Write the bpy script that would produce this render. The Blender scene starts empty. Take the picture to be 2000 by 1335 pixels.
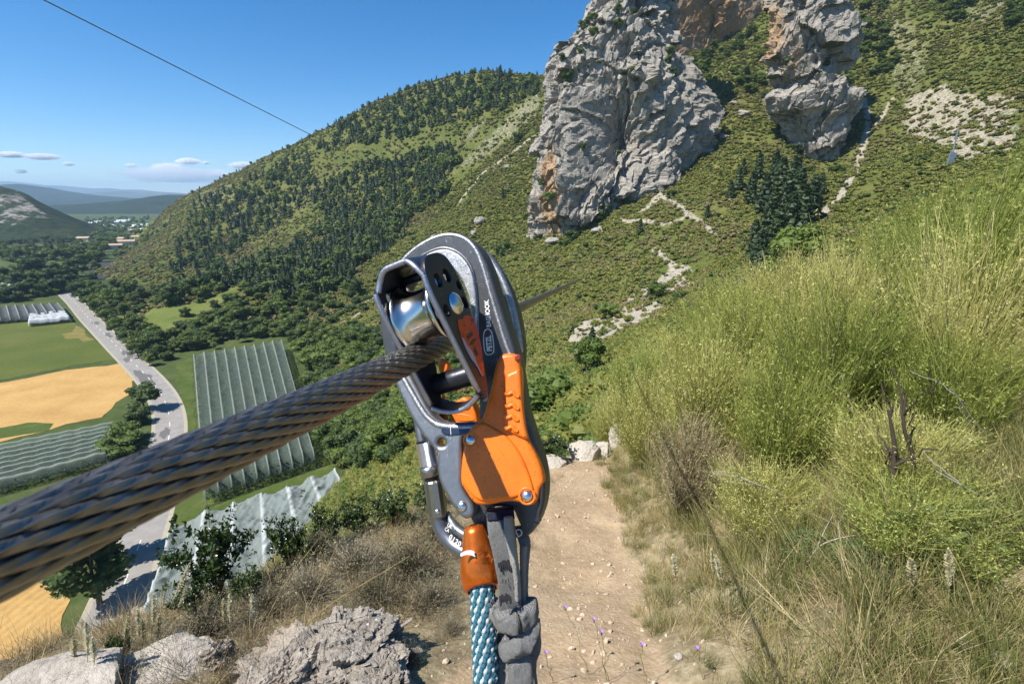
import bpy, math, random
import numpy as np
from mathutils import Vector, Matrix

random.seed(7)
RNG = np.random.default_rng(11)
SC = bpy.context.scene
COL = SC.collection

# ------------------------------------------------------------------ camera
PITCH = math.radians(15.8)
CP, SP = math.cos(PITCH), math.sin(PITCH)
cam_data = bpy.data.cameras.new('camera')
cam = bpy.data.objects.new('camera', cam_data)
COL.objects.link(cam)
cam.location = (0, 0, 0)
cam.rotation_euler = (math.radians(90) - PITCH, 0, 0)
cam_data.sensor_width = 36.0
cam_data.lens = 18.0
cam_data.clip_start = 0.01
cam_data.clip_end = 60000.0
cam_data.dof.use_dof = True
cam_data.dof.focus_distance = 0.62
cam_data.dof.aperture_fstop = 18.0 / 0.46       # aperture of about half a millimetre, a telephone lens
SC.camera = cam

# ------------------------------------------------------------------ world, sun, exposure
SUN_DIR = Vector((-0.50, -0.30, 0.81)).normalized()    # towards the sun
world = bpy.data.worlds.new('World')
SC.world = world
world.use_nodes = True
nt = world.node_tree
nt.nodes.clear()
w_out = nt.nodes.new('ShaderNodeOutputWorld')
w_bg = nt.nodes.new('ShaderNodeBackground')
w_sky = nt.nodes.new('ShaderNodeTexSky')
w_sky.sky_type = 'NISHITA'
w_sky.sun_disc = False
w_sky.sun_elevation = math.asin(SUN_DIR.z)
w_sky.sun_rotation = math.atan2(SUN_DIR.x, SUN_DIR.y)
w_sky.altitude = 1800
w_sky.air_density = 1.0
w_sky.dust_density = 0.0
w_sky.ozone_density = 3.5
w_bg.inputs['Strength'].default_value = 0.105
w_hs = nt.nodes.new('ShaderNodeHueSaturation')
w_hs.inputs['Saturation'].default_value = 1.34
nt.links.new(w_sky.outputs[0], w_hs.inputs['Color'])
nt.links.new(w_hs.outputs[0], w_bg.inputs[0])
nt.links.new(w_bg.outputs[0], w_out.inputs[0])

sun_data = bpy.data.lights.new('sun', 'SUN')
sun_data.energy = 5.0
sun_data.angle = math.radians(0.53)
sun_data.color = (1.0, 0.955, 0.88)
sun = bpy.data.objects.new('sun', sun_data)
COL.objects.link(sun)
sun.rotation_euler = SUN_DIR.to_track_quat('Z', 'Y').to_euler()
sun.location = (-40, -10, 70)

SC.view_settings.view_transform = 'Standard'
SC.view_settings.look = 'None'
SC.view_settings.gamma = 1.0
SC.view_settings.exposure = 0.60
SC.view_settings.use_curve_mapping = False
SC.cycles.max_bounces = 5
SC.cycles.diffuse_bounces = 2
SC.cycles.glossy_bounces = 2
SC.cycles.transmission_bounces = 3
SC.cycles.transparent_max_bounces = 12
SC.cycles.volume_bounces = 7
SC.cycles.use_denoising = True
# ------------------------------------------------------------------ helpers
def ray(px, py):
    """direction through a pixel of the 2000 x 1335 photograph, camera at the origin (depth 1)"""
    dx = (px - 1000.0) / 1000.0
    v = (py - 667.5) / 1000.0
    return np.array((dx, CP - v * SP, -SP - v * CP))
def at_t(px, py, t): return ray(px, py) * t
def at_y(px, py, y): d = ray(px, py); return d * (y / d[1])
def at_z(px, py, z): d = ray(px, py); return d * (z / d[2])
def project(P):
    P = np.asarray(P, float)
    dep = P[..., 1] * CP - P[..., 2] * SP
    up = P[..., 1] * SP + P[..., 2] * CP
    d = np.where(dep > 1e-3, dep, 1e-3)
    return 1000 + 1000 * P[..., 0] / d, 667.5 - 1000 * up / d, dep

def _h(i, j, k, s):
    i = i.astype(np.int64); j = j.astype(np.int64); k = k.astype(np.int64)
    n = (i * 374761393 + j * 668265263 + k * 2147483647 + s * 974711) & 0xffffffff
    n = ((n ^ (n >> 13)) * 1274126177) & 0xffffffff
    n = ((n ^ (n >> 16)) * 2246822519) & 0xffffffff
    return ((n ^ (n >> 15)) & 0xffffff) / float(0xffffff)
def noise3(x, y, z, s=0):
    x, y, z = np.broadcast_arrays(np.asarray(x, float), np.asarray(y, float), np.asarray(z, float))
    xi, yi, zi = np.floor(x), np.floor(y), np.floor(z)
    f = [(x - xi), (y - yi), (z - zi)]
    f = [t * t * t * (t * (t * 6 - 15) + 10) for t in f]
    r = 0
    for a in (0, 1):
        for b in (0, 1):
            for c in (0, 1):
                w = (f[0] if a else 1 - f[0]) * (f[1] if b else 1 - f[1]) * (f[2] if c else 1 - f[2])
                r = r + w * _h(xi + a, yi + b, zi + c, s)
    return r * 2 - 1
def fbm(x, y, z=0.0, o=4, s=0, g=0.5):
    a, r, t = 1.0, 0, 0
    for i in range(o):
        r = r + a * noise3(np.asarray(x) * 2 ** i + 17.3 * i, np.asarray(y) * 2 ** i, np.asarray(z) * 2 ** i, s + i)
        t += a; a *= g
    return r / t
def ridged(x, y, z=0.0, o=4, s=0):
    a, r, t = 1.0, 0, 0
    for i in range(o):
        r = r + a * (1 - 2 * np.abs(noise3(np.asarray(x) * 2 ** i + 9.1 * i, np.asarray(y) * 2 ** i, np.asarray(z) * 2 ** i, s + i)))
        t += a; a *= 0.5
    return r / t
def facets(x, y, z, s=0):
    """blocky rock: every cell of a jittered lattice is a tilted plane with its own offset"""
    x, y, z = np.broadcast_arrays(np.asarray(x, float), np.asarray(y, float), np.asarray(z, float))
    xi, yi, zi = np.floor(x), np.floor(y), np.floor(z); best = np.full(x.shape, 1e9); val = np.zeros(x.shape)
    for a in (-1, 0, 1):
        for b in (-1, 0, 1):
            for c in (-1, 0, 1):
                i, j, k = xi + a, yi + b, zi + c
                dx, dy, dz = x - i - _h(i, j, k, s), y - j - _h(i, j, k, s + 1), z - k - _h(i, j, k, s + 2)
                d = dx * dx + dy * dy + dz * dz
                v = (_h(i, j, k, s + 3) - .5) * 1.3 + dx * (_h(i, j, k, s + 4) - .5) * 2.4 + dy * (_h(i, j, k, s + 5) - .5) * 2.4 + dz * (_h(i, j, k, s + 6) - .5) * 2.4
                up = d < best; best = np.where(up, d, best); val = np.where(up, v, val)
    return val
def sstep(a, b, x):
    t = np.clip((np.asarray(x, float) - a) / (b - a), 0, 1)
    return t * t * (3 - 2 * t)

class Geo:
    """collects vertices and faces, built as ONE mesh object"""
    def __init__(s): s.v = []; s.f = {}; s.n = 0; s.m = {}
    def add(s, V, F, mi=0):
        V = np.asarray(V, float).reshape(-1, 3); F = np.asarray(F, int)
        if len(V) == 0 or len(F) == 0: return
        s.v.append(V)
        s.f.setdefault(F.shape[1], []).append(F + s.n)
        s.m.setdefault(F.shape[1], []).append(np.full(len(F), mi))
        s.n += len(V)
    def polys(s, Q, mi=0):
        Q = np.asarray(Q, float); n, k = Q.shape[:2]
        s.add(Q.reshape(-1, 3), np.arange(n * k).reshape(n, k), mi)
    def grid(s, G, mi=0, closed_u=False, closed_v=False):
        G = np.asarray(G, float); nu, nv = G.shape[:2]
        idx = np.arange(nu * nv).reshape(nu, nv)
        if closed_u: idx = np.concatenate([idx, idx[:1]], 0)
        if closed_v: idx = np.concatenate([idx, idx[:, :1]], 1)
        F = np.stack([idx[:-1, :-1], idx[1:, :-1], idx[1:, 1:], idx[:-1, 1:]], -1).reshape(-1, 4)
        s.add(G.reshape(-1, 3), F, mi)
    def box(s, c, h, mi=0, M=None):
        c = np.asarray(c, float); h = np.asarray(h, float)
        k = np.array([(x, y, z) for x in (-1, 1) for y in (-1, 1) for z in (-1, 1)], float) * h
        if M is not None: k = k @ np.asarray(M).T
        s.add(k + c, [(0, 1, 3, 2), (4, 6, 7, 5), (0, 4, 5, 1), (2, 3, 7, 6), (0, 2, 6, 4), (1, 5, 7, 3)], mi)
    def tube(s, P, R, sides=6, mi=0, caps=True, flat=1.0, up=None):
        P = np.asarray(P, float); n = len(P)
        R = np.broadcast_to(np.asarray(R, float), (n,))
        T = np.gradient(P, axis=0); T /= np.maximum(np.linalg.norm(T, axis=1, keepdims=True), 1e-9)
        if up is None:
            up = np.array((0, 0, 1.0)) if abs(T[:, 2]).mean() < 0.8 else np.array((1.0, 0, 0))
        A = np.cross(T, up); A /= np.maximum(np.linalg.norm(A, axis=1, keepdims=True), 1e-9)
        B = np.cross(A, T)
        th = np.linspace(0, 2 * np.pi, sides, endpoint=False)
        G = P[:, None] + R[:, None, None] * (np.cos(th)[None, :, None] * A[:, None] + flat * np.sin(th)[None, :, None] * B[:, None])
        s.grid(G, mi, closed_v=True)
        if caps:
            s.add(G[0], [list(range(sides))], mi); s.add(G[-1], [list(range(sides))[::-1]], mi)
    def lathe(s, prof, c, axis, sides=48, mi=0, closed=False):
        """prof: (radius, height along axis) pairs"""
        axis = np.asarray(axis, float); axis = axis / np.linalg.norm(axis)
        u = np.cross(axis, (0, 0, 1.0) if abs(axis[2]) < 0.9 else (1.0, 0, 0)); u /= np.linalg.norm(u)
        w = np.cross(axis, u)
        th = np.linspace(0, 2 * np.pi, sides, endpoint=False)
        prof = np.asarray(prof, float)
        G = np.asarray(c, float) + prof[:, None, 1:2] * axis + prof[:, None, 0:1] * (np.cos(th)[None, :, None] * u + np.sin(th)[None, :, None] * w)
        s.grid(G, mi, closed_u=closed, closed_v=True)
    def mesh(s, name, smooth=False):
        V = np.concatenate(s.v) if s.v else np.zeros((0, 3))
        me = bpy.data.meshes.new(name)
        sizes, loops, mats = [], [], []
        for k in sorted(s.f):
            F = np.concatenate(s.f[k]); sizes.append(np.full(len(F), k)); loops.append(F.reshape(-1)); mats.append(np.concatenate(s.m[k]))
        sizes = np.concatenate(sizes); loops = np.concatenate(loops); mats = np.concatenate(mats)
        me.vertices.add(len(V)); me.vertices.foreach_set('co', V.astype(np.float32).reshape(-1))
        me.loops.add(len(loops)); me.loops.foreach_set('vertex_index', loops.astype(np.int32))
        me.polygons.add(len(sizes))
        st = np.concatenate([[0], np.cumsum(sizes)[:-1]]).astype(np.int32)
        me.polygons.foreach_set('loop_start', st)
        me.polygons.foreach_set('loop_total', sizes.astype(np.int32))
        me.polygons.foreach_set('material_index', mats.astype(np.int32))
        me.polygons.foreach_set('use_smooth', np.full(len(sizes), smooth))
        me.update(calc_edges=True); me.validate()
        return me
    def build(s, name, mat, parent=None, smooth=False):
        me = s.mesh(name, smooth)
        for m in (mat if isinstance(mat, (list, tuple)) else [mat]): me.materials.append(m)
        return link(name, me, parent)

def link(name, data, parent=None):
    o = bpy.data.objects.new(name, data); COL.objects.link(o)
    if parent is not None: o.parent = parent
    return o
def empty(name, loc=(0, 0, 0), rz=0.0):
    o = bpy.data.objects.new(name, None); COL.objects.link(o)
    o.empty_display_size = 0.1
    o.location = loc; o.rotation_euler = (0, 0, rz)
    return o
def tag(o, label=None, cat=None, group=None, kind=None):
    if label: o['label'] = label
    if cat: o['category'] = cat
    if group: o['group'] = group
    if kind: o['kind'] = kind
    return o
def copy_tree(o, parent=None):
    c = o.copy(); COL.objects.link(c)
    if parent is not None: c.parent = parent
    for ch in o.children: copy_tree(ch, c)
    return c
def attr(me, name, arr):
    a = me.attributes.new(name, 'FLOAT', 'POINT'); a.data.foreach_set('value', np.asarray(arr, np.float32).reshape(-1))

# ------------------------------------------------------------------ material helpers
class Mat:
    def __init__(s, name):
        s.m = bpy.data.materials.new(name); s.m.use_nodes = True
        s.t = s.m.node_tree; s.t.nodes.clear()
        s.out = s.t.nodes.new('ShaderNodeOutputMaterial')
    def n(s, ty, **kw):
        nd = s.t.nodes.new(ty)
        for k, v in kw.items(): setattr(nd, k, v)
        return nd
    def l(s, a, b): s.t.links.new(a, b)
    def val(s, sock, v):
        if hasattr(v, 'node'): s.l(v, sock)
        else:
            if isinstance(v, (tuple, list)) and len(v) == 3 and sock.type == 'RGBA': v = (*v, 1)
            sock.default_value = v
    def coord(s, which='Object'):
        return s.n('ShaderNodeTexCoord').outputs[which]
    def pos(s): return s.n('ShaderNodeNewGeometry').outputs['Position']
    def mapping(s, vec, scale=(1, 1, 1), rot=(0, 0, 0), loc=(0, 0, 0)):
        nd = s.n('ShaderNodeMapping'); s.l(vec, nd.inputs[0])
        nd.inputs['Location'].default_value = loc; nd.inputs['Rotation'].default_value = rot; nd.inputs['Scale'].default_value = scale
        return nd.outputs[0]
    def noise(s, vec, scale, detail=4, rough=0.55, dist=0.0):
        nd = s.n('ShaderNodeTexNoise'); s.l(vec, nd.inputs['Vector'])
        nd.inputs['Scale'].default_value = scale; nd.inputs['Detail'].default_value = detail
        nd.inputs['Roughness'].default_value = rough; nd.inputs['Distortion'].default_value = dist
        return nd.outputs['Fac']
    def voronoi(s, vec, scale, feature='F1', out='Distance'):
        nd = s.n('ShaderNodeTexVoronoi', feature=feature); s.l(vec, nd.inputs['Vector'])
        nd.inputs['Scale'].default_value = scale
        return nd.outputs[out]
    def ramp(s, fac, stops, interp='LINEAR'):
        nd = s.n('ShaderNodeValToRGB'); s.val(nd.inputs[0], fac)
        cr = nd.color_ramp; cr.interpolation = interp
        while len(cr.elements) < len(stops): cr.elements.new(0.5)
        for e, (p, c) in zip(cr.elements, stops):
            e.position = p; e.color = (*c, 1) if isinstance(c, (tuple, list)) else (c, c, c, 1)
        return nd.outputs[0]
    def mix(s, f, a, b, mode='MIX'):
        nd = s.n('ShaderNodeMix', data_type='RGBA', blend_type=mode)
        s.val(nd.inputs['Factor'], f); s.val(nd.inputs['A'], a); s.val(nd.inputs['B'], b)
        return nd.outputs['Result']
    def math(s, op, a, b=0.0):
        nd = s.n('ShaderNodeMath', operation=op); s.val(nd.inputs[0], a); s.val(nd.inputs[1], b)
        return nd.outputs[0]
    def attr(s, name): return s.n('ShaderNodeAttribute', attribute_name=name).outputs['Fac']
    def rand(s): return s.n('ShaderNodeObjectInfo').outputs['Random']
    def bump(s, h, strength=0.5, dist=0.1, normal=None):
        nd = s.n('ShaderNodeBump'); s.val(nd.inputs['Height'], h)
        nd.inputs['Strength'].default_value = strength; nd.inputs['Distance'].default_value = dist
        if normal is not None: s.l(normal, nd.inputs['Normal'])
        return nd.outputs[0]
    def bsdf(s, color, rough=0.7, metal=0.0, normal=None, spec=0.5, **kw):
        nd = s.n('ShaderNodeBsdfPrincipled')
        s.val(nd.inputs['Base Color'], color); s.val(nd.inputs['Roughness'], rough); s.val(nd.inputs['Metallic'], metal)
        nd.inputs['Specular IOR Level'].default_value = spec
        if normal is not None: s.l(normal, nd.inputs['Normal'])
        for k, v in kw.items(): s.val(nd.inputs[k], v)
        return nd.outputs[0]
    def done(s, sh): s.l(sh, s.out.inputs[0]); return s.m

def leaf_mat(name, c1, c2, rough=0.55, trans=0.25, spec=0.35, nscale=0.6):
    m = Mat(name)
    f = m.math('ADD', m.math('MULTIPLY', m.rand(), 0.55), m.math('MULTIPLY', m.noise(m.pos(), nscale, 2), 0.55))
    f = m.math('SUBTRACT', f, 0.05)
    col = m.mix(f, c1, c2)
    b = m.bsdf(col, rough, spec=spec)
    tr = m.n('ShaderNodeBsdfTranslucent'); m.val(tr.inputs[0], m.mix(1.0, col, (1.0, 1.0, 0.6), 'MULTIPLY'))
    mx = m.n('ShaderNodeMixShader'); mx.inputs[0].default_value = trans
    m.l(b, mx.inputs[1]); m.l(tr.outputs[0], mx.inputs[2])
    return m.done(mx.outputs[0])
def plain_mat(name, c, rough=0.7, metal=0.0, var=0.25, scale=8.0, spec=0.5, bump=0.0):
    m = Mat(name)
    f = m.noise(m.coord(), scale, 4)
    col = m.mix(f, tuple(x * (1 - var) for x in c), tuple(min(1, x * (1 + var)) for x in c))
    nrm = m.bump(m.noise(m.coord(), scale * 3, 5), bump, 0.02) if bump else None
    return m.done(m.bsdf(col, rough, metal, nrm, spec))

# ------------------------------------------------------------------ scatter of uncountable stuff
def scatter(name, protos, P, rot, scl, label, cat=None, idx=None):
    """one stuff object whose points carry instances of the given prototype meshes"""
    P = np.asarray(P, float); n = len(P)
    pc = bpy.data.collections.new(name + '_kinds')
    for i, me in enumerate(protos):
        pc.objects.link(bpy.data.objects.new('%s_kind_%02d' % (name, i), me))
    me = bpy.data.meshes.new(name); me.vertices.add(n); me.vertices.foreach_set('co', P.astype(np.float32).reshape(-1))
    a = me.attributes.new('rot', 'FLOAT_VECTOR', 'POINT'); a.data.foreach_set('vector', np.asarray(rot, np.float32).reshape(-1))
    a = me.attributes.new('scl', 'FLOAT_VECTOR', 'POINT'); a.data.foreach_set('vector', np.asarray(scl, np.float32).reshape(-1))
    a = me.attributes.new('idx', 'INT', 'POINT')
    if idx is None: idx = RNG.integers(0, len(protos), n)
    a.data.foreach_set('value', np.asarray(idx, np.int32))
    o = link(name, me)
    for m in protos[0].materials: me.materials.append(m)
    g = bpy.data.node_groups.new(name, 'GeometryNodeTree')
    g.interface.new_socket('Geometry', in_out='INPUT', socket_type='NodeSocketGeometry')
    g.interface.new_socket('Geometry', in_out='OUTPUT', socket_type='NodeSocketGeometry')
    N, L = g.nodes, g.links
    gi, go = N.new('NodeGroupInput'), N.new('NodeGroupOutput')
    ci = N.new('GeometryNodeCollectionInfo'); ci.inputs['Collection'].default_value = pc
    ci.inputs['Separate Children'].default_value = True; ci.inputs['Reset Children'].default_value = True
    ip = N.new('GeometryNodeInstanceOnPoints'); ip.inputs['Pick Instance'].default_value = True
    def na(nm, ty):
        x = N.new('GeometryNodeInputNamedAttribute'); x.data_type = ty; x.inputs['Name'].default_value = nm
        return x.outputs['Attribute']
    er = N.new('FunctionNodeEulerToRotation'); L.new(na('rot', 'FLOAT_VECTOR'), er.inputs[0])
    L.new(gi.outputs[0], ip.inputs['Points']); L.new(ci.outputs[0], ip.inputs['Instance'])
    L.new(na('idx', 'INT'), ip.inputs['Instance Index']); L.new(er.outputs[0], ip.inputs['Rotation'])
    L.new(na('scl', 'FLOAT_VECTOR'), ip.inputs['Scale']); L.new(ip.outputs[0], go.inputs[0])
    md = o.modifiers.new('scatter', 'NODES'); md.node_group = g
    tag(o, label, cat, kind='stuff')
    return o
def smooth_line(P, n):
    P = np.asarray(P, float); d = np.r_[0, np.cumsum(np.linalg.norm(np.diff(P, axis=0), axis=1))]
    t = np.linspace(0, d[-1], n)
    Q = np.stack([np.interp(t, d, P[:, k]) for k in range(P.shape[1])], -1)
    for _ in range(max(2, n // 14)):
        Q[1:-1] = (Q[:-2] + 2 * Q[1:-1] + Q[2:]) / 4
    return Q
def strips(g, S, D, L, W, rng, seg=3, bend=.25, droop=0.0, mi=0, side=None, taper=.15):
    """thin curved blades: starts S, directions D, lengths L, widths W"""
    n = len(S); D = D / np.linalg.norm(D, axis=1, keepdims=True)
    B = rng.normal(size=(n, 3)); B -= (B * D).sum(1, keepdims=True) * D; B /= np.linalg.norm(B, axis=1, keepdims=True)
    A = np.cross(D, B)
    bend = bend * rng.uniform(.3, 1.0, n)
    pts = []
    for k in range(seg + 1):
        f = k / seg
        P = S + D * (L * f)[:, None] + B * (L * bend * f * f)[:, None]
        P[:, 2] -= droop * L * f * f
        pts.append(P)
    pts = np.stack(pts, 1)
    wf = np.linspace(1, taper, seg + 1)
    off = A[:, None] * (W[:, None] * wf[None])[..., None] * .5
    G = np.stack([pts - off, pts + off], 2)              # n, seg+1, 2, 3
    base = (np.arange(n) * (seg + 1) * 2)[:, None]
    F = np.concatenate([base + np.array([[2 * k, 2 * k + 1, 2 * k + 3, 2 * k + 2]]) for k in range(seg)], 0)
    g.add(G.reshape(-1, 3), F, mi)
    return pts
# ================================================================== THE LARGE STRUCTURE
VALLEY = -50.0
# ---- control points of the mountainside: pixel and distance, or a pixel on the valley floor, or a plain point
_cp = []
def C(px, py, y): _cp.append(at_y(px, py, y))
for px, py in ((300, 458), (240, 500), (185, 545), (215, 590), (290, 680), (345, 672), (420, 655), (560, 640), (600, 690), (622, 740), (655, 830), (690, 905)):
    _cp.append(at_z(px, py, VALLEY - 0.6))
_ridge = [(335, 408, 660), (372, 378, 640), (408, 364, 625), (465, 340, 600), (540, 302, 570), (615, 262, 540), (720, 207, 510), (790, 178, 500), (850, 157, 490), (960, 141, 470), (1060, 148, 450), (1180, 120, 440), (1330, 60, 430)]
for p in _ridge:
    C(*p)
    q = at_y(*p); _cp.append(np.array((q[0] * 1.2, q[1] + 110, q[2] - 55)))
for p in ((280, 478, 545), (350, 480, 410), (460, 556, 232), (380, 600, 205), (500, 450, 440), (620, 400, 430), (600, 520, 290), (700, 450, 350), (800, 300, 420),
          (900, 400, 320), (930, 250, 400), (700, 560, 240), (800, 480, 270), (850, 560, 215), (1000, 520, 195), (980, 400, 270), (1040, 330, 290), (1050, 230, 350),
          (1070, 484, 212), (1130, 425, 226), (1160, 400, 236), (1280, 305, 254), (1390, 235, 268),
          (1340, 160, 305), (1430, 80, 345), (1400, 130, 315), (1480, 100, 318), (1490, 20, 352), (1450, 200, 270),
          (1512, 235, 246), (1575, 315, 220), (1610, 335, 213), (1640, 250, 243), (1690, 175, 262), (1685, 60, 296), (1700, 0, 315),
          (1990, 20, 235), (1850, 150, 225), (1990, 270, 140), (1800, 290, 175), (1750, 380, 135), (1650, 420, 140), (1500, 330, 200), (1500, 450, 145),
          (1990, 330, 60), (1800, 430, 62), (1580, 560, 60), (1460, 560, 85), (1300, 450, 178), (1250, 600, 108), (1350, 560, 115), (1340, 510, 140),
          (1150, 680, 84), (1000, 640, 125), (1000, 720, 92), (850, 700, 112), (700, 700, 135), (700, 640, 170), (1190, 770, 42), (1000, 850, 42), (800, 850, 62), (720, 900, 66),
          (1240, 720, 27), (1400, 620, 36)):
    C(*p)
for p in ((3.6, 15, -7.5), (-6, 12, -17), (-10, 4, -26), (-14, -10, -30), (-30, 10, -49), (-45, 60, -51.5), (-60, 90, -52), (12, 12, -4.6), (30, 20, 0), (60, 10, 12), (0, 0, -8), (10, -5, -2),
          (300, 250, 110), (330, 60, 90), (150, -10, 45), (320, 420, 120), (250, 520, 70), (-150, 120, -55), (-300, 240, -56), (-450, 600, -57), (-560, 700, -58), (-500, 760, -58), (-250, 750, -30)):
    _cp.append(np.array(p, float))
for px, py, z in ((125, 575, -55), (60, 640, -56), (180, 650, -55), (90, 715, -56), (0, 600, -57), (240, 710, -54.5), (60, 560, -57), (100, 535, -57), (325, 770, -54), (330, 860, -54), (-150, 640, -58), (480, 800, -52.5), (420, 720, -52),
                  (560, 960, -52.5), (600, 905, -51.6), (480, 1050, -53.5), (330, 1150, -55), (540, 700, -51.3), (570, 820, -51.8), (200, 1200, -56), (150, 500, -57), (60, 480, -57), (210, 470, -57), (660, 960, -51.2), (240, 455, -57)):
    _cp.append(at_z(px, py, VALLEY) * (1, 1, 0) + (0, 0, z))
_cp = np.array(_cp)
def _tps(r2): return np.where(r2 > 1e-12, r2 * np.log(np.maximum(r2, 1e-12)), 0.0)
_S = 100.0
_A2 = _cp[:, :2] / _S
_K = _tps(((_A2[:, None] - _A2[None]) ** 2).sum(-1)) + np.eye(len(_A2)) * 2e-3
_P1 = np.c_[np.ones(len(_A2)), _A2]
_M = np.block([[_K, _P1], [_P1.T, np.zeros((3, 3))]])
_w = np.linalg.solve(_M, np.r_[_cp[:, 2], 0, 0, 0])
def hill_raw(x, y):
    q = np.stack([np.asarray(x), np.asarray(y)], -1).reshape(-1, 2) / _S
    out = np.empty(len(q))
    for i in range(0, len(q), 20000):
        b = q[i:i + 20000]
        out[i:i + 20000] = _tps(((b[:, None] - _A2[None]) ** 2).sum(-1)) @ _w[:-3] + _w[-3] + b @ _w[-2:]
    return out.reshape(np.shape(x))

GX = np.unique(np.concatenate([np.arange(-620, -120, 5.0), np.arange(-120, 215, 1.35), np.arange(215, 420, 6.0)]))
GY = np.unique(np.concatenate([np.arange(-12, 60, 1.3), np.arange(60, 350, 1.35), np.arange(350, 770, 4.0)]))
_XX, _YY = np.meshgrid(GX, GY, indexing='ij')
_ZZ = hill_raw(_XX, _YY)
_far = sstep(15, 70, np.hypot(_XX, _YY))
_ZZ = _ZZ + _far * (2.2 * fbm(_XX / 32, _YY / 32, 0, 3, 3) + 0.9 * fbm(_XX / 7, _YY / 7, 0, 3, 9))

# ---- the ledge the camera stands on
def pl(xs, pts):
    a = np.array(pts, float); return np.interp(xs, a[:, 0], a[:, 1])
EDGE = np.array([(-3.2, -3.0), (-2.75, 0.6), (-2.35, 1.72), (-1.75, 2.45), (-1.05, 3.5), (-0.25, 4.7), (0.5, 5.75), (1.4, 6.7), (3.0, 8.6), (4.5, 14.0)])
def edge_dist(x, y):
    """metres beyond the brink (positive outside, towards the valley)"""
    best = np.full(np.shape(x), 1e9); sign = np.zeros(np.shape(x))
    for (ax, ay), (bx, by) in zip(EDGE[:-1], EDGE[1:]):
        dx, dy = bx - ax, by - ay; L2 = dx * dx + dy * dy
        t = np.clip(((x - ax) * dx + (y - ay) * dy) / L2, 0, 1)
        d = np.hypot(x - ax - t * dx, y - ay - t * dy)
        s = (dx * (y - ay) - dy * (x - ax))
        up = d < best
        best = np.where(up, d, best); sign = np.where(up, np.sign(s), sign)
    return best * sign
def path_x(y): return pl(y, [(-3, 0.05), (0, .10), (1.4, .14), (2.33, .37), (4.87, .70), (6, .85), (9, 1.6)])
def path_w(y): return pl(y, [(0, .46), (1.4, .37), (2.3, .34), (4.9, .36), (7, .34)])
def ledge_raw(x, y):
    zp = pl(y, [(-3, -1.5), (0, -1.52), (1.4, -1.6), (2.33, -1.98), (4.87, -2.6), (5.6, -2.95), (8, -4.4), (16, -8)])
    zr = pl(y, [(-3, -1.35), (1.4, -1.5), (4.87, -2.25), (8, -2.75), (16, -4.2), (30, -6)])
    u = x - path_x(y) - path_w(y)
    z = zp + (zr - zp) * sstep(-0.1, 1.6, u) + 0.27 * np.clip(u, 0, 14)
    ul = path_x(y) - path_w(y) - x
    z = z - 0.06 * np.clip(ul, 0, 6)
    e = edge_dist(x, y)
    ep = np.clip(e, 0, 20)
    z = z - 1.55 * ep * sstep(0, 0.35, ep) - 0.25 * sstep(-0.3, 0.1, e) * (u < 0)
    onpath = 1 - sstep(0.70, 1.2, np.abs(x - path_x(y)) / path_w(y) + .30 * noise3(x * 2.1, y * 2.1, 4.0, 91) + .12 * noise3(x * 7, y * 7, 4.0, 92))
    z = z + (1 - 0.75 * onpath) * (0.10 * fbm(x * 1.1, y * 1.1, 0, 3, 5) + 0.035 * fbm(x * 5, y * 5, 0, 3, 6)) - 0.05 * onpath + (0.05 * fbm(x * 2.6, y * 2.6, 0.3, 3, 8) + .012 * fbm(x * 14, y * 14, 0.3, 2, 18)) * onpath
    return z, onpath
def grid_bilin(gx, gy, Z, x, y):
    x = np.clip(x, gx[0], gx[-1] - 1e-6); y = np.clip(y, gy[0], gy[-1] - 1e-6)
    i = np.clip(np.searchsorted(gx, x, 'right') - 1, 0, len(gx) - 2); j = np.clip(np.searchsorted(gy, y, 'right') - 1, 0, len(gy) - 2)
    u = (x - gx[i]) / (gx[i + 1] - gx[i]); v = (y - gy[j]) / (gy[j + 1] - gy[j])
    return Z[i, j] * (1 - u) * (1 - v) + Z[i + 1, j] * u * (1 - v) + Z[i, j + 1] * (1 - u) * v + Z[i + 1, j + 1] * u * v
def hill(x, y): return grid_bilin(GX, GY, _ZZ, np.asarray(x, float), np.asarray(y, float))
def ledge(x, y):
    x = np.asarray(x, float); y = np.asarray(y, float)
    z, op = ledge_raw(x, y)
    w = np.maximum(sstep(8, 15, y), sstep(8, 15, x)); w = np.maximum(w, sstep(3.2, 5.2, edge_dist(x, y)))
    return z * (1 - w) + hill(x, y) * w
def ledge_z(x, y): return float(ledge(np.array([x]), np.array([y]))[0])

# hillside sinks under the ledge mesh
_in = (1 - sstep(12.5, 14.5, _XX)) * (1 - sstep(12.5, 14.5, _YY)) * sstep(-7.5, -5.5, _XX) * sstep(-14, -12, _YY)
_ZH = _ZZ - 3.0 * _in

def hit(px, py, t0=12.0, t1=1500.0, n=1500):
    d = ray(px, py); t = np.geomspace(t0, t1, n); P = d[None] * t[:, None]
    g = np.maximum(hill(P[:, 0], P[:, 1]), VALLEY)
    k = np.argmax(P[:, 2] < g)
    if P[k, 2] >= g[k]: return None
    return np.array((P[k, 0], P[k, 1], g[k]))

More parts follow.
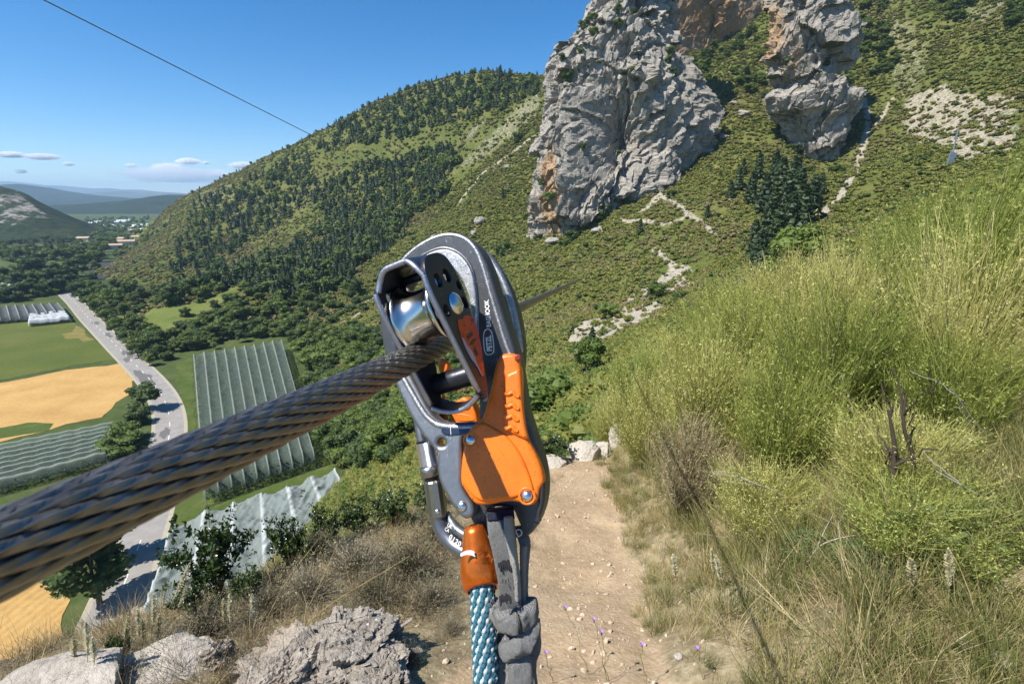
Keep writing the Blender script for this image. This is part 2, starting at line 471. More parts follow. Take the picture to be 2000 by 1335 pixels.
# ---- bare tracks, scree and grey strata, laid out on the slope
TRACKS = [([(1390, 238), (1392, 258), (1370, 287), (1335, 327), (1300, 367), (1275, 397), (1255, 412)], 2.0),
          ([(1292, 383), (1312, 394), (1335, 410), (1345, 420), (1328, 431), (1300, 438), (1270, 434), (1190, 428)], 0.8),
          ([(1345, 420), (1367, 432), (1390, 450), (1402, 460)], 0.9),
          ([(1685, 185), (1688, 207), (1696, 237), (1690, 267), (1680, 307), (1670, 337), (1655, 357), (1640, 387), (1615, 407), (1605, 422)], 1.5),
          ([(1742, 195), (1720, 232), (1708, 252)], 0.9),
          ([(1278, 487), (1300, 502), (1312, 517), (1332, 547), (1312, 572), (1342, 588)], 1.0),
          ([(1052, 262), (1000, 300), (940, 342), (900, 392)], 1.5), ([(872, 442), (835, 470), (790, 505)], 1.1), ([(760, 560), (715, 590), (690, 620)], 1.2),
          ([(1000, 300), (950, 350)], 1.0), ([(1040, 300), (985, 345)], 0.8), ([(800, 520), (770, 545)], 1.5), ([(730, 600), (640, 650)], 0.9),
          ([(1160, 440), (1175, 455)], 2.0), ([(940, 435), (930, 445)], 2.2), ([(1100, 330), (1080, 350)], .6)]
SCREES = [([(1150, 690), (1118, 672), (1112, 655), (1180, 612), (1240, 575), (1285, 545), (1330, 512), (1352, 530), (1350, 558), (1300, 582), (1272, 622), (1212, 652)], 1.25),
          ([(1738, 30), (1775, 38), (1812, 82), (1812, 130), (1790, 182), (1750, 192), (1738, 100)], 0.40),
          ([(1765, 190), (1850, 160), (1990, 180), (1995, 285), (1880, 320), (1760, 250)], 0.62),
          ([(1870, 10), (1990, 0), (1990, 40), (1900, 45)], 0.36),
          ([(880, 337), (922, 330), (1056, 226), (1056, 170), (1005, 213), (940, 275)], 0.46),
          ([(905, 270), (915, 275), (950, 235), (945, 230)], 0.6),
          ([(730, 258), (740, 270), (830, 262), (825, 250), (760, 248)], 0.36),
          ([(370, 400), (395, 372), (470, 350), (475, 380), (400, 430)], 0.38),
          ([(560, 390), (600, 380), (640, 400), (600, 420)], 0.3),
          ([(1370, 230), (1390, 130), (1430, 110), (1440, 150), (1400, 235)], 0.34)]
def inpoly(x, y, poly):
    r = np.zeros(np.shape(x), bool); n = len(poly)
    for i in range(n):
        x0, y0 = poly[i]; x1, y1 = poly[(i + 1) % n]
        c = ((y0 > y) != (y1 > y)) & (x < (x1 - x0) * (y - y0) / ((y1 - y0) if y1 != y0 else 1e-9) + x0)
        r ^= c
    return r
_bare = np.zeros(_XX.shape)
for pts, w in TRACKS:
    W = [hit(*p) for p in pts]; W = [p[:2] for p in W if p is not None]
    for a, b in zip(W[:-1], W[1:]):
        d = b - a; L2 = max(d @ d, 1e-6)
        if L2 > 90 ** 2: continue
        t = np.clip(((_XX - a[0]) * d[0] + (_YY - a[1]) * d[1]) / L2, 0, 1)
        dist = np.hypot(_XX - a[0] - t * d[0], _YY - a[1] - t * d[1])
        _bare = np.maximum(_bare, 1 - sstep(max(w, 1.2) * 0.2, max(w, 1.2) * 1.35, dist))
for poly, v in SCREES:
    W = [hit(*p) for p in poly]; W = [tuple(p[:2]) for p in W if p is not None]
    if len(W) < 3: continue
    m = inpoly(_XX, _YY, W).astype(float)
    for _ in range(2):
        m[1:-1, 1:-1] = (m[1:-1, 1:-1] * 2 + m[:-2, 1:-1] + m[2:, 1:-1] + m[1:-1, :-2] + m[1:-1, 2:]) / 6
    _bare = np.maximum(_bare, m * v)
_bare = np.maximum(_bare, 0.30 * sstep(0.25, 0.6, fbm(_XX / 18, _YY / 18, 2, 3, 31)))
def bare(x, y): return grid_bilin(GX, GY, _bare, np.asarray(x, float), np.asarray(y, float))

# ---- materials of the ground
def mat_hillside():
    m = Mat('hillside_ground'); p = m.pos()
    n1 = m.noise(p, 0.05, 3); n2 = m.noise(p, 0.55, 3, 0.65); n3 = m.noise(p, 3.0, 2, 0.7)
    g = m.ramp(m.math('ADD', m.math('MULTIPLY', n1, 0.5), m.math('MULTIPLY', n2, 0.5)), [(0.30, (0.055, 0.072, 0.015)), (0.48, (0.095, 0.112, 0.025)), (0.60, (0.140, 0.138, 0.040)), (0.74, (0.21, 0.178, 0.085))])
    st = m.ramp(m.math('ADD', m.math('MULTIPLY', n3, 0.7), m.math('MULTIPLY', n2, 0.3)), [(0.30, (0.15, 0.125, 0.085)), (0.5, (0.33, 0.29, 0.22)), (0.7, (0.48, 0.44, 0.36))])
    f = m.math('ADD', m.attr('bare'), m.math('MULTIPLY', m.math('SUBTRACT', m.noise(p, 0.8, 3, 0.75), 0.5), 1.5))
    f = m.ramp(f, [(0.42, 0.0), (0.60, 1.0)])
    col = m.mix(f, g, st)
    h = n2
    return m.done(m.bsdf(col, 0.95, normal=m.bump(h, 0.9, 0.6), spec=0.15))
def mat_ledge():
    m = Mat('ledge_earth'); p = m.pos()
    a = m.attr('path')
    n1 = m.noise(p, 1.6, 3, 0.6); n2 = m.noise(p, 22, 3, 0.7); v = m.voronoi(p, 55); v2 = m.voronoi(p, 130)
    dirt = m.ramp(m.math('ADD', m.math('MULTIPLY', n1, 0.5), m.math('MULTIPLY', n2, 0.5)), [(0.28, (0.235, 0.16, 0.09)), (0.5, (0.385, 0.28, 0.17)), (0.72, (0.49, 0.38, 0.25))])
    dirt = m.mix(m.ramp(v2, [(0.10, 1.0), (0.22, 0.0)]), dirt, (0.55, 0.44, 0.31))
    lit = m.ramp(m.math('ADD', m.math('MULTIPLY', n1, 0.4), m.math('MULTIPLY', n2, 0.6)), [(0.3, (0.11, 0.085, 0.05)), (0.5, (0.25, 0.20, 0.115)), (0.7, (0.42, 0.35, 0.22))])
    f = m.ramp(m.math('ADD', a, m.math('MULTIPLY', m.math('SUBTRACT', m.noise(p, 9, 3, 0.7), 0.5), 0.9)), [(0.35, 0.0), (0.6, 1.0)])
    col = m.mix(f, lit, dirt)
    hgt = m.math('ADD', m.math('MULTIPLY', n2, 1.0), m.math('SUBTRACT', 0.6, v))
    return m.done(m.bsdf(col, 0.95, normal=m.bump(hgt, 0.45, 0.007), spec=0.15))
M_HILL, M_LEDGE = mat_hillside(), mat_ledge()

g = Geo(); g.grid(np.stack([_XX, _YY, _ZH], -1))
o = g.build('hillside', M_HILL, smooth=True); attr(o.data, 'bare', _bare)
tag(o, 'scrub covered mountainside across the gully', kind='structure')

lx = np.unique(np.r_[np.arange(-8, -3, .25), np.arange(-3, 4, .045), np.arange(4, 15.01, .22)])
ly = np.unique(np.r_[np.arange(-6, .6, .3), np.arange(.6, 6.2, .045), np.arange(6.2, 15.01, .22)])
LX, LY = np.meshgrid(lx, ly, indexing='ij')
g = Geo(); g.grid(np.stack([LX, LY, ledge(LX, LY)], -1))
o = g.build('ledge_ground', M_LEDGE, smooth=True); attr(o.data, 'path', ledge_raw(LX, LY)[1])
tag(o, 'sandy footpath and dry ledge above the valley', kind='structure')

# ---- valley floor to the horizon
def mat_valley():
    m = Mat('valley_grass'); p = m.pos()
    n1 = m.noise(p, 0.012, 5); n2 = m.noise(p, 0.25, 6, 0.7)
    f = m.math('ADD', m.math('MULTIPLY', n1, 0.45), m.math('MULTIPLY', n2, 0.55))
    col = m.ramp(f, [(0.3, (0.030, 0.048, 0.014)), (0.5, (0.065, 0.090, 0.025)), (0.68, (0.12, 0.125, 0.045)), (0.8, (0.2, 0.17, 0.08))])
    return m.done(m.bsdf(col, 0.95, normal=m.bump(n2, 0.6, 0.5), spec=0.15))
M_VALLEY = mat_valley()
vx = np.unique(np.r_[np.arange(-12000, -700, 700), np.arange(-700, 100, 12), np.arange(100, 12001, 700)])
vy = np.unique(np.r_[np.arange(-2000, 0, 400), np.arange(0, 700, 12), np.arange(700, 11001, 600)])
VX, VY = np.meshgrid(vx, vy, indexing='ij')
g = Geo(); g.grid(np.stack([VX, VY, np.full(VX.shape, VALLEY - 0.06)], -1))
tag(g.build('valley_floor', M_VALLEY, smooth=True), 'green valley floor reaching to the far hills', kind='structure')

# ---- distant hills and mountains: ridges with real depth
def mat_far(name, c1, c2, c3, sc):
    m = Mat(name); p = m.pos()
    f = m.math('ADD', m.math('MULTIPLY', m.noise(p, sc, 6, 0.65), 0.7), m.math('MULTIPLY', m.noise(p, sc * 9, 4, 0.7), 0.3))
    col = m.ramp(f, [(0.35, c1), (0.55, c2), (0.72, c3)])
    return m.done(m.bsdf(col, 0.95, normal=m.bump(f, 1.0, 4.0), spec=0.1))
def ridge(name, label, prof, y0, depth, mat, nx=180, ny=26, rough=0.16, seed=0, ext=(-1.6, 0.6)):
    """prof: pixels along the crest; the ridge stands at y0 and falls away before and behind"""
    C3 = np.array([at_y(px, py, y0) for px, py in prof])
    xs = np.linspace(C3[0, 0], C3[-1, 0], nx); zs = np.interp(xs, C3[:, 0], C3[:, 2])
    v = np.linspace(-1, 1, ny * 2 + 1)
    X = np.repeat(xs[:, None], len(v), 1); Y = y0 + v[None] * depth + 0 * X
    h = (zs[:, None] - VALLEY)
    prof_v = np.maximum(0, 1 - np.abs(v)[None] ** 1.25)
    n = fbm(X / depth * 2.2, Y / depth * 2.2, seed * 3.1, 5, seed) + 0.5 * ridged(X / depth * 1.6, Y / depth * 1.6, seed, 4, seed + 5)
    Z = VALLEY - 3 + (h + 3) * prof_v * (1 + rough * n * np.minimum(1, 3.0 * np.abs(v)[None] + .12))
    g = Geo(); g.grid(np.stack([X, Y, Z], -1))
    return tag(g.build(name, mat, smooth=True), label, kind='structure')
M_F1 = mat_far('wooded_hill', (0.014, 0.024, 0.012), (0.026, 0.038, 0.018), (0.085, 0.08, 0.055), 0.012)
M_F2 = mat_far('blue_mountain', (0.06, 0.07, 0.05), (0.10, 0.11, 0.08), (0.2, 0.19, 0.16), 0.0015)
ridge('hill', 'long dark wooded hill across the valley', [(-700, 345), (-300, 352), (-60, 363), (0, 362), (35, 359), (70, 371), (110, 375), (170, 381), (240, 388), (270, 397), (330, 410), (420, 425)], 3600, 1100, M_F1, seed=2)
ridge('hill', 'dark spur with pale gullies at the valley mouth', [(90, 425), (130, 416), (160, 398), (200, 396), (250, 391), (290, 390), (310, 383), (330, 380), (400, 381), (520, 384), (640, 388), (760, 400)], 2100, 520, M_F1, seed=5)
ridge('mountain', 'pale blue mountain range on the horizon', [(-330, 352), (-200, 356), (-60, 354), (20, 354), (50, 357), (85, 361), (130, 363), (180, 368), (215, 367), (230, 370), (275, 370), (300, 374), (340, 376), (420, 381), (600, 378), (900, 370), (1300, 372)], 9000, 1500, M_F2, seed=7, rough=.1)
ridge('mountain', 'blue hills before the farthest mountain range', [(120, 390), (170, 384), (195, 375), (240, 373), (275, 377), (305, 374), (330, 376), (360, 380), (450, 384), (700, 386)], 6400, 1100, M_F2, seed=9, rough=.1)
# wooded hill with a pale crag on the left
def mat_crag_hill():
    m = Mat('crag_hill'); p = m.pos()
    n = m.noise(p, 0.09, 6, 0.7)
    gcol = m.ramp(n, [(0.35, (0.014, 0.024, 0.009)), (0.5, (0.028, 0.042, 0.015)), (0.7, (0.055, 0.06, 0.028))])
    st = m.ramp(m.noise(p, 0.35, 5, 0.7), [(0.35, (0.12, 0.105, 0.09)), (0.6, (0.36, 0.33, 0.29))])
    f = m.ramp(m.math('ADD', m.attr('bare'), m.math('MULTIPLY', m.math('SUBTRACT', m.noise(m.mapping(p, (1, 1, .5)), 0.05, 6, 0.7), 0.5), 1.6)), [(0.45, 0.0), (0.6, 1.0)])
    return m.done(m.bsdf(m.mix(f, gcol, st), 0.95, normal=m.bump(n, 1.0, 3.0), spec=0.1))
xs = np.linspace(-1050, -430, 170); ys = np.linspace(470, 1150, 130)
X, Y = np.meshgrid(xs, ys, indexing='ij')
_crest = np.array([at_y(px, py, 760) for px, py in ((-420, 340), (-150, 344), (0, 366), (22, 372), (60, 386), (100, 408), (140, 427), (170, 442), (190, 452))])
cz = np.interp(X / Y * 760, _crest[:, 0], _crest[:, 2] + 3); cy = 760 + 0 * X
vv = (Y - cy) / np.where(Y < cy, 190, 330)
Z = VALLEY - 2 + (cz - VALLEY + 2) * np.maximum(0, 1 - np.abs(vv) ** 1.3) * (1 + 0.18 * fbm(X / 90, Y / 90, 0, 4, 41) * np.minimum(1, 3 * np.abs(vv)))
Z = np.where(X / Y * 760 > -590, np.minimum(Z, VALLEY - 4), Z) + 3.0 * ridged(X / 40, Y / 40, 0, 4, 44) * (np.abs(vv) < 0.95) - 1.5
_lh = (xs, ys, Z)
g = Geo(); g.grid(np.stack([X, Y, Z], -1))
o = g.build('hill', mat_crag_hill(), smooth=True)
px, py, _ = project(np.stack([X, Y, Z], -1))
attr(o.data, 'bare', 0.47 * (inpoly(px, py, [(-60, 372), (10, 368), (35, 373), (62, 398), (105, 428), (60, 425), (30, 440), (-60, 436)])))
tag(o, 'wooded hill with a pale grey crag beyond the valley trees', kind='structure')
# ------------------------------------------------------------------ limestone towers
def mat_rock(name, grey=((0.13, 0.125, 0.12), (0.34, 0.325, 0.30), (0.50, 0.475, 0.43)), orange=(0.52, 0.33, 0.17), sc=0.22, strata=(0.5, 0.5, 1.6), rot=(0.5, 0.5, 0.2), bd=0.8, crack=.10):
    m = Mat(name); p = m.pos()
    q = m.mapping(p, strata, rot)
    n1 = m.noise(q, sc, 7, 0.65, 0.6); n2 = m.noise(p, sc * 6, 6, 0.7); n3 = m.noise(m.mapping(p, (1, 1, .22)), sc * 1.6, 6, 0.65)
    col = m.ramp(m.math('ADD', m.math('MULTIPLY', n1, 0.55), m.math('MULTIPLY', n2, 0.45)), [(0.32, grey[0]), (0.48, grey[1]), (0.66, grey[2])])
    f = m.ramp(m.math('ADD', m.attr('orange'), m.math('MULTIPLY', m.math('SUBTRACT', n3, 0.5), 1.6)), [(0.42, 0.0), (0.75, 1.0)])
    col = m.mix(m.math('MULTIPLY', f, 0.85), col, m.mix(n2, tuple(c * .6 for c in orange), orange))
    col = m.mix(m.ramp(m.noise(m.mapping(p, (1, 1, .12), loc=(7, 3, 1)), sc * 2.6, 5, .65), [(.52, 0.0), (.66, .55)]), col, tuple(x * 1.05 for x in grey[0]))
    mo = m.ramp(m.math('ADD', m.attr('moss'), m.math('MULTIPLY', m.math('SUBTRACT', n2, 0.5), 1.2)), [(0.55, 0.0), (0.7, 1.0)])
    col = m.mix(mo, col, (0.07, 0.085, 0.025))
    cr = m.voronoi(m.mapping(p, (1, 1, 0.55), (0.3, 0.4, 0)), sc * 2.2, 'DISTANCE_TO_EDGE')
    h = m.math('ADD', m.math('MULTIPLY', n1, 1.0), m.math('MULTIPLY', m.ramp(cr, [(0.0, 0.0), (0.07, 1.0)]), crack))
    h = m.math('ADD', h, m.math('MULTIPLY', n2, 0.5))
    return m.done(m.bsdf(col, 0.95, normal=m.bump(h, 1.0, bd), spec=0.2))
M_TOWER = mat_rock('limestone', grey=((0.155, 0.137, 0.115), (0.325, 0.293, 0.25), (0.465, 0.424, 0.36)))
M_WALL = mat_rock('ochre_limestone', grey=((0.15, 0.11, 0.08), (0.33, 0.23, 0.15), (0.42, 0.32, 0.23)), orange=(0.45, 0.25, 0.11))

def tower(name, label, left, right, yl, yr, z0, z1, front, back, dents=(), orange=(), seed=0, nz=300, nt=340, amp=1.0, lean=0.0, mat=None, power=0.75):
    left = np.array(left, float); right = np.array(right, float)
    zs = np.linspace(z0, z1, nz)
    def side(outl, y):
        P = np.stack([np.zeros(nz), float(y) + lean * (zs - z0), zs], -1)
        _, py, dep = project(P)
        o = outl[np.argsort(outl[:, 1])]
        return (np.interp(py, o[:, 1], o[:, 0]) - 1000) / 1000 * dep
    xl, xr = side(left, yl), side(right, yr)
    L = np.stack([xl, np.full(nz, float(yl))], -1); R = np.stack([xr, np.full(nz, float(yr))], -1)
    mid, hv = (L + R) / 2, (R - L) / 2
    nrm = np.stack([hv[:, 1], -hv[:, 0]], -1); nrm /= np.linalg.norm(nrm, axis=1, keepdims=True)
    hw = np.linalg.norm(hv, axis=1)
    th = np.concatenate([np.linspace(-0.15, math.pi + 0.15, int(nt * .8)), np.linspace(math.pi + 0.2, 2 * math.pi - 0.2, int(nt * .2))])
    c, s = np.cos(th), np.sin(th)
    c = np.sign(c) * np.abs(c) ** power; s = np.sign(s) * np.abs(s) ** power
    fb = np.where(s > 0, np.minimum(front, 0.75 * hw[:, None] + 2), np.minimum(back, hw[:, None] + 3))
    off = c[None, :, None] * hv[:, None] + (s[None] * fb)[..., None] * nrm[:, None]
    XY = mid[:, None] + off
    XY[..., 1] += lean * (zs[:, None] - z0)
    P = np.concatenate([XY, np.repeat(zs[:, None], len(th), 1)[..., None]], -1)
    on = off / np.maximum(np.linalg.norm(off, axis=-1, keepdims=True), 1e-6)
    x, y, z = P[..., 0], P[..., 1], P[..., 2]
    q = (x * .8 + z * .6, y, z * .8 - x * .6)
    wx, wy, wz = x + 2.0 * fbm(x / 7, y / 7, z / 7, 3, seed + 31), y + 2.0 * fbm(x / 7, y / 7, z / 7, 3, seed + 32), z + 2.0 * fbm(x / 7, y / 7, z / 7, 3, seed + 33)
    q = (wx * .60 + wz * .80, wy, wz * .60 - wx * .80)
    d = 2.6 * fbm(x / 26, y / 26, z / 34, 2, seed) + 4.8 * facets(q[0] / 22, q[1] / 15, q[2] / 24, seed + 3) + 2.5 * facets(q[0] / 12, q[1] / 7, q[2] / 5.0, seed + 13) + 1.25 * facets(q[0] / 5.5, q[1] / 3, q[2] / 2.2, seed + 23) + 1.3 * facets(wx / 4.2, wy / 4.2, wz / 19, seed + 43) + .4 * fbm(x / 1.3, y / 1.3, z / 2.0, 2, seed + 6)
    d = d * amp * .78 * np.minimum(1, hw[:, None] / 13 + .08)
    px, py, _ = project(P)
    for (dx, dy, rx, ry, a) in dents:
        d = d - a * np.exp(-(((px - dx) / rx) ** 2 + ((py - dy) / ry) ** 2)) * (s[None] > 0)
    P[..., :2] += on * d[..., None]
    P[..., 2] += 0.9 * fbm(x / 5, y / 5, z / 5, 3, seed + 20)
    g = Geo(); g.grid(P, closed_v=True)
    top = P[-1].mean(0) + (0, 0, 3.0); g.add(np.concatenate([P[-1], top[None]]), [(i, (i + 1) % len(th), len(th)) for i in range(len(th))])
    o = g.build(name, mat or M_TOWER, smooth=False)
    orr = np.zeros(px.shape)
    for (dx, dy, rx, ry, a) in orange:
        orr = np.maximum(orr, a * np.exp(-(((px - dx) / rx) ** 2 + ((py - dy) / ry) ** 2)))
    T = np.gradient(P, axis=0); U = np.gradient(P, axis=1); N = np.cross(U, T); N /= np.maximum(np.linalg.norm(N, axis=-1, keepdims=True), 1e-9)
    moss = np.clip((np.abs(N[..., 2]) - 0.45) * 1.6, 0, 1)
    attr(o.data, 'orange', np.r_[orr.reshape(-1), np.zeros(len(th) + 1)]); attr(o.data, 'moss', np.r_[moss.reshape(-1), np.zeros(len(th) + 1)])
    tag(o, label, 'rock')
    return o, P, s
T1L = [(1230, -160), (1195, -60), (1163, 0), (1148, 25), (1122, 52), (1102, 85), (1085, 105), (1072, 135), (1066, 165), (1062, 200), (1060, 250), (1050, 300), (1040, 350), (1038, 385), (1049, 420), (1062, 445), (1066, 480), (1066, 560)]
T1R = [(1320, -160), (1312, -60), (1306, 0), (1310, 60), (1318, 110), (1336, 150), (1348, 172), (1378, 203), (1386, 225), (1384, 245), (1370, 300), (1330, 360), (1270, 400), (1210, 440), (1150, 470), (1120, 500), (1110, 560)]
T1L = [(a + 3 + 8 * (b < 250), b) for a, b in T1L]; T1R = [(a - 10 - 14 * (b < 140), b) for a, b in T1R]
TOWER1 = tower('rock_tower', 'tall grey limestone tower with an ochre streak, nearer the valley', T1L, T1R, 217, 236, -38, 125, 20, 12, lean=.22,
               dents=[(1205, 280, 60, 70, 13), (1250, 150, 36, 30, -4), (1110, 300, 18, 120, -4), (1125, 395, 14, 30, 4)], orange=[(1078, 370, 26, 95, 1.25), (1085, 445, 22, 45, .95), (1240, 290, 40, 50, .45), (1075, 250, 10, 60, .3)], seed=3)
T2L = [(1505, -160), (1497, -60), (1492, 0), (1483, 60), (1478, 110), (1492, 132), (1512, 165), (1514, 192), (1522, 215), (1550, 240), (1562, 270), (1578, 305), (1592, 330), (1600, 420)]
T2R = [(1640, -160), (1655, -60), (1663, 0), (1669, 60), (1672, 130), (1664, 162), (1645, 190), (1633, 230), (1628, 290), (1624, 330), (1622, 420)]
T2L = [(a + (30 if b < 170 else 8), b) for a, b in T2L]; T2R = [(a - (30 if b < 170 else 4), b) for a, b in T2R]
TOWER2 = tower('rock_tower', 'pale limestone tower tapering to a foot, between two scree tracks', T2L, T2R, 216, 222, -10, 100, 13, 12, lean=.2,
               dents=[(1600, 120, 18, 14, 2.5), (1655, 140, 14, 30, 3)], orange=[(1505, 60, 40, 80, .95), (1550, 110, 40, 70, .65), (1590, 300, 25, 30, .35)], seed=23)
WL = [(1250, -160), (1262, -60), (1275, 0), (1285, 120), (1290, 300)]
WR = [(1520, -160), (1515, -60), (1510, 0), (1505, 120), (1500, 300)]
WALL = tower('rock_wall', 'overhanging ochre rock wall shaded between the two towers', WL, WR, 352, 366, 60, 150, 8, 26,
             orange=[(1400, 30, 120, 90, .8)], seed=51, amp=.8, lean=-0.16, mat=M_WALL, nz=130)
# separate outcrops on the slope
def boulder_mesh(seed, n=22, amp=.32, flat=.7, cuts=7, fine=.05):
    rr = np.random.default_rng(seed)
    u = np.linspace(0, math.pi, n); v = np.linspace(0, 2 * math.pi, 2 * n, endpoint=False)
    U, V = np.meshgrid(u, v, indexing='ij')
    D = np.stack([np.sin(U) * np.cos(V), np.sin(U) * np.sin(V), np.cos(U)], -1)
    r = 1 + amp * fbm(D[..., 0] * 1.6 + seed, D[..., 1] * 1.6, D[..., 2] * 1.6, 3, seed)
    for _ in range(cuts):
        a = rr.normal(size=3); a /= np.linalg.norm(a); k = rr.uniform(.62, .9)
        dn = D @ a
        r = np.where(dn > 0.05, np.minimum(r, k / np.maximum(dn, 0.05)), r)
    r = r + fine * fbm(D[..., 0] * 7, D[..., 1] * 7, D[..., 2] * 7, 3, seed + 4)
    P = D * r[..., None] * (1, 1, flat)
    g = Geo(); g.grid(P, closed_v=True)
    return g.mesh('rock', False)
M_OUT = mat_rock('outcrop_rock', grey=((0.17, 0.15, 0.12), (0.34, 0.31, 0.265), (0.48, 0.45, 0.39)), sc=0.5, bd=.5)
BOULDERS = [boulder_mesh(100 + i) for i in range(6)]
for b in BOULDERS: b.materials.append(M_OUT)
for px, py, w, h, lab in ((1165, 456, 22, 12, 'pale boulder by the bend of the thin hillside track'), (936, 441, 22, 20, 'pale boulder on the slope above the hook'),
                     (1452, 228, 26, 14, 'white outcrop on the grass between the towers'), (1432, 205, 16, 9, 'small white outcrop left of a larger one between the towers'), (1410, 272, 26, 12, 'white rock beside the straight scree track'),
                     (990, 330, 16, 9, 'small slab lying on the slope beside the tall tower'), (1082, 478, 34, 16, 'low rubble at the foot of the tall rock tower'), (1520, 470, 26, 22, 'pale rock above the broom bushes'), (925, 460, 12, 10, 'small boulder under a larger one above the hook')):
    p = hit(px, py)
    if p is None: continue
    d = p[1] * CP - p[2] * SP
    o = link('boulder', BOULDERS[random.randrange(6)]); o.location = p + (0, 0, h / 2500 * d)
    o.scale = (w / 2000 * d, w / 2000 * d, h / 1400 * d); o.rotation_euler = (0, 0, random.uniform(0, 6))
    tag(o, lab, 'rock')
# ================================================================== THE VALLEY: road, fields, nets
def mat_asphalt():
    m = Mat('old_asphalt'); p = m.pos()
    n = m.noise(p, 0.5, 5); n2 = m.noise(p, 9, 5, .7)
    col = m.ramp(m.math('ADD', m.math('MULTIPLY', n, .5), m.math('MULTIPLY', n2, .5)), [(.3, (.20, .185, .17)), (.55, (.30, .28, .255)), (.75, (.37, .345, .31))])
    return m.done(m.bsdf(col, .9, spec=.2))
M_ROAD = mat_asphalt()
ROADPX = [(95, 555), (112, 562), (126, 571), (148, 592), (172, 620), (200, 648), (232, 680), (265, 712), (298, 746), (320, 776), (331, 806), (333, 838), (326, 880), (312, 940), (292, 1010), (268, 1075), (243, 1140), (215, 1210), (180, 1300), (120, 1440), (20, 1650)]
RC = smooth_line(np.array([at_z(px, py, VALLEY)[:2] for px, py in ROADPX]), 160)
RT = np.gradient(RC, axis=0); RT /= np.linalg.norm(RT, axis=1, keepdims=True); RN = np.stack([-RT[:, 1], RT[:, 0]], -1)
RW = 2.75
def ribbon(g, C, N, o0, o1, z, mi=0):
    a = np.c_[C + N * o0, np.full(len(C), z)]; b = np.c_[C + N * o1, np.full(len(C), z)]
    g.grid(np.stack([a, b], 1), mi)
g = Geo(); ribbon(g, RC, RN, -RW, RW, VALLEY + .02)
ROAD = tag(g.build('road', M_ROAD), 'grey country road winding along the valley', kind='structure')
M_PAINT = plain_mat('road_paint', (.75, .74, .70), .8, scale=2)
M_TAR = plain_mat('road_tar', (.13, .122, .115), .85, scale=3)
M_GRAVEL = plain_mat('road_shoulder', (.36, .32, .24), .95, scale=1.5)
rd = np.r_[0, np.cumsum(np.linalg.norm(np.diff(RC, axis=0), axis=1))]
def rp(s): return np.array([np.interp(s, rd, RC[:, 0]), np.interp(s, rd, RC[:, 1])]), np.array([np.interp(s, rd, RT[:, 0]), np.interp(s, rd, RT[:, 1])])
dash = Geo(); dash.box((0, 0, 0), (1.3, .07, .006)); dash = dash.mesh('lane_mark'); dash.materials.append(M_PAINT)
s = 6.0
while s < rd[-1] - 5:
    p, t = rp(s)
    o = link('lane_mark', dash, ROAD); o.location = (p[0], p[1], VALLEY + .034); o.rotation_euler = (0, 0, math.atan2(t[1], t[0]))
    s += 8.0
def blob_sheet(c, rx, ry, rot, z, n=26, seed=0, jag=.8):
    th = np.linspace(0, 2 * math.pi, n, endpoint=False)
    r = 1 + jag * fbm(np.cos(th) * 1.7 + seed, np.sin(th) * 1.7, seed, 3, seed)
    x, y = rx * r * np.cos(th), ry * r * np.sin(th); cr, sr = math.cos(rot), math.sin(rot)
    V = np.stack([c[0] + x * cr - y * sr, c[1] + x * sr + y * cr, np.full(n, z)], -1)
    g = Geo(); g.add(V, [list(range(n))]); return g
for i, (px, py, rx, ry) in enumerate(((287, 735, 7, 1.5), (262, 690, 5, 1.2), (250, 702, 3, 1.0), (200, 655, 5, .8), (325, 845, 3, .9), (180, 632, 4, 1.2), (300, 760, 4, .7))):
    p = at_z(px, py, VALLEY); k = np.argmin(np.linalg.norm(RC - p[:2], axis=1))
    blob_sheet(RC[k] + RN[k] * (.9 if i % 2 else -.8), rx, ry, math.atan2(RT[k, 1], RT[k, 0]), VALLEY + .029, seed=i).build('tar_patch', M_TAR, ROAD)
for sgn in (-1, 1):
    g = Geo(); ribbon(g, RC, RN, sgn * RW, sgn * (RW + .7), VALLEY + .0175)
    g.build('road_shoulder', M_GRAVEL, ROAD)

# ---- fields
def field_mat(name, a, b, c, sc=.08, stripe=None, bump=.4):
    m = Mat(name); p = m.pos()
    n1 = m.noise(p, sc, 5); n2 = m.noise(p, 1.1, 6, .75)
    f = m.math('ADD', m.math('MULTIPLY', n1, .5), m.math('MULTIPLY', n2, .5))
    if stripe:
        w = m.n('ShaderNodeTexWave'); m.l(m.mapping(p, (1, 1, 1), (0, 0, stripe[0])), w.inputs['Vector']); w.inputs['Scale'].default_value = stripe[1]; w.inputs['Distortion'].default_value = 1.5
        f = m.math('ADD', m.math('MULTIPLY', f, .92), m.math('MULTIPLY', w.outputs['Fac'], .09))
    col = m.ramp(f, [(.33, a), (.52, b), (.72, c)])
    return m.done(m.bsdf(col, .95, normal=m.bump(n2, bump, .25), spec=.15))
M_GREEN = field_mat('green_crop', (.062, .085, .016), (.095, .115, .022), (.16, .15, .045), .05, (0.4, .12))
M_WHEAT = field_mat('ripe_wheat', (.34, .20, .065), (.47, .29, .10), (.56, .37, .15), .12, (0.1, .25))
M_VERGE = field_mat('verge_grass', (.045, .07, .014), (.075, .105, .022), (.16, .15, .06), .2)
def field(name, label, pix, z, mat):
    V = np.array([at_z(px, py, VALLEY) for px, py in pix]); V[:, 2] = VALLEY + z
    # rounded, slightly wandering outline
    n = len(V); out = []
    for i in range(n):
        a, b = V[i], V[(i + 1) % n]; L = np.linalg.norm(b - a); k = max(1, int(L / 1.8))
        for j in range(k):
            q = a + (b - a) * j / k
            out.append(q + np.array((fbm(q[0] / 5, q[1] / 5, 1.5, 3), fbm(q[0] / 5, q[1] / 5, 7.5, 3), 0)) * 1.5)
    g = Geo(); g.add(np.array(out), [list(range(len(out)))])
    return tag(g.build(name, mat), label, kind='structure')
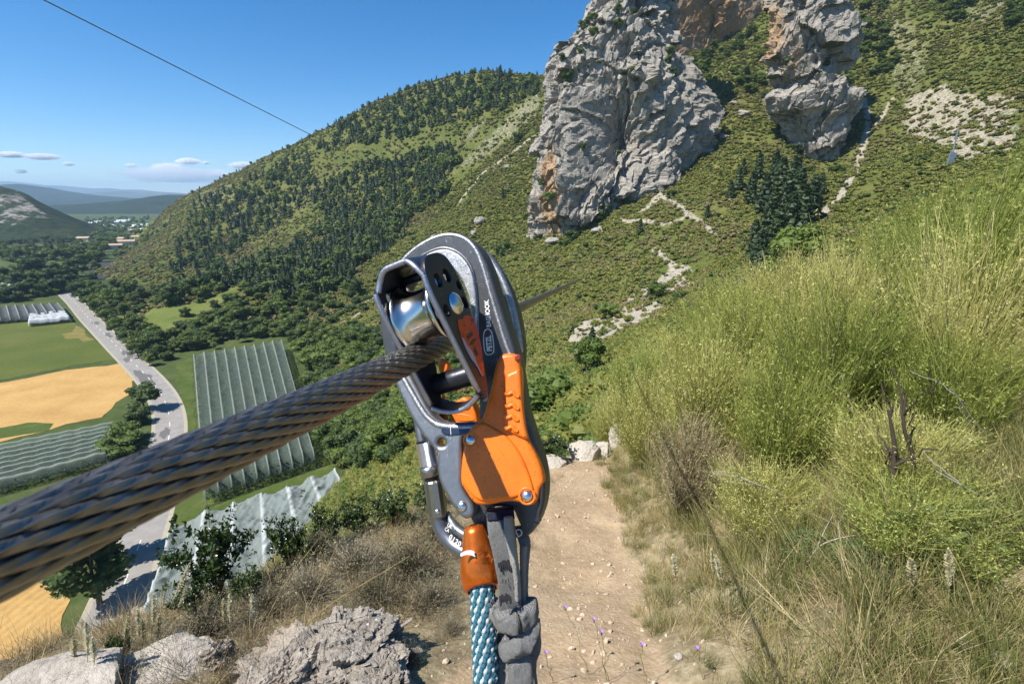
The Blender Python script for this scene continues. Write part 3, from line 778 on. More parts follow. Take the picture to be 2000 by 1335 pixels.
field('field', 'green crop field beside the road', [(-320, 668), (0, 632), (60, 627), (130, 622), (146, 632), (232, 700), (150, 713), (0, 742), (-320, 800)], .008, M_GREEN)
field('field', 'ripe golden wheat field by the road bend', [(-320, 815), (0, 748), (130, 722), (238, 709), (262, 742), (256, 766), (222, 792), (196, 815), (130, 828), (0, 862), (-320, 925)], .008, M_WHEAT)
field('field', 'golden wheat field at the foot of the cliff', [(-500, 1330), (0, 1160), (90, 1130), (138, 1170), (122, 1235), (92, 1290), (50, 1390), (-500, 1700)], .008, M_WHEAT)
field('field', 'green weedy patch in the wheat field', [(-40, 842), (50, 826), (108, 824), (95, 838), (20, 852), (-40, 858)], .014, M_VERGE)
M_THIN = field_mat('thin_crop', (.12, .12, .028), (.20, .165, .05), (.32, .23, .085), .3)
field('field', 'thin yellowish patch in the green field', [(118, 652), (138, 648), (150, 636), (165, 645), (170, 658), (182, 664), (160, 668), (150, 660), (132, 662)], .014, M_THIN)
field('meadow', 'light green grass verge beside the netted orchard', [(342, 712), (374, 696), (380, 835), (400, 960), (330, 1010), (345, 900), (352, 800)], .008, M_VERGE)
field('meadow', 'mown grass strip between the two orchards', [(320, 1010), (400, 960), (470, 930), (640, 900), (660, 930), (540, 960), (420, 1000), (330, 1040), (280, 1150), (220, 1290), (190, 1330), (285, 1060)], .010, M_VERGE)
field('meadow', 'sunlit meadow beyond the valley trees', [(-60, 530), (0, 516), (45, 513), (135, 513), (140, 522), (90, 528), (20, 540)], .008, M_VERGE)

def draped(name, label, pix, mat, lift=.25, step=1.6):
    W = [hit(*p) for p in pix]; W = np.array([p for p in W if p is not None]); lo, hi = W[:, :2].min(0), W[:, :2].max(0)
    X, Y = np.meshgrid(np.arange(lo[0], hi[0] + step, step), np.arange(lo[1], hi[1] + step, step), indexing='ij')
    wob = 2.2 * fbm(X / 7, Y / 7, 0, 3, 17); m = inpoly(X + wob, Y + wob[::-1], [tuple(q[:2]) for q in W])
    Z = np.maximum(hill(X, Y), VALLEY) + lift; n = X.size; idx = np.arange(n).reshape(X.shape); F = np.stack([idx[:-1, :-1], idx[1:, :-1], idx[1:, 1:], idx[:-1, 1:]], -1)[m[:-1, :-1]]
    g = Geo(); g.add(np.stack([X, Y, Z], -1), F); return tag(g.build(name, mat, smooth=True), label, kind='structure')
M_MEADOW = field_mat('meadow_grass', (.075, .105, .022), (.125, .15, .035), (.22, .20, .07), .1)
M_BANKSHADE = plain_mat('painted_bank_shade', (.030, .031, .036), .95, scale=.4, var=.3)  # dark colour stands in for the shade on the steep bank
MEADOW = [(272, 622), (300, 600), (335, 598), (400, 588), (466, 556), (474, 568), (440, 592), (385, 622), (350, 640), (300, 655), (280, 640)]
draped('meadow', 'sunny sloping meadow between the hedge and the forest', MEADOW, M_MEADOW)
draped('bank', 'steep bank at the foot of the ridge, its shade painted dark', [(168, 520), (176, 514), (215, 510), (250, 495), (275, 487), (290, 488), (265, 508), (230, 528), (190, 548), (172, 550)], M_BANKSHADE, .3, 2.5)
# ---- netted orchards
def net_mat(name, c, seam, alpha):
    m = Mat(name); p = m.pos()
    n = m.noise(p, .5, 5, .7)
    f = m.ramp(m.attr('seam'), [(.80, 0.0), (.93, 1.0)])
    col = m.mix(f, m.mix(n, tuple(x * .72 for x in c), c), seam)
    d = m.n('ShaderNodeBsdfDiffuse'); m.val(d.inputs[0], col)
    tl = m.n('ShaderNodeBsdfTranslucent'); m.val(tl.inputs[0], col)
    mx0 = m.n('ShaderNodeMixShader'); mx0.inputs[0].default_value = .3; m.l(d.outputs[0], mx0.inputs[1]); m.l(tl.outputs[0], mx0.inputs[2])
    tr = m.n('ShaderNodeBsdfTransparent'); mx = m.n('ShaderNodeMixShader')
    op = m.math('ADD', alpha, m.math('MULTIPLY', f, .25)); m.l(op, mx.inputs[0])
    m.l(tr.outputs[0], mx.inputs[1]); m.l(mx0.outputs[0], mx.inputs[2])
    return m.done(mx.outputs[0])
M_NETG = net_mat('green_hail_net', (.22, .28, .235), (.40, .44, .39), .43)
M_NETW = net_mat('white_hail_net', (.40, .455, .425), (.58, .61, .59), .74)
M_NETD = net_mat('dark_hail_net', (.16, .18, .18), (.34, .36, .35), .82)
M_NETX = net_mat('bright_hail_net', (.62, .66, .68), (.8, .82, .84), .9)
M_ROWL = leaf_mat('orchard_leaf', (.030, .055, .018), (.06, .095, .03))
M_POST = plain_mat('orchard_post', (.3, .26, .2), .9)
def leaf_quads(C, size, rng, flat=0.0, aspect=.6):
    n = len(C); A = rng.normal(size=(n, 3)); A[:, 2] *= (1 - flat); A /= np.linalg.norm(A, axis=1, keepdims=True)
    B = rng.normal(size=(n, 3)); B -= (B * A).sum(1, keepdims=True) * A
    if flat: B[:, 2] *= (1 - flat)
    B /= np.maximum(np.linalg.norm(B, axis=1, keepdims=True), 1e-9)
    sz = np.broadcast_to(np.asarray(size, float), (n,))[:, None] * rng.uniform(.7, 1.3, (n, 1))
    return np.stack([C - A * sz, C + B * sz * aspect, C + A * sz, C - B * sz * aspect], 1)
def orchard(name, label, group, quad, z, rows, along, mat, ridge_h=.8, crumple=.25, side=True, nu=16, nv=60, tip=.0, rowtrees=True, seed=0):
    """quad: pixels far-left, far-right, near-right, near-left of the net top; rows run from far to near (along=0) or left to right (1)"""
    Q = [at_z(px, py, VALLEY + z) for px, py in quad]
    FL, FR, NR, NL = [q for q in Q]
    if along == 1: FL, FR, NR, NL = NL, FL, FR, NR
    U = rows * nu
    u = np.linspace(0, 1, U + 1)[:, None]; v = np.linspace(0, 1, nv + 1)[None]
    P = ((FL[None, None] * (1 - u)[..., None] + FR[None, None] * u[..., None]) * (1 - v)[..., None] + (NL[None, None] * (1 - u)[..., None] + NR[None, None] * u[..., None]) * v[..., None])
    ph = (u * rows) % 1.0; tri = np.abs(ph - .5) * 2            # 1 on the ridge wire, 0 in the sag
    wv = .5 + .5 * np.cos(v * nv / 6 * 2 * math.pi)
    x, y = P[..., 0], P[..., 1]
    P[..., 2] += ridge_h * (tri ** 1.7) * (.8 + .2 * wv) - ridge_h + crumple * (fbm(x / 2.2, y / 2.2, seed, 4, seed) + ridged(x / 1.5, y / 5.0, seed, 3, seed + 2) * .8)
    endv = np.minimum(v, 1 - v)
    rt = np.random.default_rng(seed + 3).uniform(.0, .7, U + 1)[:, None] if tip > .6 else 1.0
    P[..., 2] += tip * rt * tri ** 3 * np.exp(-endv * nv / 5.0)
    g = Geo()
    G = P
    if side:   # the net hangs down round the edge
        def drop(A, dz, out):
            B = A.copy(); B[:, 2] = np.maximum(VALLEY + .3, B[:, 2] - dz); B[:, :2] += out; return B
        e0 = drop(P[:, 0], z * .55, (FL - NL)[:2] / np.linalg.norm((FL - NL)[:2]) * .5); e1 = drop(P[:, -1], z * .55, (NL - FL)[:2] / np.linalg.norm((NL - FL)[:2]) * .5)
        G = np.concatenate([e0[:, None], P, e1[:, None]], 1)
        s0 = drop(G[0], z * .6, (FL - FR)[:2] / np.linalg.norm((FL - FR)[:2]) * .4); s1 = drop(G[-1], z * .6, (FR - FL)[:2] / np.linalg.norm((FR - FL)[:2]) * .4)
        G = np.concatenate([s0[None], G, s1[None]], 0)
        tri2 = np.concatenate([[.3], tri[:, 0], [.3]])
    else: tri2 = tri[:, 0]
    g.grid(G)
    root = empty(name, tuple(((FL + FR + NL + NR) / 4)[:2]) + (VALLEY,))
    me = g.mesh('net', True); me.materials.append(mat)
    attr(me, 'seam', np.repeat(tri2[:, None], G.shape[1], 1))
    n = link('net', me, root); n.matrix_parent_inverse = Matrix.Translation(-Vector(root.location))
    rng = np.random.default_rng(seed + 5)
    for r in range(rows):
        uu = (r + .5) / rows
        a = FL * (1 - uu) + FR * uu; b = NL * (1 - uu) + NR * uu
        if rowtrees:
            L = np.linalg.norm(b - a); k = int(L * 40)
            t = rng.uniform(0.0, 1.0, k)[:, None]
            Cn = a + (b - a) * t; Cn[:, 2] = VALLEY + .5 + rng.uniform(0, 1, k) ** .8 * (z - ridge_h - .55)
            pr = np.array((-(b - a)[1], (b - a)[0], 0)) / L
            Cn += pr * rng.normal(0, .55, (k, 1))
            gg = Geo(); gg.polys(leaf_quads(Cn, .26, rng)); oo = gg.build('fruit_tree_row', M_ROWL, root); oo['kind'] = 'stuff'; oo.matrix_parent_inverse = Matrix.Translation(-Vector(root.location))
    for r in range(rows + 1):
        uu = r / rows
        for vv_ in (0.0, 1.0):
            q = (FL * (1 - uu) + FR * uu) * (1 - vv_) + (NL * (1 - uu) + NR * uu) * vv_
            gg = Geo(); gg.tube([(q[0], q[1], VALLEY), (q[0], q[1], VALLEY + z + tip * .9)], .06, 5)
            oo = gg.build('post', M_POST, root); oo.matrix_parent_inverse = Matrix.Translation(-Vector(root.location))
    tag(root, label, 'orchard', group)
    return root
GN = 'netted orchards in the valley'
orchard('netted_orchard', 'large grey green netted orchard in long stripes beyond the cable', GN, [(378, 692), (550, 664), (612, 880), (398, 950)], 3.6, 9, 0, M_NETG, .36, .22, seed=1, tip=.5, nv=90)
orchard('netted_orchard', 'crumpled white netted orchard right below the ledge', GN, [(338, 1022), (655, 918), (705, 1010), (255, 1275)], 3.4, 6, 0, M_NETW, .42, .55, seed=4, tip=.61, nu=24, nv=120)
orchard('netted_orchard', 'green netted orchard with rows running along the wheat field', GN, [(-260, 918), (222, 822), (205, 880), (-260, 1000)], 3.2, 7, 1, M_NETG, .7, .12, seed=7, nv=70)
orchard('netted_orchard', 'dark grey netted orchard beyond the green field', GN, [(-40, 598), (112, 590), (126, 606), (-40, 620)], 3.4, 9, 0, M_NETD, .8, .15, seed=9, nv=20)
orchard('netted_orchard', 'white netted row at the edge of the green field', GN, [(58, 613), (126, 606), (134, 616), (56, 624)], 3.0, 4, 1, M_NETX, .8, .4, seed=12, nv=30)
orchard('netted_orchard', 'white netted orchard among the trees by the meadow', GN, [(-60, 548), (46, 551), (40, 562), (-60, 566)], 3.2, 8, 0, M_NETX, .8, .2, seed=14, nv=16)
# ---- greenhouses and houses far down the valley
M_POLY = plain_mat('polytunnel_film', (.72, .74, .75), .5, var=.06, scale=.3)
M_WALLC = plain_mat('house_render', (.62, .52, .40), .9, var=.1, scale=.5)
M_TILE = plain_mat('roof_tile', (.46, .33, .22), .9, var=.2, scale=1)
def tunnel_block(pix, label):
    V = [at_z(px, py, VALLEY) for px, py in pix]; FL, FR, NR, NL = V
    n = max(3, int(np.linalg.norm(FR - FL) / 7)); root = empty('greenhouse', tuple(((FL + NR) / 2)[:2]) + (VALLEY,))
    th = np.linspace(0, math.pi, 9)
    for i in range(n):
        u0, u1 = i / n, (i + .97) / n
        a0, a1 = FL * (1 - u0) + FR * u0, FL * (1 - u1) + FR * u1; b0, b1 = NL * (1 - u0) + NR * u0, NL * (1 - u1) + NR * u1
        A = np.array([(a0 + a1) / 2 + (a1 - a0) / 2 * -math.cos(t) + np.array((0, 0, .3 + 1.7 * math.sin(t))) for t in th]); B = np.array([(b0 + b1) / 2 + (b1 - b0) / 2 * -math.cos(t) + np.array((0, 0, .3 + 1.7 * math.sin(t))) for t in th])
        g = Geo(); g.grid(np.stack([A, B], 0)); g.add(A, [list(range(9))]); g.add(B, [list(range(9))[::-1]])
        o = g.build('tunnel', M_POLY, root, True); o.matrix_parent_inverse = Matrix.Translation(-Vector(root.location))
    tag(root, label, 'greenhouse', 'white greenhouses far down the valley')
for pix, lab in (([(172, 434), (255, 429), (253, 434), (172, 438)], 'white greenhouse block farthest down the valley'), ([(168, 442), (232, 438), (230, 442), (168, 447)], 'white greenhouse block beside the wooded crag'),
                 ([(240, 442), (318, 436), (322, 439), (250, 446)], 'long thin white greenhouse block under the hill spur'), ([(256, 450), (322, 440), (318, 446), (262, 456)], 'broad pale greenhouse block where the hill meets the valley'),
                 ([(200, 467), (232, 465), (230, 470), (200, 471)], 'small white greenhouse among the valley trees')):
    tunnel_block(pix, lab)
def house(px, py, w, d, h, rot, label):
    w, d = w * .75, d * .75; p = at_z(px, py, VALLEY); root = empty('house', (p[0], p[1], VALLEY), rot)
    g = Geo(); g.box((0, 0, h / 2), (w / 2, d / 2, h / 2)); g.build('wall', M_WALLC, root)
    g = Geo(); e = .5; r = h + d * .22
    g.add([(-w/2-e, -d/2-e, h-.1), (w/2+e, -d/2-e, h-.1), (w/2+e, 0, r), (-w/2-e, 0, r), (-w/2-e, d/2+e, h-.1), (w/2+e, d/2+e, h-.1)], [(0, 1, 2, 3), (3, 2, 5, 4)])
    g.add([(-w/2-e, -d/2-e, h-.1), (-w/2-e, d/2+e, h-.1), (-w/2-e, 0, r)], [(0, 1, 2)]); g.add([(w/2+e, -d/2-e, h-.1), (w/2+e, d/2+e, h-.1), (w/2+e, 0, r)], [(0, 2, 1)])
    g.build('roof', M_TILE, root)
    for k in (-.25, .25):
        g = Geo(); g.box((k * w, -d / 2 - .03, h * .5), (.5, .05, .7)); g.build('window', M_TAR, root)
    tag(root, label, 'house', 'houses far down the valley')
for a in ((165, 473, 16, 9, 5, .2, 'red roofed house among the valley trees beside poplars'), (262, 456, 14, 9, 5, .6, 'tan house just below the broad greenhouse'), (248, 478, 20, 9, 4, .5, 'tan farm building near the shaded bank'), (240, 474, 12, 8, 5, -.3, 'small house behind the farm building'),
          (225, 486, 18, 8, 4, .4, 'low tan shed nearest the shaded bank'), (268, 470, 12, 8, 5, 0.1, 'house tucked against the hill spur')):
    house(*a)
# ================================================================== TREES AND SCRUB
M_BARK = plain_mat('bark', (.11, .085, .06), .95, scale=6)
M_PINE = leaf_mat('pine_needles', (.032, .056, .024), (.072, .106, .038), trans=.12, nscale=.08)
M_DECI = leaf_mat('broad_leaves', (.070, .115, .022), (.165, .220, .044), trans=.28, nscale=.06)
M_DARK = leaf_mat('dark_broad_leaves', (.044, .076, .020), (.100, .145, .036), trans=.24, nscale=.08)
M_SCRUB = leaf_mat('scrub_leaves', (.115, .140, .023), (.270, .262, .062), trans=.22, nscale=.05)
M_SCRUB2 = leaf_mat('dry_scrub', (.13, .115, .040), (.24, .20, .085), trans=.15, nscale=.07)

def blob_points(rng, n, centres, radii, shell=.55):
    k = rng.integers(0, len(centres), n)
    D = rng.normal(size=(n, 3)); D /= np.linalg.norm(D, axis=1, keepdims=True)
    r = (shell + (1 - shell) * rng.uniform(0, 1, n) ** .6)
    return centres[k] + D * r[:, None] * radii[k]
def core(g, Cn, R, rng, k=.72, nu=6, nv=8, lift=0.0):
    """dense inner foliage: lumpy bodies under the outer leaves"""
    u = np.linspace(0, math.pi, nu); v = np.linspace(0, 2 * math.pi, nv, endpoint=False); U, V = np.meshgrid(u, v, indexing='ij'); D = np.stack([np.sin(U) * np.cos(V), np.sin(U) * np.sin(V), np.cos(U)], -1)
    for c, r in zip(Cn, R):
        g.grid(c + D * r * k * rng.uniform(.75, 1.15, D.shape[:2] + (1,)), closed_v=True)
def deciduous(seed, n=700, leaf=.045, width=.42, base=.16):
    rng = np.random.default_rng(seed); nb = 16
    th = rng.uniform(0, 6.28, nb); rr = rng.uniform(0.1, 1, nb) ** .5 * width * .72; zz = rng.uniform(base + .16, .86, nb)
    rr *= np.sqrt(np.clip(1 - ((zz - .52) / .5) ** 2, .1, 1))
    Cn = np.stack([rr * np.cos(th), rr * np.sin(th), zz], -1); R = np.stack([rng.uniform(.13, .21, nb)] * 2 + [rng.uniform(.10, .16, nb)], -1) * (width / .42)
    g = Geo(); g.polys(leaf_quads(blob_points(rng, n, Cn, R, .75), leaf, rng, .5, .7)); core(g, Cn, R, rng)
    t = Geo(); t.tube([(0, 0, -.03), (.01, 0, .15), (0.0, .01, .4), (.02, 0, .6)], [.034, .026, .018, .008], 7)
    for i in range(6):
        b = Cn[i]; t.tube([(0, 0, rng.uniform(.18, .35)), b * .5 + np.array((0, 0, .14)), b], [.014, .009, .004], 5)
    return t, g
def poplar(seed):
    rng = np.random.default_rng(seed); nb = 12; zz = np.linspace(.15, .95, nb)
    Cn = np.stack([rng.normal(0, .015, nb), rng.normal(0, .015, nb), zz], -1); w = .085 * np.sqrt(np.clip(1 - ((zz - .45) / .56) ** 2, .05, 1))
    R = np.stack([w + .02, w + .02, np.full(nb, .09)], -1)
    g = Geo(); g.polys(leaf_quads(blob_points(rng, 420, Cn, R), .03, rng, 0, .6)); t = Geo(); t.tube([(0, 0, -.02), (0, 0, .9)], [.015, .004], 6)
    return t, g
def pine(seed, whorls=11, br=7, per=5, width=.26, leaf=.055):
    rng = np.random.default_rng(seed); Cs = []; t = Geo(); t.tube([(0, 0, -.03), (0.004, 0, .5), (0, 0, .97)], [.022, .014, .003], 6)
    for i in range(whorls):
        h = .14 + .84 * i / (whorls - 1) + rng.uniform(-.015, .015); R = width * (1 - (h - .14) / .9) ** .75 * rng.uniform(.75, 1.1) + .02
        if h < .24: R *= .7
        a0 = rng.uniform(0, 6.28)
        for b in range(br):
            if rng.uniform() < .12: continue
            a = a0 + b * 6.28 / br + rng.uniform(-.2, .2); Rb = R * rng.uniform(.7, 1.1)
            for k in range(per):
                f = (k + .8) / per
                Cs.append((math.cos(a) * Rb * f + rng.normal(0, .012), math.sin(a) * Rb * f + rng.normal(0, .012), h + .05 * f - .03 * f * f * 2 + rng.normal(0, .012)))
    g = Geo(); g.polys(leaf_quads(np.array(Cs), leaf, rng, .45, .55))
    hh = np.linspace(.2, .9, 7); core(g, np.stack([hh * 0, hh * 0, hh], -1), np.stack([width * .62 * (1 - (hh - .14) / .9) ** .75 + .015] * 2 + [np.full(7, .09)], -1), rng, 1.0, 5, 8)
    return t, g
def far_tree(kind, seed):
    rng = np.random.default_rng(seed)
    if kind == 'pine':
        t, g = pine(seed, 7, 6, 4, rng.uniform(.27, .40), .075)
    else:
        t, g = deciduous(seed, 300, .06, rng.uniform(.42, .5), .05)
    h = Geo(); h.v, h.f, h.m, h.n = g.v, g.f, g.m, g.n
    for V_, in zip(t.v): pass
    off = h.n
    for k in t.f:
        h.f.setdefault(k, []).extend([f + off for f in t.f[k]]); h.m.setdefault(k, []).extend([np.full(len(f), 1) for f in t.f[k]])
    h.v = h.v + t.v; h.n += t.n
    me = h.mesh(kind + '_tree'); me.materials.append(M_PINE if kind == 'pine' else M_DECI); me.materials.append(M_BARK)
    return me
def parts_of(pair, mat, nm):
    t, g = pair; tm = t.mesh('trunk', True); tm.materials.append(M_BARK); cm = g.mesh('crown'); cm.materials.append(mat)
    return (tm, cm)
K_DECI = [parts_of(deciduous(s, 1700, .030), M_DECI, 'd') for s in (1, 2, 3, 4)]
K_DARK = [parts_of(deciduous(s, 1700, .030), M_DARK, 'k') for s in (11, 12, 13)]
K_BUSH = [parts_of(deciduous(s, 1700, .036, .62, -.1), M_DECI, 'b') for s in (21, 22, 23)]
K_DBUSH = [parts_of(deciduous(s, 1700, .036, .62, -.1), M_DARK, 'b') for s in (24, 25)]
K_PINE = [parts_of(pine(s, 13, 8, 6), M_PINE, 'p') for s in (31, 32, 33, 34)]
K_CEDAR = [parts_of(pine(s, 12, 9, 8, .34, .05), M_PINE, 'c') for s in (41, 42, 43)]
K_POP = [parts_of(poplar(s), M_DARK, 'o') for s in (51, 52)]
F_PINE = [far_tree('pine', 60 + i) for i in range(5)]; F_DECI = [far_tree('broadleaf', 70 + i) for i in range(4)]
def ground_at(p): return max(float(hill(p[0], p[1])), VALLEY)
def plant(kinds, name, p, h, label, cat, group=None, wide=1.0):
    tm, cm = kinds[random.randrange(len(kinds))]
    r = empty(name, (p[0], p[1], p[2] - .02 * h), random.uniform(0, 6.28)); r.scale = (h * wide * random.uniform(.9, 1.1), h * wide * random.uniform(.9, 1.1), h)
    link('trunk', tm, r); link('crown', cm, r)
    return tag(r, label, cat, group)
def tree_px(kinds, name, px, py, hp, label, cat='tree', group=None, wide=1.0):
    p = hit(px, py)
    if p is None: return None
    return plant(kinds, name, p, hp / 1000 * (p[1] * CP - p[2] * SP), label, cat, group, wide)
# -- trees one can point to
for a in ((K_DARK, 'tree', 282, 803, 62, 'round dark tree beside the road bend and the wheat field', 1.25), (K_DBUSH, 'bush', 268, 830, 34, 'dark bush under the round tree at the road bend', 1.2), (K_BUSH, 'bush', 245, 868, 46, 'bright green bush between green netted orchard and road', 1.5),
          (K_BUSH, 'bush', 232, 892, 40, 'low bright bush just above the thick cable', 1.6), (K_DARK, 'tree', 195, 1180, 185, 'big dark tree below the cable shading the road', .92), (K_DARK, 'tree', 228, 1095, 150, 'dark tree half hidden by the cable at the road', .9),
          (K_DBUSH, 'bush', 664, 893, 62, 'round dark bush at the corner of the netted orchard', 1.0), (K_BUSH, 'bush', 1060, 842, 120, 'leafy green bush right of the orange gate', 1.15), (K_DECI, 'tree', 1145, 742, 95, 'leafy tree under the pale scree patch', .9), (K_CEDAR, 'pine_tree', 1155, 700, 62, 'small dark pine at the foot of the scree', .9),
          (K_BUSH, 'bush', 1285, 585, 38, 'round bush growing in the pale scree', 1.1), (K_DBUSH, 'bush', 1325, 590, 24, 'dark bush beside the round bush in the scree', 1.2), (K_BUSH, 'bush', 1190, 620, 30, 'green bush on the upper edge of the scree', 1.3), (K_DBUSH, 'bush', 982, 503, 34, 'dark bush right behind the top of the hook', 1.0),
          (K_DBUSH, 'bush', 692, 580, 40, 'dark bush on the slope left of the pulley', .9), (K_DECI, 'tree', 1545, 560, 130, 'bright green broadleaf tree before the dark pine grove', 1.0), (K_DECI, 'tree', 960, 640, 36, 'small bright tree just left of the far cable', 1.0),
          (K_CEDAR, 'pine_tree', 1250, 458, 30, 'lone dark pine beside the thin hillside track', 1.0), (K_CEDAR, 'pine_tree', 1380, 432, 30, 'small pine beyond the fork of the track', 1.0), (K_DBUSH, 'bush', 1310, 388, 18, 'dark bush at the fork of the hillside track', 1.1), (K_CEDAR, 'pine_tree', 1425, 390, 34, 'small pine left of the pine grove', 1.1), (K_DBUSH, 'bush', 1175, 428, 38, 'dark bush at the foot of the tall tower', .9),
          (K_DBUSH, 'bush', 1040, 425, 38, 'dark bush against the left foot of the tall tower', .8), (K_DBUSH, 'bush', 1010, 280, 22, 'dark bush left of the tall tower on the bare strata', 1.1), (K_PINE, 'pine_tree', 982, 392, 22, 'lone pine on the open slope left of the tower', 1.0),
          (K_DARK, 'tree', 655, 905, 30, 'small tree by the orchard corner', 1.1), (K_DECI, 'tree', 585, 700, 45, 'bright tree behind the corner of the netted orchard', 1.2), (K_BUSH, 'bush', 620, 720, 46, 'broad bright bush right of the netted orchard', 1.3),
          (K_DARK, 'tree', 340, 596, 44, 'dark tree in the middle of the sunny meadow', 1.2), (K_DBUSH, 'bush', 362, 620, 20, 'round bush on the sunny meadow', 1.1), (K_DBUSH, 'bush', 335, 655, 16, 'small bush on the lower meadow', 1.1), (K_DBUSH, 'bush', 420, 600, 16, 'small bush on the upper meadow', 1.1)):
    tree_px(*a[:6], 'tree' if 'tree' in a[1] else 'bush', None, a[6])
# pine grove below the pale tower
for i, (px, py, hp) in enumerate(((1480, 545, 95), (1510, 520, 110), (1535, 500, 120), (1470, 500, 70), (1500, 470, 90), (1560, 470, 105), (1580, 440, 90), (1530, 440, 90), (1490, 420, 75), (1465, 400, 60), (1520, 395, 80), (1555, 410, 80), (1440, 375, 45), (1590, 410, 60), (1545, 370, 62), (1510, 360, 60), (1480, 350, 48), (1450, 345, 34), (1600, 385, 45), (1475, 530, 70), (1555, 350, 46))):
    tree_px(K_CEDAR, 'pine_tree', px, py, hp, 'dark pine in the grove below the pale rock tower', 'tree', 'pines of the grove', 1.0)
# trees crowding the road and the valley
GV = 'broadleaf trees of the valley'
def row(pts, n, h0, h1, label, kinds, wide=1.1, jit=9, name='tree', group=GV):
    L = smooth_line(np.array(pts, float), max(n * 3, 12)); idx = np.linspace(0, len(L) - 1, n).astype(int)
    for k in idx:
        tree_px(kinds, name, L[k, 0] + random.uniform(-jit, jit), L[k, 1] + random.uniform(-jit * .4, jit * .4), random.uniform(h0, h1), label, 'tree', group, wide)
row([(160, 588), (205, 625), (240, 665), (285, 712)], 16, 26, 40, 'round tree in the hedge along the right of the road', K_DECI + K_DARK, 1.05, 8, group='trees along the road')
row([(190, 580), (235, 615), (270, 650), (310, 690)], 14, 28, 44, 'round tree in the hedge along the right of the road', K_DECI + K_DARK, 1.05, 8, group='trees along the road')
row([(230, 575), (280, 588), (330, 582), (400, 572), (450, 552)], 12, 28, 44, 'tree behind the sunny meadow at the forest edge', K_DARK, 1.1, 10, group='trees edging the meadow')
row([(300, 700), (330, 690), (370, 676), (440, 664), (520, 648), (570, 650)], 22, 22, 36, 'tree in the belt behind the striped orchard', K_DECI + K_DARK, 1.15, 7, group='trees behind the orchard')
row([(330, 672), (400, 640), (470, 625), (540, 615)], 12, 18, 30, 'tree in the belt behind the striped orchard', K_BUSH + K_DECI, 1.2, 14, group='trees behind the orchard')
row([(0, 590), (50, 582), (105, 575), (125, 562)], 16, 22, 34, 'dark tree in the wood left of the road', K_DARK, 1.15, 8, group='trees of the wood left of the road')
row([(0, 560), (60, 558), (110, 556), (140, 545), (160, 530)], 18, 26, 44, 'dark tree in the wood left of the road', K_DARK + K_DECI, 1.15, 9, group='trees of the wood left of the road')
row([(45, 532), (62, 534), (82, 532)], 4, 26, 34, 'broad tree standing in front of the sunlit meadow', K_DARK, 1.5, 4, group='trees before the meadow')
row([(0, 508), (40, 508), (90, 508), (140, 506), (170, 500), (200, 495)], 30, 16, 26, 'tree in the valley wood behind the meadow', K_DECI + K_DARK, 1.15, 7)
row([(0, 495), (60, 492), (120, 490), (180, 486), (230, 482)], 28, 10, 17, 'tree in the valley wood behind the meadow', K_DECI + K_DARK, 1.15, 7)
row([(0, 480), (60, 477), (120, 473), (160, 470)], 20, 9, 15, 'tree in the valley wood behind the meadow', K_DARK, 1.2, 6)
row([(165, 463), (210, 464), (250, 464), (285, 462)], 16, 5, 8, 'tree in the valley wood behind the meadow', K_DARK, 1.2, 5)
row([(150, 505), (175, 500), (200, 510)], 8, 22, 30, 'tree in the valley wood behind the meadow', K_DECI, 1.1, 8)
for px, py, hp in ((92, 492, 26), (118, 490, 24), (126, 491, 24), (156, 496, 30), (185, 466, 12), (103, 470, 14)):
    tree_px(K_POP, 'poplar_tree', px, py, hp, 'slender dark poplar rising from the valley wood', 'tree', 'poplars in the valley wood')
# undergrowth that cloaks the valley between the trees
def in_px_poly(n, poly, rng):
    poly = np.array(poly, float); lo, hi = poly.min(0), poly.max(0); out = []
    q = rng.uniform(lo, hi, (n, 2)); q = q[inpoly(q[:, 0], q[:, 1], [tuple(p) for p in poly])]
    q = q[~inpoly(q[:, 0], q[:, 1] - 3, MEADOW)]
    for px, py in q:
        p = hit(px, py)
        if p is not None: out.append(p)
    return np.array(out).reshape(-1, 3)
rng = np.random.default_rng(77)
UW = np.concatenate([in_px_poly(620, [(-10, 470), (170, 446), (330, 440), (300, 470), (200, 520), (170, 560), (100, 580), (-10, 592), (-10, 540), (30, 532), (140, 528), (140, 510), (-10, 510)], rng), in_px_poly(330, [(300, 715), (230, 600), (330, 560), (470, 545), (700, 560), (720, 650), (640, 700), (560, 655), (375, 690)], rng),
                     in_px_poly(420, [(570, 660), (720, 640), (880, 700), (900, 820), (720, 930), (650, 900), (610, 800), (600, 735)], rng)])
sc_ = rng.uniform(2.2, 5.5, len(UW)); 
scatter('undergrowth', [K_BUSH[0][1], K_BUSH[1][1], K_DBUSH[0][1], K_DECI[0][1], K_DARK[1][1]], UW, np.c_[np.zeros((len(UW), 2)), rng.uniform(0, 6.28, len(UW))], np.c_[sc_ * 1.15, sc_ * 1.15, sc_ * rng.uniform(.7, 1.1, len(UW))], 'dense green thickets filling the foot of the slope')
FW = in_px_poly(420, [(160, 426), (335, 424), (325, 440), (300, 468), (200, 478), (150, 470)], rng); FW = FW[(FW[:, 2] < VALLEY + 2)]
s = rng.uniform(3.5, 7.5, len(FW))
scatter('far_wood', F_DECI, FW, np.c_[np.zeros((len(FW), 2)), rng.uniform(0, 6.28, len(FW))], np.c_[s * 1.4, s * 1.4, s], 'small dark trees dotting the far valley floor among the greenhouses')
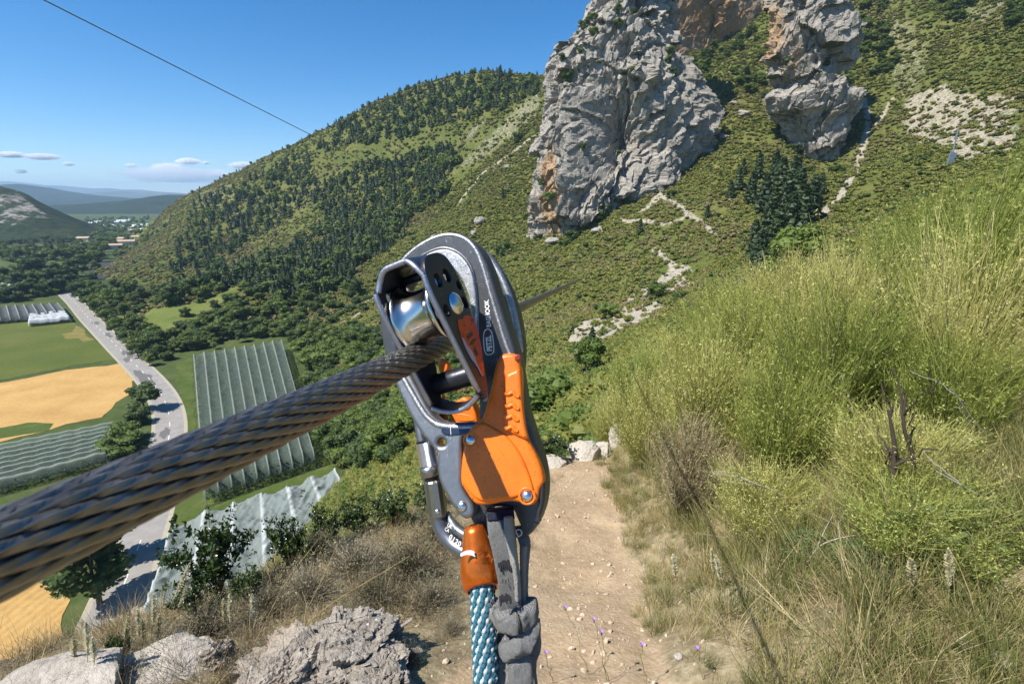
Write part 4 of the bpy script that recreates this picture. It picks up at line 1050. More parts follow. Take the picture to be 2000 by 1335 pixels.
# -- conifers of the far slope
FOREST = [(300, 600), (420, 520), (540, 500), (640, 440), (600, 380), (700, 330), (780, 310), (880, 290), (900, 320), (870, 350), (880, 370), (810, 430), (780, 480), (700, 520), (690, 560), (560, 600), (460, 560)]
FOREST2 = [(620, 300), (640, 258), (720, 212), (850, 165), (960, 148), (1060, 155), (1050, 185), (980, 220), (900, 240), (800, 270), (700, 290)]
FOREST3 = [(330, 540), (380, 400), (500, 350), (600, 300), (620, 360), (560, 440), (420, 520)]
P1 = in_px_poly(3000, FOREST, rng); P2 = in_px_poly(800, FOREST2, rng); P3 = in_px_poly(800, FOREST3, rng)
allp = np.concatenate([P1, P2, P3]); dep = allp[:, 1] * CP - allp[:, 2] * SP
hts = rng.uniform(4.0, 8.5, len(allp)); order = np.argsort(-(hts / dep)); big = order[:280]; rest = order[280:]
for k in big:
    o = link('pine_tree', F_PINE[random.randrange(5)]) if rng.uniform() < .78 else link('broadleaf_tree', F_DECI[random.randrange(4)])
    o.location = allp[k] - (0, 0, .2); o.rotation_euler = (0, 0, rng.uniform(0, 6.28)); o.scale = (hts[k] * 1.1,) * 2 + (hts[k],)
    if o.name.startswith('pine'): tag(o, 'dark pine of the forest band across the far slope', 'tree', 'pines of the slope forest')
    else: tag(o, 'lighter broadleaf tree among the pines of the slope forest', 'tree', 'broadleaf trees of the slope forest')
scatter('forest', F_PINE + F_DECI[:2], allp[rest] - (0, 0, .2), np.c_[np.zeros((len(rest), 2)), rng.uniform(0, 6.28, len(rest))], np.c_[hts[rest] * 1.1, hts[rest] * 1.1, hts[rest]], 'small trees filling the forest across the far slope')
# a fringe of small trees along the skyline
for i in range(70):
    t = i / 69; px = 380 + t * 690 + random.uniform(-4, 4); rx = np.array([q[0] for q in _ridge]); ry = np.array([q[1] for q in _ridge])
    p = None
    for dy in range(-6, 16, 2):
        p = hit(px, np.interp(px, rx, ry) + dy)
        if p is not None and p[2] > -20: break
    if p is None: continue
    o = link('pine_tree', F_PINE[random.randrange(5)]) if random.random() < .35 else link('broadleaf_tree', F_DECI[random.randrange(4)])
    h = random.uniform(2.2, 5.0); o.location = (p[0], p[1], p[2] - .3); o.scale = (h, h, h); o.rotation_euler = (0, 0, random.uniform(0, 6))
    tag(o, 'small tree standing on the skyline of the green ridge', 'tree', 'skyline trees of the ridge')
# wood in the gully between the towers and on the far right
GB = np.concatenate([in_px_poly(90, [(1325, 150), (1340, 110), (1400, 80), (1440, 45), (1485, 25), (1478, 100), (1440, 110), (1395, 140), (1345, 200)], rng), in_px_poly(60, [(1680, 0), (1720, 0), (1745, 90), (1750, 140), (1700, 160), (1680, 110)], rng), in_px_poly(26, [(1420, 140), (1480, 110), (1510, 200), (1450, 190)], rng), in_px_poly(14, [(1830, 0), (1900, 10), (1890, 50), (1830, 40)], rng), in_px_poly(12, [(1950, 20), (2000, 10), (2000, 60), (1960, 60)], rng)])
for p in GB:
    plant(K_DECI + K_DARK, 'tree', p, rng.uniform(3.0, 6.0), 'leafy tree in the wooded gully beside the rock towers', 'tree', 'trees of the gully', 1.2)
# -- low scrub of the mountainside
def scrub_mesh(seed, mat, n=120, leaf=.11):
    rng = np.random.default_rng(seed); nb = 6; th = rng.uniform(0, 6.28, nb); r = rng.uniform(0, .5, nb)
    Cn = np.stack([r * np.cos(th), r * np.sin(th), rng.uniform(.15, .42, nb)], -1); R = np.stack([rng.uniform(.25, .4, nb)] * 2 + [rng.uniform(.2, .32, nb)], -1)
    g = Geo(); g.polys(leaf_quads(blob_points(rng, n, Cn, R, .8), leaf, rng, .6, .75)); core(g, Cn, R, rng, .82, 5, 7); me = g.mesh('scrub'); me.materials.append(mat); return me
SCR = [scrub_mesh(200 + i, M_SCRUB) for i in range(5)] + [scrub_mesh(220 + i, M_SCRUB2, 90) for i in range(2)] + [scrub_mesh(230 + i, M_DARK) for i in range(2)] + [scrub_mesh(240 + i, M_SCRUB, 420, .045) for i in range(3)] + [scrub_mesh(250, M_DECI, 420, .05)]
def slope_points(n, x0, x1, y0, y1, rng, keep=1.0):
    x = rng.uniform(x0, x1, n); y = rng.uniform(y0, y1, n); z = hill(x, y)
    P = np.stack([x, y, z], -1); px, py, d = project(P)
    ok = (px > -60) & (px < 2060) & (py > -60) & (py < 1000) & (d > 5) & (z > VALLEY + .4)
    b = bare(x, y) + .9 * fbm(x / 1.6, y / 1.6, 5, 3, 61)
    ok &= (b < .38) | (rng.uniform(0, 1, n) < .10)
    ok &= ~((x < 13) & (y < 13))
    ok &= ~inpoly(px, py - 2, MEADOW)
    clump = fbm(x / 9, y / 9, 3, 3, 71)
    ok &= rng.uniform(0, 1, n) < np.clip(.9 + 1.0 * clump, .3, 1) * keep
    return P[ok]
SP1 = slope_points(98000, -110, 215, 14, 350, rng); SP2 = slope_points(44000, -420, 40, 180, 640, rng); SP3 = slope_points(34000, -40, 75, 14, 130, rng)
SPs = np.concatenate([SP1, SP2, SP3]); n = len(SPs)
k2 = np.r_[np.ones(len(SP1)), np.full(len(SP2), 1.5), np.full(len(SP3), .8)]
s = rng.uniform(.75, 1.9, n) * k2
dry = fbm(SPs[:, 0] / 30, SPs[:, 1] / 30, 9, 3, 81)
idx = np.where(rng.uniform(0, 1, n) < np.clip(.10 + .8 * dry + .25 * (SPs[:, 0] < -70), .02, .75), rng.integers(5, 7, n), np.where(rng.uniform(0, 1, n) < .10, rng.integers(7, 9, n), rng.integers(0, 5, n)))
idx = np.where(SPs[:, 1] < 75, rng.integers(9, 13, n), idx)
scatter('scrub', SCR, SPs, np.c_[rng.normal(0, .15, (n, 2)), rng.uniform(0, 6.28, n)], np.c_[s * 1.1, s * 1.1, s * rng.uniform(.7, 1.1, n)], 'low green and ochre scrub covering the mountainside', idx=idx)
print('scrub', n)
for px, py, hp in ((1052, 462, 14), (1100, 474, 18), (1118, 462, 22), (1140, 440, 20), (1165, 425, 26), (1195, 400, 22), (1225, 375, 18), (1262, 348, 20), (1300, 322, 18), (1335, 300, 16), (1372, 268, 16), (1392, 250, 14), (1528, 250, 18), (1555, 290, 18), (1580, 330, 16), (1632, 332, 18), (1650, 270, 20), (1668, 215, 18)):
    tree_px(K_DBUSH + K_BUSH, 'bush', px, py + 8, hp, 'low bush in the fringe along the foot of the rock towers', 'bush', 'bushes along the foot of the towers', 1.4)
# stones of the scree
st = []
for poly, v in SCREES[:6]: st.append(in_px_poly(420, poly, rng))
for pts, w in TRACKS[:6]:
    W = [hit(*p) for p in pts]
    for a, b in zip(W[:-1], W[1:]):
        if a is None or b is None or np.linalg.norm(b - a) > 90: continue
        t = rng.uniform(0, 1, 16)[:, None]; q = a + (b - a) * t + rng.normal(0, w * .6, (16, 3)) * (1, 1, 0); q[:, 2] = hill(q[:, 0], q[:, 1]); st.append(q)
st = np.concatenate(st); n = len(st); s = rng.uniform(.08, .34, n) * (1 + st[:, 1] / 300)
SMALLROCK = [boulder_mesh(300 + i, 5, .3, .6, 5) for i in range(4)]
for b in SMALLROCK: b.materials.append(M_OUT)
scatter('scree', SMALLROCK, st, rng.uniform(0, 6.28, (n, 3)), np.c_[s, s * .8, s * .7], 'pale limestone rubble lying in the tracks and scree patches')
# bushes clinging to the rock towers
for (o_, P_, s_), nb, lab in ((TOWER1, 40, 'small bush clinging to the tall grey rock tower'), (TOWER2, 12, 'small bush clinging to the pale rock tower')):
    T = np.gradient(P_, axis=0); U = np.gradient(P_, axis=1); N = np.cross(U, T); N /= np.maximum(np.linalg.norm(N, axis=-1, keepdims=True), 1e-9); N *= np.sign((N[..., 1:2] * -1) + 1e-9)
    cand = np.argwhere((N[..., 2] > .35) & (s_[None] > .1)); px, py, _ = project(P_)
    random.shuffle(c_ := [tuple(c) for c in cand if -10 < py[tuple(c)] < 480])
    for c in c_[:nb]:
        plant(K_DBUSH + K_BUSH, 'bush', P_[c], random.uniform(1.8, 4.2), lab, 'bush', lab.replace('small bush', 'bushes'), 1.1)
# ================================================================== THE LEDGE: rocks, broom, grass, shrubs
def hit_ledge(px, py, t0=.8, t1=14.0, n=700):
    d = ray(px, py); t = np.linspace(t0, t1, n); P = d[None] * t[:, None]; g = ledge(P[:, 0], P[:, 1])
    k = int(np.argmax(P[:, 2] < g))
    if P[k, 2] < g[k] and P[k, 1] < 12: return np.array((P[k, 0], P[k, 1], g[k]))
    return hit_ledge(px, py + 12) if py < 1500 else None
def near_rock_mat():
    m = Mat('lichen_limestone'); p = m.pos()
    n1 = m.noise(p, 7, 5, .65, .4); n2 = m.noise(p, 45, 4, .7); n3 = m.noise(p, 2.2, 3)
    col = m.ramp(m.math('ADD', m.math('MULTIPLY', n1, .55), m.math('MULTIPLY', n2, .45)), [(.30, (.10, .085, .068)), (.46, (.27, .235, .19)), (.62, (.42, .37, .305)), (.78, (.55, .50, .42))])
    col = m.mix(m.ramp(n3, [(.45, 0.0), (.65, .5)]), col, (.42, .31, .20))
    lich = m.ramp(m.math('ADD', m.voronoi(p, 26), m.math('MULTIPLY', n2, .25)), [(.22, 1.0), (.28, 0.0)]); sel = m.ramp(m.noise(p, 3.2, 2), [(.52, 0.0), (.6, 1.0)])
    col = m.mix(m.math('MULTIPLY', m.math('MULTIPLY', lich, sel), .85), col, (.72, .71, .66))
    blk = m.ramp(m.noise(m.mapping(p, loc=(3, 1, 2)), 14, 4, .7), [(.30, 1.0), (.38, 0.0)])
    col = m.mix(m.math('MULTIPLY', blk, .75), col, (.055, .045, .04))
    cr = m.voronoi(p, 11, 'DISTANCE_TO_EDGE')
    h = m.math('ADD', m.math('ADD', n1, m.math('MULTIPLY', n2, .45)), m.math('MULTIPLY', m.ramp(cr, [(0, 0.0), (.05, 1.0)]), .07))
    return m.done(m.bsdf(col, .95, normal=m.bump(h, 1.0, .035), spec=.15))
M_NEAR = near_rock_mat()
M_PALE = mat_rock('pale_limestone', grey=((.30, .26, .21), (.47, .42, .35), (.60, .55, .47)), sc=5.0, bd=.03, crack=.0)
def crag_mesh(seed, n=80):
    u = np.linspace(0, math.pi, n); v = np.linspace(0, 2 * math.pi, 2 * n, endpoint=False); U, V = np.meshgrid(u, v, indexing='ij')
    D = np.stack([np.sin(U) * np.cos(V), np.sin(U) * np.sin(V), np.cos(U)], -1); w = D + .12 * np.stack([fbm(D[..., 0] * 2, D[..., 1] * 2, D[..., 2] * 2 + k, 3, seed + k) for k in range(3)], -1)
    r = 1 + .28 * facets(w[..., 0] * 1.3, w[..., 1] * 1.3, w[..., 2] * 1.6, seed) + .13 * facets(w[..., 0] * 3.2, w[..., 1] * 3.2, w[..., 2] * 4.6, seed + 9) + .055 * facets(w[..., 0] * 8, w[..., 1] * 8, w[..., 2] * 12, seed + 19) + .035 * fbm(D[..., 0] * 14, D[..., 1] * 14, D[..., 2] * 14, 3, seed + 4)
    g = Geo(); g.grid(D * r[..., None] * (1, 1, .8), closed_v=True); return g.mesh('rock', False)
NEARROCK = [crag_mesh(400 + 31 * i) for i in range(6)]; NEARPALE = [boulder_mesh(400 + i, 50, .34, .8, 8, .05) for i in range(6)]
def near_rock(px, py, w, h, label, mat=M_NEAR, k=0, rz=0.0, depth=None, lift=.3, rx=0.0):
    p = hit_ledge(px, py)
    if p is None: return
    d = p[1] * CP - p[2] * SP
    me = (NEARPALE if mat is M_PALE else NEARROCK)[k % 6].copy(); me.materials.clear(); me.materials.append(mat)
    o = link('rock', me); o.scale = (w / 2000 * d, (depth or w * .8) / 2000 * d, h / 1600 * d); o.rotation_euler = (rx, 0, rz)
    o.location = p + (0, 0, lift * h / 1600 * d); return tag(o, label, 'rock')
near_rock(650, 1310, 290, 120, 'rough grey lichened boulder at the brink beside the path', k=0, rz=.3, lift=.02)
near_rock(545, 1345, 150, 70, 'low lichened rock in front of the rough boulder', k=1, rz=1.3)
near_rock(735, 1360, 150, 70, 'brown lichened rock at the bottom edge by the path', k=2, rz=2.2)
near_rock(80, 1412, 400, 110, 'smooth pale limestone slab in the lower left corner', mat=M_PALE, k=3, rz=.2, depth=300, lift=-.08)
near_rock(300, 1325, 260, 80, 'pale slab edge beneath the dry grass tufts', mat=M_PALE, k=4, rz=-.3, lift=-.25)
near_rock(440, 1295, 44, 60, 'small pointed grey stone between dry tufts', k=5, rz=1.0, lift=.5)
near_rock(412, 1300, 34, 34, 'small stone leaning beside the pointed stone', k=2, rz=.4, lift=.4)
near_rock(1140, 884, 75, 48, 'pale boulder where the footpath drops away', mat=M_PALE, k=0, rz=.5, lift=.35)
near_rock(1178, 868, 44, 44, 'pale boulder leaning against the end of the footpath', mat=M_PALE, k=1, rz=1.5, lift=.4)
near_rock(1205, 835, 40, 56, 'tall pale boulder under the broom at the path end', mat=M_PALE, k=2, rz=2.0, lift=.4)
near_rock(1078, 908, 60, 24, 'flat pale boulder half hidden by the orange gate', mat=M_PALE, k=3, rz=.9, lift=.2)
near_rock(1965, 1295, 60, 30, 'flat pale stone in dry grass at the lower right', mat=M_PALE, k=4, rz=.9, lift=.2)
near_rock(1325, 1288, 22, 18, 'small white stone in the grass beside the path', mat=M_PALE, k=5, rz=.2, lift=.3)
near_rock(1890, 1262, 40, 20, 'small pale stone under the green rosette leaves', mat=M_PALE, k=1, rz=.2, lift=.2)
# pebbles of the path
rng = np.random.default_rng(5)
n = 6500; x = rng.uniform(-.9, 1.6, n); y = rng.uniform(.9, 5.6, n); op = ledge_raw(x, y)[1]
ok = (rng.uniform(0, 1, n) < .25 + .6 * (op > .05)) & (edge_dist(x, y) < -.05); x, y = x[ok], y[ok]; n = len(x)
PEB = [boulder_mesh(500 + i, 4, .3, .7, 4, 0) for i in range(4)]
M_PEB = mat_rock('pebble', grey=((.30, .22, .15), (.48, .38, .27), (.62, .53, .42)), sc=20, bd=.002)
for b in PEB: b.materials.append(M_PEB)
s = .0028 + .016 * rng.uniform(0, 1, n) ** 7 + .003 * rng.uniform(0, 1, n)
scatter('pebbles', PEB, np.stack([x, y, ledge(x, y)], -1), rng.uniform(0, 6.28, (n, 3)), np.c_[s, s * .8, s * .7], 'loose pebbles and grit on the sandy footpath')

def grad_mat(name, stops, rough=.6, trans=.25, sc=14.0):
    m = Mat(name)
    f = m.math('ADD', m.math('MULTIPLY', m.noise(m.pos(), sc, 3, .7), .75), m.math('MULTIPLY', m.rand(), .25))
    col = m.ramp(f, stops); b = m.bsdf(col, rough, spec=.25)
    tr = m.n('ShaderNodeBsdfTranslucent'); m.val(tr.inputs[0], col); mx = m.n('ShaderNodeMixShader'); mx.inputs[0].default_value = trans
    m.l(b, mx.inputs[1]); m.l(tr.outputs[0], mx.inputs[2]); return m.done(mx.outputs[0])
M_BROOM = grad_mat('broom_twig', [(.30, (.13, .165, .026)), (.44, (.26, .305, .058)), (.58, (.42, .41, .11)), (.72, (.60, .53, .22))])
M_FLECK = grad_mat('broom_leaf', [(.30, (.20, .24, .05)), (.5, (.42, .43, .12)), (.7, (.62, .58, .24))], sc=30)
M_BROOMD = grad_mat('broom_stem', [(.3, (.10, .075, .035)), (.5, (.22, .175, .085)), (.7, (.40, .34, .19))], .8, 0.0)
M_STRAW = grad_mat('straw', [(.28, (.20, .15, .06)), (.45, (.40, .31, .14)), (.6, (.55, .45, .24)), (.75, (.66, .58, .38))])
M_GRASS = grad_mat('dry_green_grass', [(.28, (.075, .10, .025)), (.45, (.16, .18, .05)), (.6, (.30, .28, .10)), (.75, (.50, .43, .2))])
M_TWIG = grad_mat('grey_twig', [(.3, (.09, .07, .045)), (.5, (.20, .165, .11)), (.7, (.36, .31, .23))], .9, .05)
M_BONE = plain_mat('dead_wood', (.48, .43, .36), .85, scale=30)
M_DKWOOD = plain_mat('dark_wood', (.06, .042, .03), .9, scale=30)
def broom(seed, H=1.0, W=.5, n=4200, dense=1.0):
    rng = np.random.default_rng(seed)
    st = Geo(); tw = Geo(); ns = 34
    th = rng.uniform(0, 6.28, ns); sp = rng.uniform(.05, 1, ns) ** .7 * W
    base = np.stack([.10 * np.cos(th) * rng.uniform(0, 1, ns), .10 * np.sin(th) * rng.uniform(0, 1, ns), np.full(ns, -.03)], -1)
    tip = np.stack([sp * np.cos(th), sp * np.sin(th), H * (1 - .35 * (sp / W) ** 2) * rng.uniform(.7, .95, ns)], -1)
    for b, t in zip(base, tip):
        mid = b * .4 + t * .6; mid[2] *= .8; mid[:2] *= .8
        st.tube([b, b * .7 + mid * .3 + rng.normal(0, .02, 3), mid, t], [.007, .006, .004, .0015], 4, caps=False)
    k = rng.integers(0, ns, n); f = rng.uniform(.06, .95, n)
    mid = base[k] * .4 + tip[k] * .6; mid[:, 2] *= .8; mid[:, :2] *= .8
    q = np.where((f < .6)[:, None], base[k] + (mid - base[k]) * (f / .6)[:, None], mid + (tip[k] - mid) * ((f - .6) / .4)[:, None])
    q = q + rng.normal(0, .035, (n, 3))
    D = np.stack([np.cos(th[k]) * .35, np.sin(th[k]) * .35, np.full(n, 1.0)], -1) + rng.normal(0, .27, (n, 3))
    L = rng.uniform(.16, .42, n) * H * (1.15 - .5 * f); Wd = rng.uniform(.0022, .0042, n)
    pts = strips(tw, q, D, L, Wd, rng, 3, .22, 0, taper=.35)
    # small leaves and pods along the twigs
    m = int(n * 1.6); kk = rng.integers(0, n, m); s = rng.integers(1, 4, m); Cn = pts[kk, s] + rng.normal(0, .006, (m, 3))
    tw.polys(leaf_quads(Cn, .0095, rng, 0, .36), 1)
    sm = st.mesh('stems', True); sm.materials.append(M_BROOMD); tm = tw.mesh('twigs'); tm.materials.append(M_BROOM); tm.materials.append(M_FLECK)
    return sm, tm
BR = [broom(600 + i, 1.0, w) for i, w in enumerate((.46, .52, .40, .58, .5))]
DRYBR = []
for sm_, tm_ in BR[:3]:
    t2 = tm_.copy(); t2.materials.clear(); t2.materials.append(M_BROOMD); t2.materials.append(M_STRAW); DRYBR.append((sm_, t2))
def broom_at(x, y, h, w, label, k):
    r = empty('broom_bush', (x, y, ledge_z(x, y)), random.uniform(0, 6.28)); r.scale = (w / .5, w / .5, h)
    sm, tm = DRYBR[k % 3] if k in (22,) else BR[k % 5]; a = link('stems', sm, r); b = link('twigs', tm, r); a['kind'] = 'stuff'; b['kind'] = 'stuff'
    tag(r, label, 'bush', 'broom bushes on the bank right of the path')
BL = [(1.42, 3.45, 1.18, .52, 'green broom bush bordering the right edge of the footpath'), (1.22, 4.15, .95, .46, 'broom bush at the far end of the path edge'), (2.0, 4.2, 1.2, .55, 'broom bush behind the front row, half way up the bank'),
      (3.15, 3.55, 1.62, .62, 'tallest yellow green broom bush at the right border'), (2.62, 4.0, 1.36, .55, 'tall broom bush next to the tallest one'), (2.3, 4.9, 1.2, .6, 'broom bush in the second row below the pine grove'), (1.55, 5.3, 1.0, .55, 'broom bush above the boulders at the path end'),
      (3.7, 2.9, 1.5, .6, 'broom bush cut by the right border of the picture'), (2.75, 2.95, 1.18, .5, 'broom bush behind the dead shrub with dark trunk'), (2.05, 3.05, 1.12, .5, 'bright green broom bush in the middle of the bank'), (1.62, 2.75, .85, .42, 'low broom bush beside the path in front'),
      (4.4, 4.9, 1.6, .7, 'broom bush high on the bank at the upper right'), (3.5, 5.2, 1.35, .6, 'broom bush with its top against the scree slope'), (2.2, 6.4, 1.1, .6, 'broom bush on the far crest of the bank'), (3.1, 7.3, 1.2, .7, 'farthest broom bush before the bright broadleaf tree'), (1.35, 6.1, .8, .5, 'small broom bush beyond the path boulders'), (4.2, 7.5, 1.3, .8, 'broom bush below the blue grey panel'), (5.2, 6.4, 1.5, .8, 'broom bush under the pale stones of the upper bank'), (3.45, 2.35, 1.0, .45, 'low broom bush on the right above the green leaves'),
      (2.35, 2.55, .7, .42, 'low broom bush beside the dead shrub'), (1.3, 2.3, .5, .34, 'low green broom clump nearest the middle of the path edge'), (1.75, 2.05, .48, .36, 'low broom clump in front of the bright green broom'), (1.15, 2.9, .75, .36, 'narrow dry broom clump leaning over the path edge'), (1.5, 1.65, .36, .34, 'smallest broom clump low in the grass of the bank')]
for i, b in enumerate(BL): broom_at(*b, i)
# grass tufts
def tuft(seed, mat, n=34, L=(.12, .34), spread=.45, W=.0028, droop=.18, r=.05):
    rng = np.random.default_rng(seed); g = Geo(); th = rng.uniform(0, 6.28, n)
    S = np.stack([np.cos(th), np.sin(th), np.zeros(n)], -1) * (rng.uniform(0, r, n)[:, None]); S[:, 2] = -.01
    D = np.stack([np.cos(th) * spread * rng.uniform(.2, 1.2, n), np.sin(th) * spread * rng.uniform(.2, 1.2, n), np.ones(n)], -1)
    strips(g, S, D, rng.uniform(*L, n), np.full(n, W) * rng.uniform(.6, 1.3, n), rng, 4, .35, droop)
    me = g.mesh('grass'); me.materials.append(mat); return me
TS = [tuft(700 + i, M_STRAW, 30, (.08, .26), .6) for i in range(4)]; TG = [tuft(720 + i, M_GRASS, 44, (.10, .28)) for i in range(4)]; TL = [tuft(740 + i, M_STRAW, 22, (.06, .16), 1.6, .0024, .3) for i in range(3)]; TT = [tuft(760 + i, M_TWIG, 46, (.06, .19), .9, .0022, .05, .06) for i in range(4)]
def spots(n, x0, x1, y0, y1, rng, cond):
    x = rng.uniform(x0, x1, n); y = rng.uniform(y0, y1, n); ok = cond(x, y); x, y = x[ok], y[ok]; return np.stack([x, y, ledge(x, y)], -1)
right = lambda x, y: (x - path_x(y) > path_w(y) * 1.02 + .22 * noise3(x * 2.1, y * 2.1, 1) + .08 * noise3(x * 7, y * 7, 1)) & (edge_dist(x, y) < -.1)
PR = spots(9000, .3, 4.6, .9, 5.5, rng, right); n = len(PR)
gi = np.where(rng.uniform(0, 1, n) < .34 - .3 * fbm(PR[:, 0] * 1.3, PR[:, 1] * 1.3, 4, 2), rng.integers(0, 4, n), np.where(rng.uniform(0, 1, n) < .72, rng.integers(4, 8, n), rng.integers(8, 11, n)))
near_edge = (PR[:, 0] - path_x(PR[:, 1]) - path_w(PR[:, 1])) < .28
s = rng.uniform(.6, 1.35, n) * np.where(near_edge, .55, 1.0)
scatter('grass', TS + TG + TL, PR, np.c_[rng.normal(0, .25, (n, 2)), rng.uniform(0, 6.28, n)], np.c_[s, s, s], 'tangled dry and green grass on the bank right of the path', idx=gi)
left = lambda x, y: (path_x(y) - x > path_w(y) * 1.05 + .22 * noise3(x * 2.1, y * 2.1, 2) + .08 * noise3(x * 7, y * 7, 2)) & (edge_dist(x, y) < .5)
PLf = spots(4600, -3.0, .8, .9, 5.6, rng, left); n = len(PLf)
gi = np.where(rng.uniform(0, 1, n) < .40, rng.integers(8, 11, n), np.where(rng.uniform(0, 1, n) < .30, rng.integers(0, 4, n), rng.integers(11, 15, n)))
s = rng.uniform(.5, 1.0, n) * np.where(path_x(PLf[:, 1]) - PLf[:, 0] < .75, .6, 1.0)
scatter('dry_grass', TS + TG + TL + TT, PLf, np.c_[rng.normal(0, .2, (n, 2)), rng.uniform(0, 6.28, n)], np.c_[s, s, s], 'dry straw and grey twigs on the brink left of the path', idx=gi)
# short litter on the path margins
PM = spots(1500, -1.2, 2.4, .9, 5.4, rng, lambda x, y: (np.abs(np.abs(x - path_x(y)) - path_w(y) * 1.15) < .3) & (edge_dist(x, y) < -.1)); n = len(PM)
s = rng.uniform(.15, .45, n)
scatter('straw_litter', TL, PM, np.c_[rng.normal(0, .5, (n, 2)), rng.uniform(0, 6.28, n)], np.c_[s, s, s * .5], 'flattened straw littering the margins of the path')
# grey cushion shrubs left of the path
def cushion(seed):
    rng = np.random.default_rng(seed); g = Geo(); n = 900; th = rng.uniform(0, 6.28, n); el = rng.uniform(.15, 1.5, n)
    D = np.stack([np.cos(th) * np.cos(el), np.sin(th) * np.cos(el), np.sin(el)], -1)
    S = D * rng.uniform(.02, .5, (n, 1)) * (.9, .9, .55)
    strips(g, S, D * (1, 1, .8) + rng.normal(0, .3, (n, 3)), rng.uniform(.15, .5, n), rng.uniform(.006, .011, n), rng, 3, .3, .0)
    g.polys(leaf_quads(D * rng.uniform(.4, 1.0, (n, 1)) * (1, 1, .62), .02, rng, 0, .4), 1)
    me = g.mesh('cushion'); me.materials.append(M_TWIG); me.materials.append(M_SAGE); return me
M_SAGE = grad_mat('sage_leaf', [(.3, (.10, .11, .05)), (.5, (.19, .19, .10)), (.7, (.32, .30, .19))], .8, .1)
CU = [cushion(800 + i) for i in range(3)]
for i, (px, py, w, lab) in enumerate(((700, 1120, 150, 'grey twiggy cushion shrub above the rough boulder'), (800, 1130, 160, 'grey brown cushion shrub beside the carabiner'), (840, 1190, 120, 'dry cushion shrub next to the rope at the path edge'), (730, 1180, 120, 'dry cushion shrub behind the rough boulder'), (600, 1170, 130, 'straw coloured cushion shrub over the pale slab'), (520, 1200, 120, 'dry cushion shrub near the small pointed stone'), (400, 1240, 130, 'dry cushion shrub on the pale slab edge'), (330, 1290, 120, 'dry cushion shrub at the lower left brink'), (860, 1060, 110, 'cushion shrub under the shiny carabiner'), (620, 1090, 110, 'cushion shrub behind the leaning dry stalks'), (880, 1240, 70, 'small dry tuft at the left edge of the footpath'), (600, 1320, 60, 'dry tuft growing over the rough boulder'), (470, 1325, 90, 'dry tuft between the slab and the rough boulder'), (240, 1335, 90, 'dry tuft on the pale slab'), (790, 1300, 80, 'dry tuft between the rough boulder and the path'), (690, 1215, 90, 'dry tuft on the upper rim of the rough boulder'))):
    p = hit_ledge(px, py)
    if p is None: continue
    d = p[1] * CP - p[2] * SP; o = link('cushion_shrub', CU[i % 3]); o.location = p; k = w / 2000 * d * 1.7; o.scale = (k, k, k * 1.1); o.rotation_euler = (0, 0, random.uniform(0, 6)); tag(o, lab, 'shrub')
# evergreen oak shrubs along the brink
M_OAK = leaf_mat('oak_leaf', (.035, .065, .016), (.095, .135, .034), rough=.32, trans=.15, spec=.6, nscale=9)
def oak(seed, n=2600, H=1.0, W=.55):
    rng = np.random.default_rng(seed); st = Geo(); nb = 15; th = rng.uniform(0, 6.28, nb); rr = rng.uniform(.1, 1, nb) * W
    tip = np.stack([rr * np.cos(th), rr * np.sin(th), H * rng.uniform(.45, 1, nb) * (1 - .3 * rr / W)], -1); segs = []
    for t in tip:
        m = t * .5 + rng.normal(0, .06, 3); P = [np.array((0, 0, -.05)), m * .5, m, t]; st.tube(P, [.014, .010, .007, .002], 5); segs.append((m, t))
        for _ in range(4):
            f = rng.uniform(.1, .9); a = m + (t - m) * f; b = a + rng.normal(0, .12, 3) + (0, 0, .05); st.tube([a, (a + b) / 2 + rng.normal(0, .01, 3), b], [.004, .003, .0015], 4); segs.append((a, b))
    k = rng.integers(0, len(segs), n); A = np.array([s[0] for s in segs])[k]; B = np.array([s[1] for s in segs])[k]
    Cn = A + (B - A) * rng.uniform(.1, 1.08, (n, 1)) + rng.normal(0, .022, (n, 3))
    # leaf: a folded six-sided blade
    ax = rng.normal(size=(n, 3)) + (0, 0, .35); ax /= np.linalg.norm(ax, axis=1, keepdims=True); up = rng.normal(size=(n, 3)) + (0, 0, .8); sd = np.cross(ax, up); sd /= np.linalg.norm(sd, axis=1, keepdims=True); nn = np.cross(sd, ax)
    L = rng.uniform(.034, .058, n)[:, None]; w = L * .32
    tip_, base_ = Cn + ax * L, Cn - ax * L * .2; m1, m2 = Cn + ax * L * .25, Cn + ax * L * .65
    lv = Geo()
    for sg in (1, -1):
        lv.polys(np.stack([base_, m1 + sg * sd * w + nn * w * .35, m2 + sg * sd * w * .85 + nn * w * .35, tip_], 1)[:, ::sg])
    sm = st.mesh('stems', True); sm.materials.append(M_DKWOOD); lm = lv.mesh('leaves'); lm.materials.append(M_OAK); return sm, lm
OK_ = [oak(900 + i) for i in range(3)]
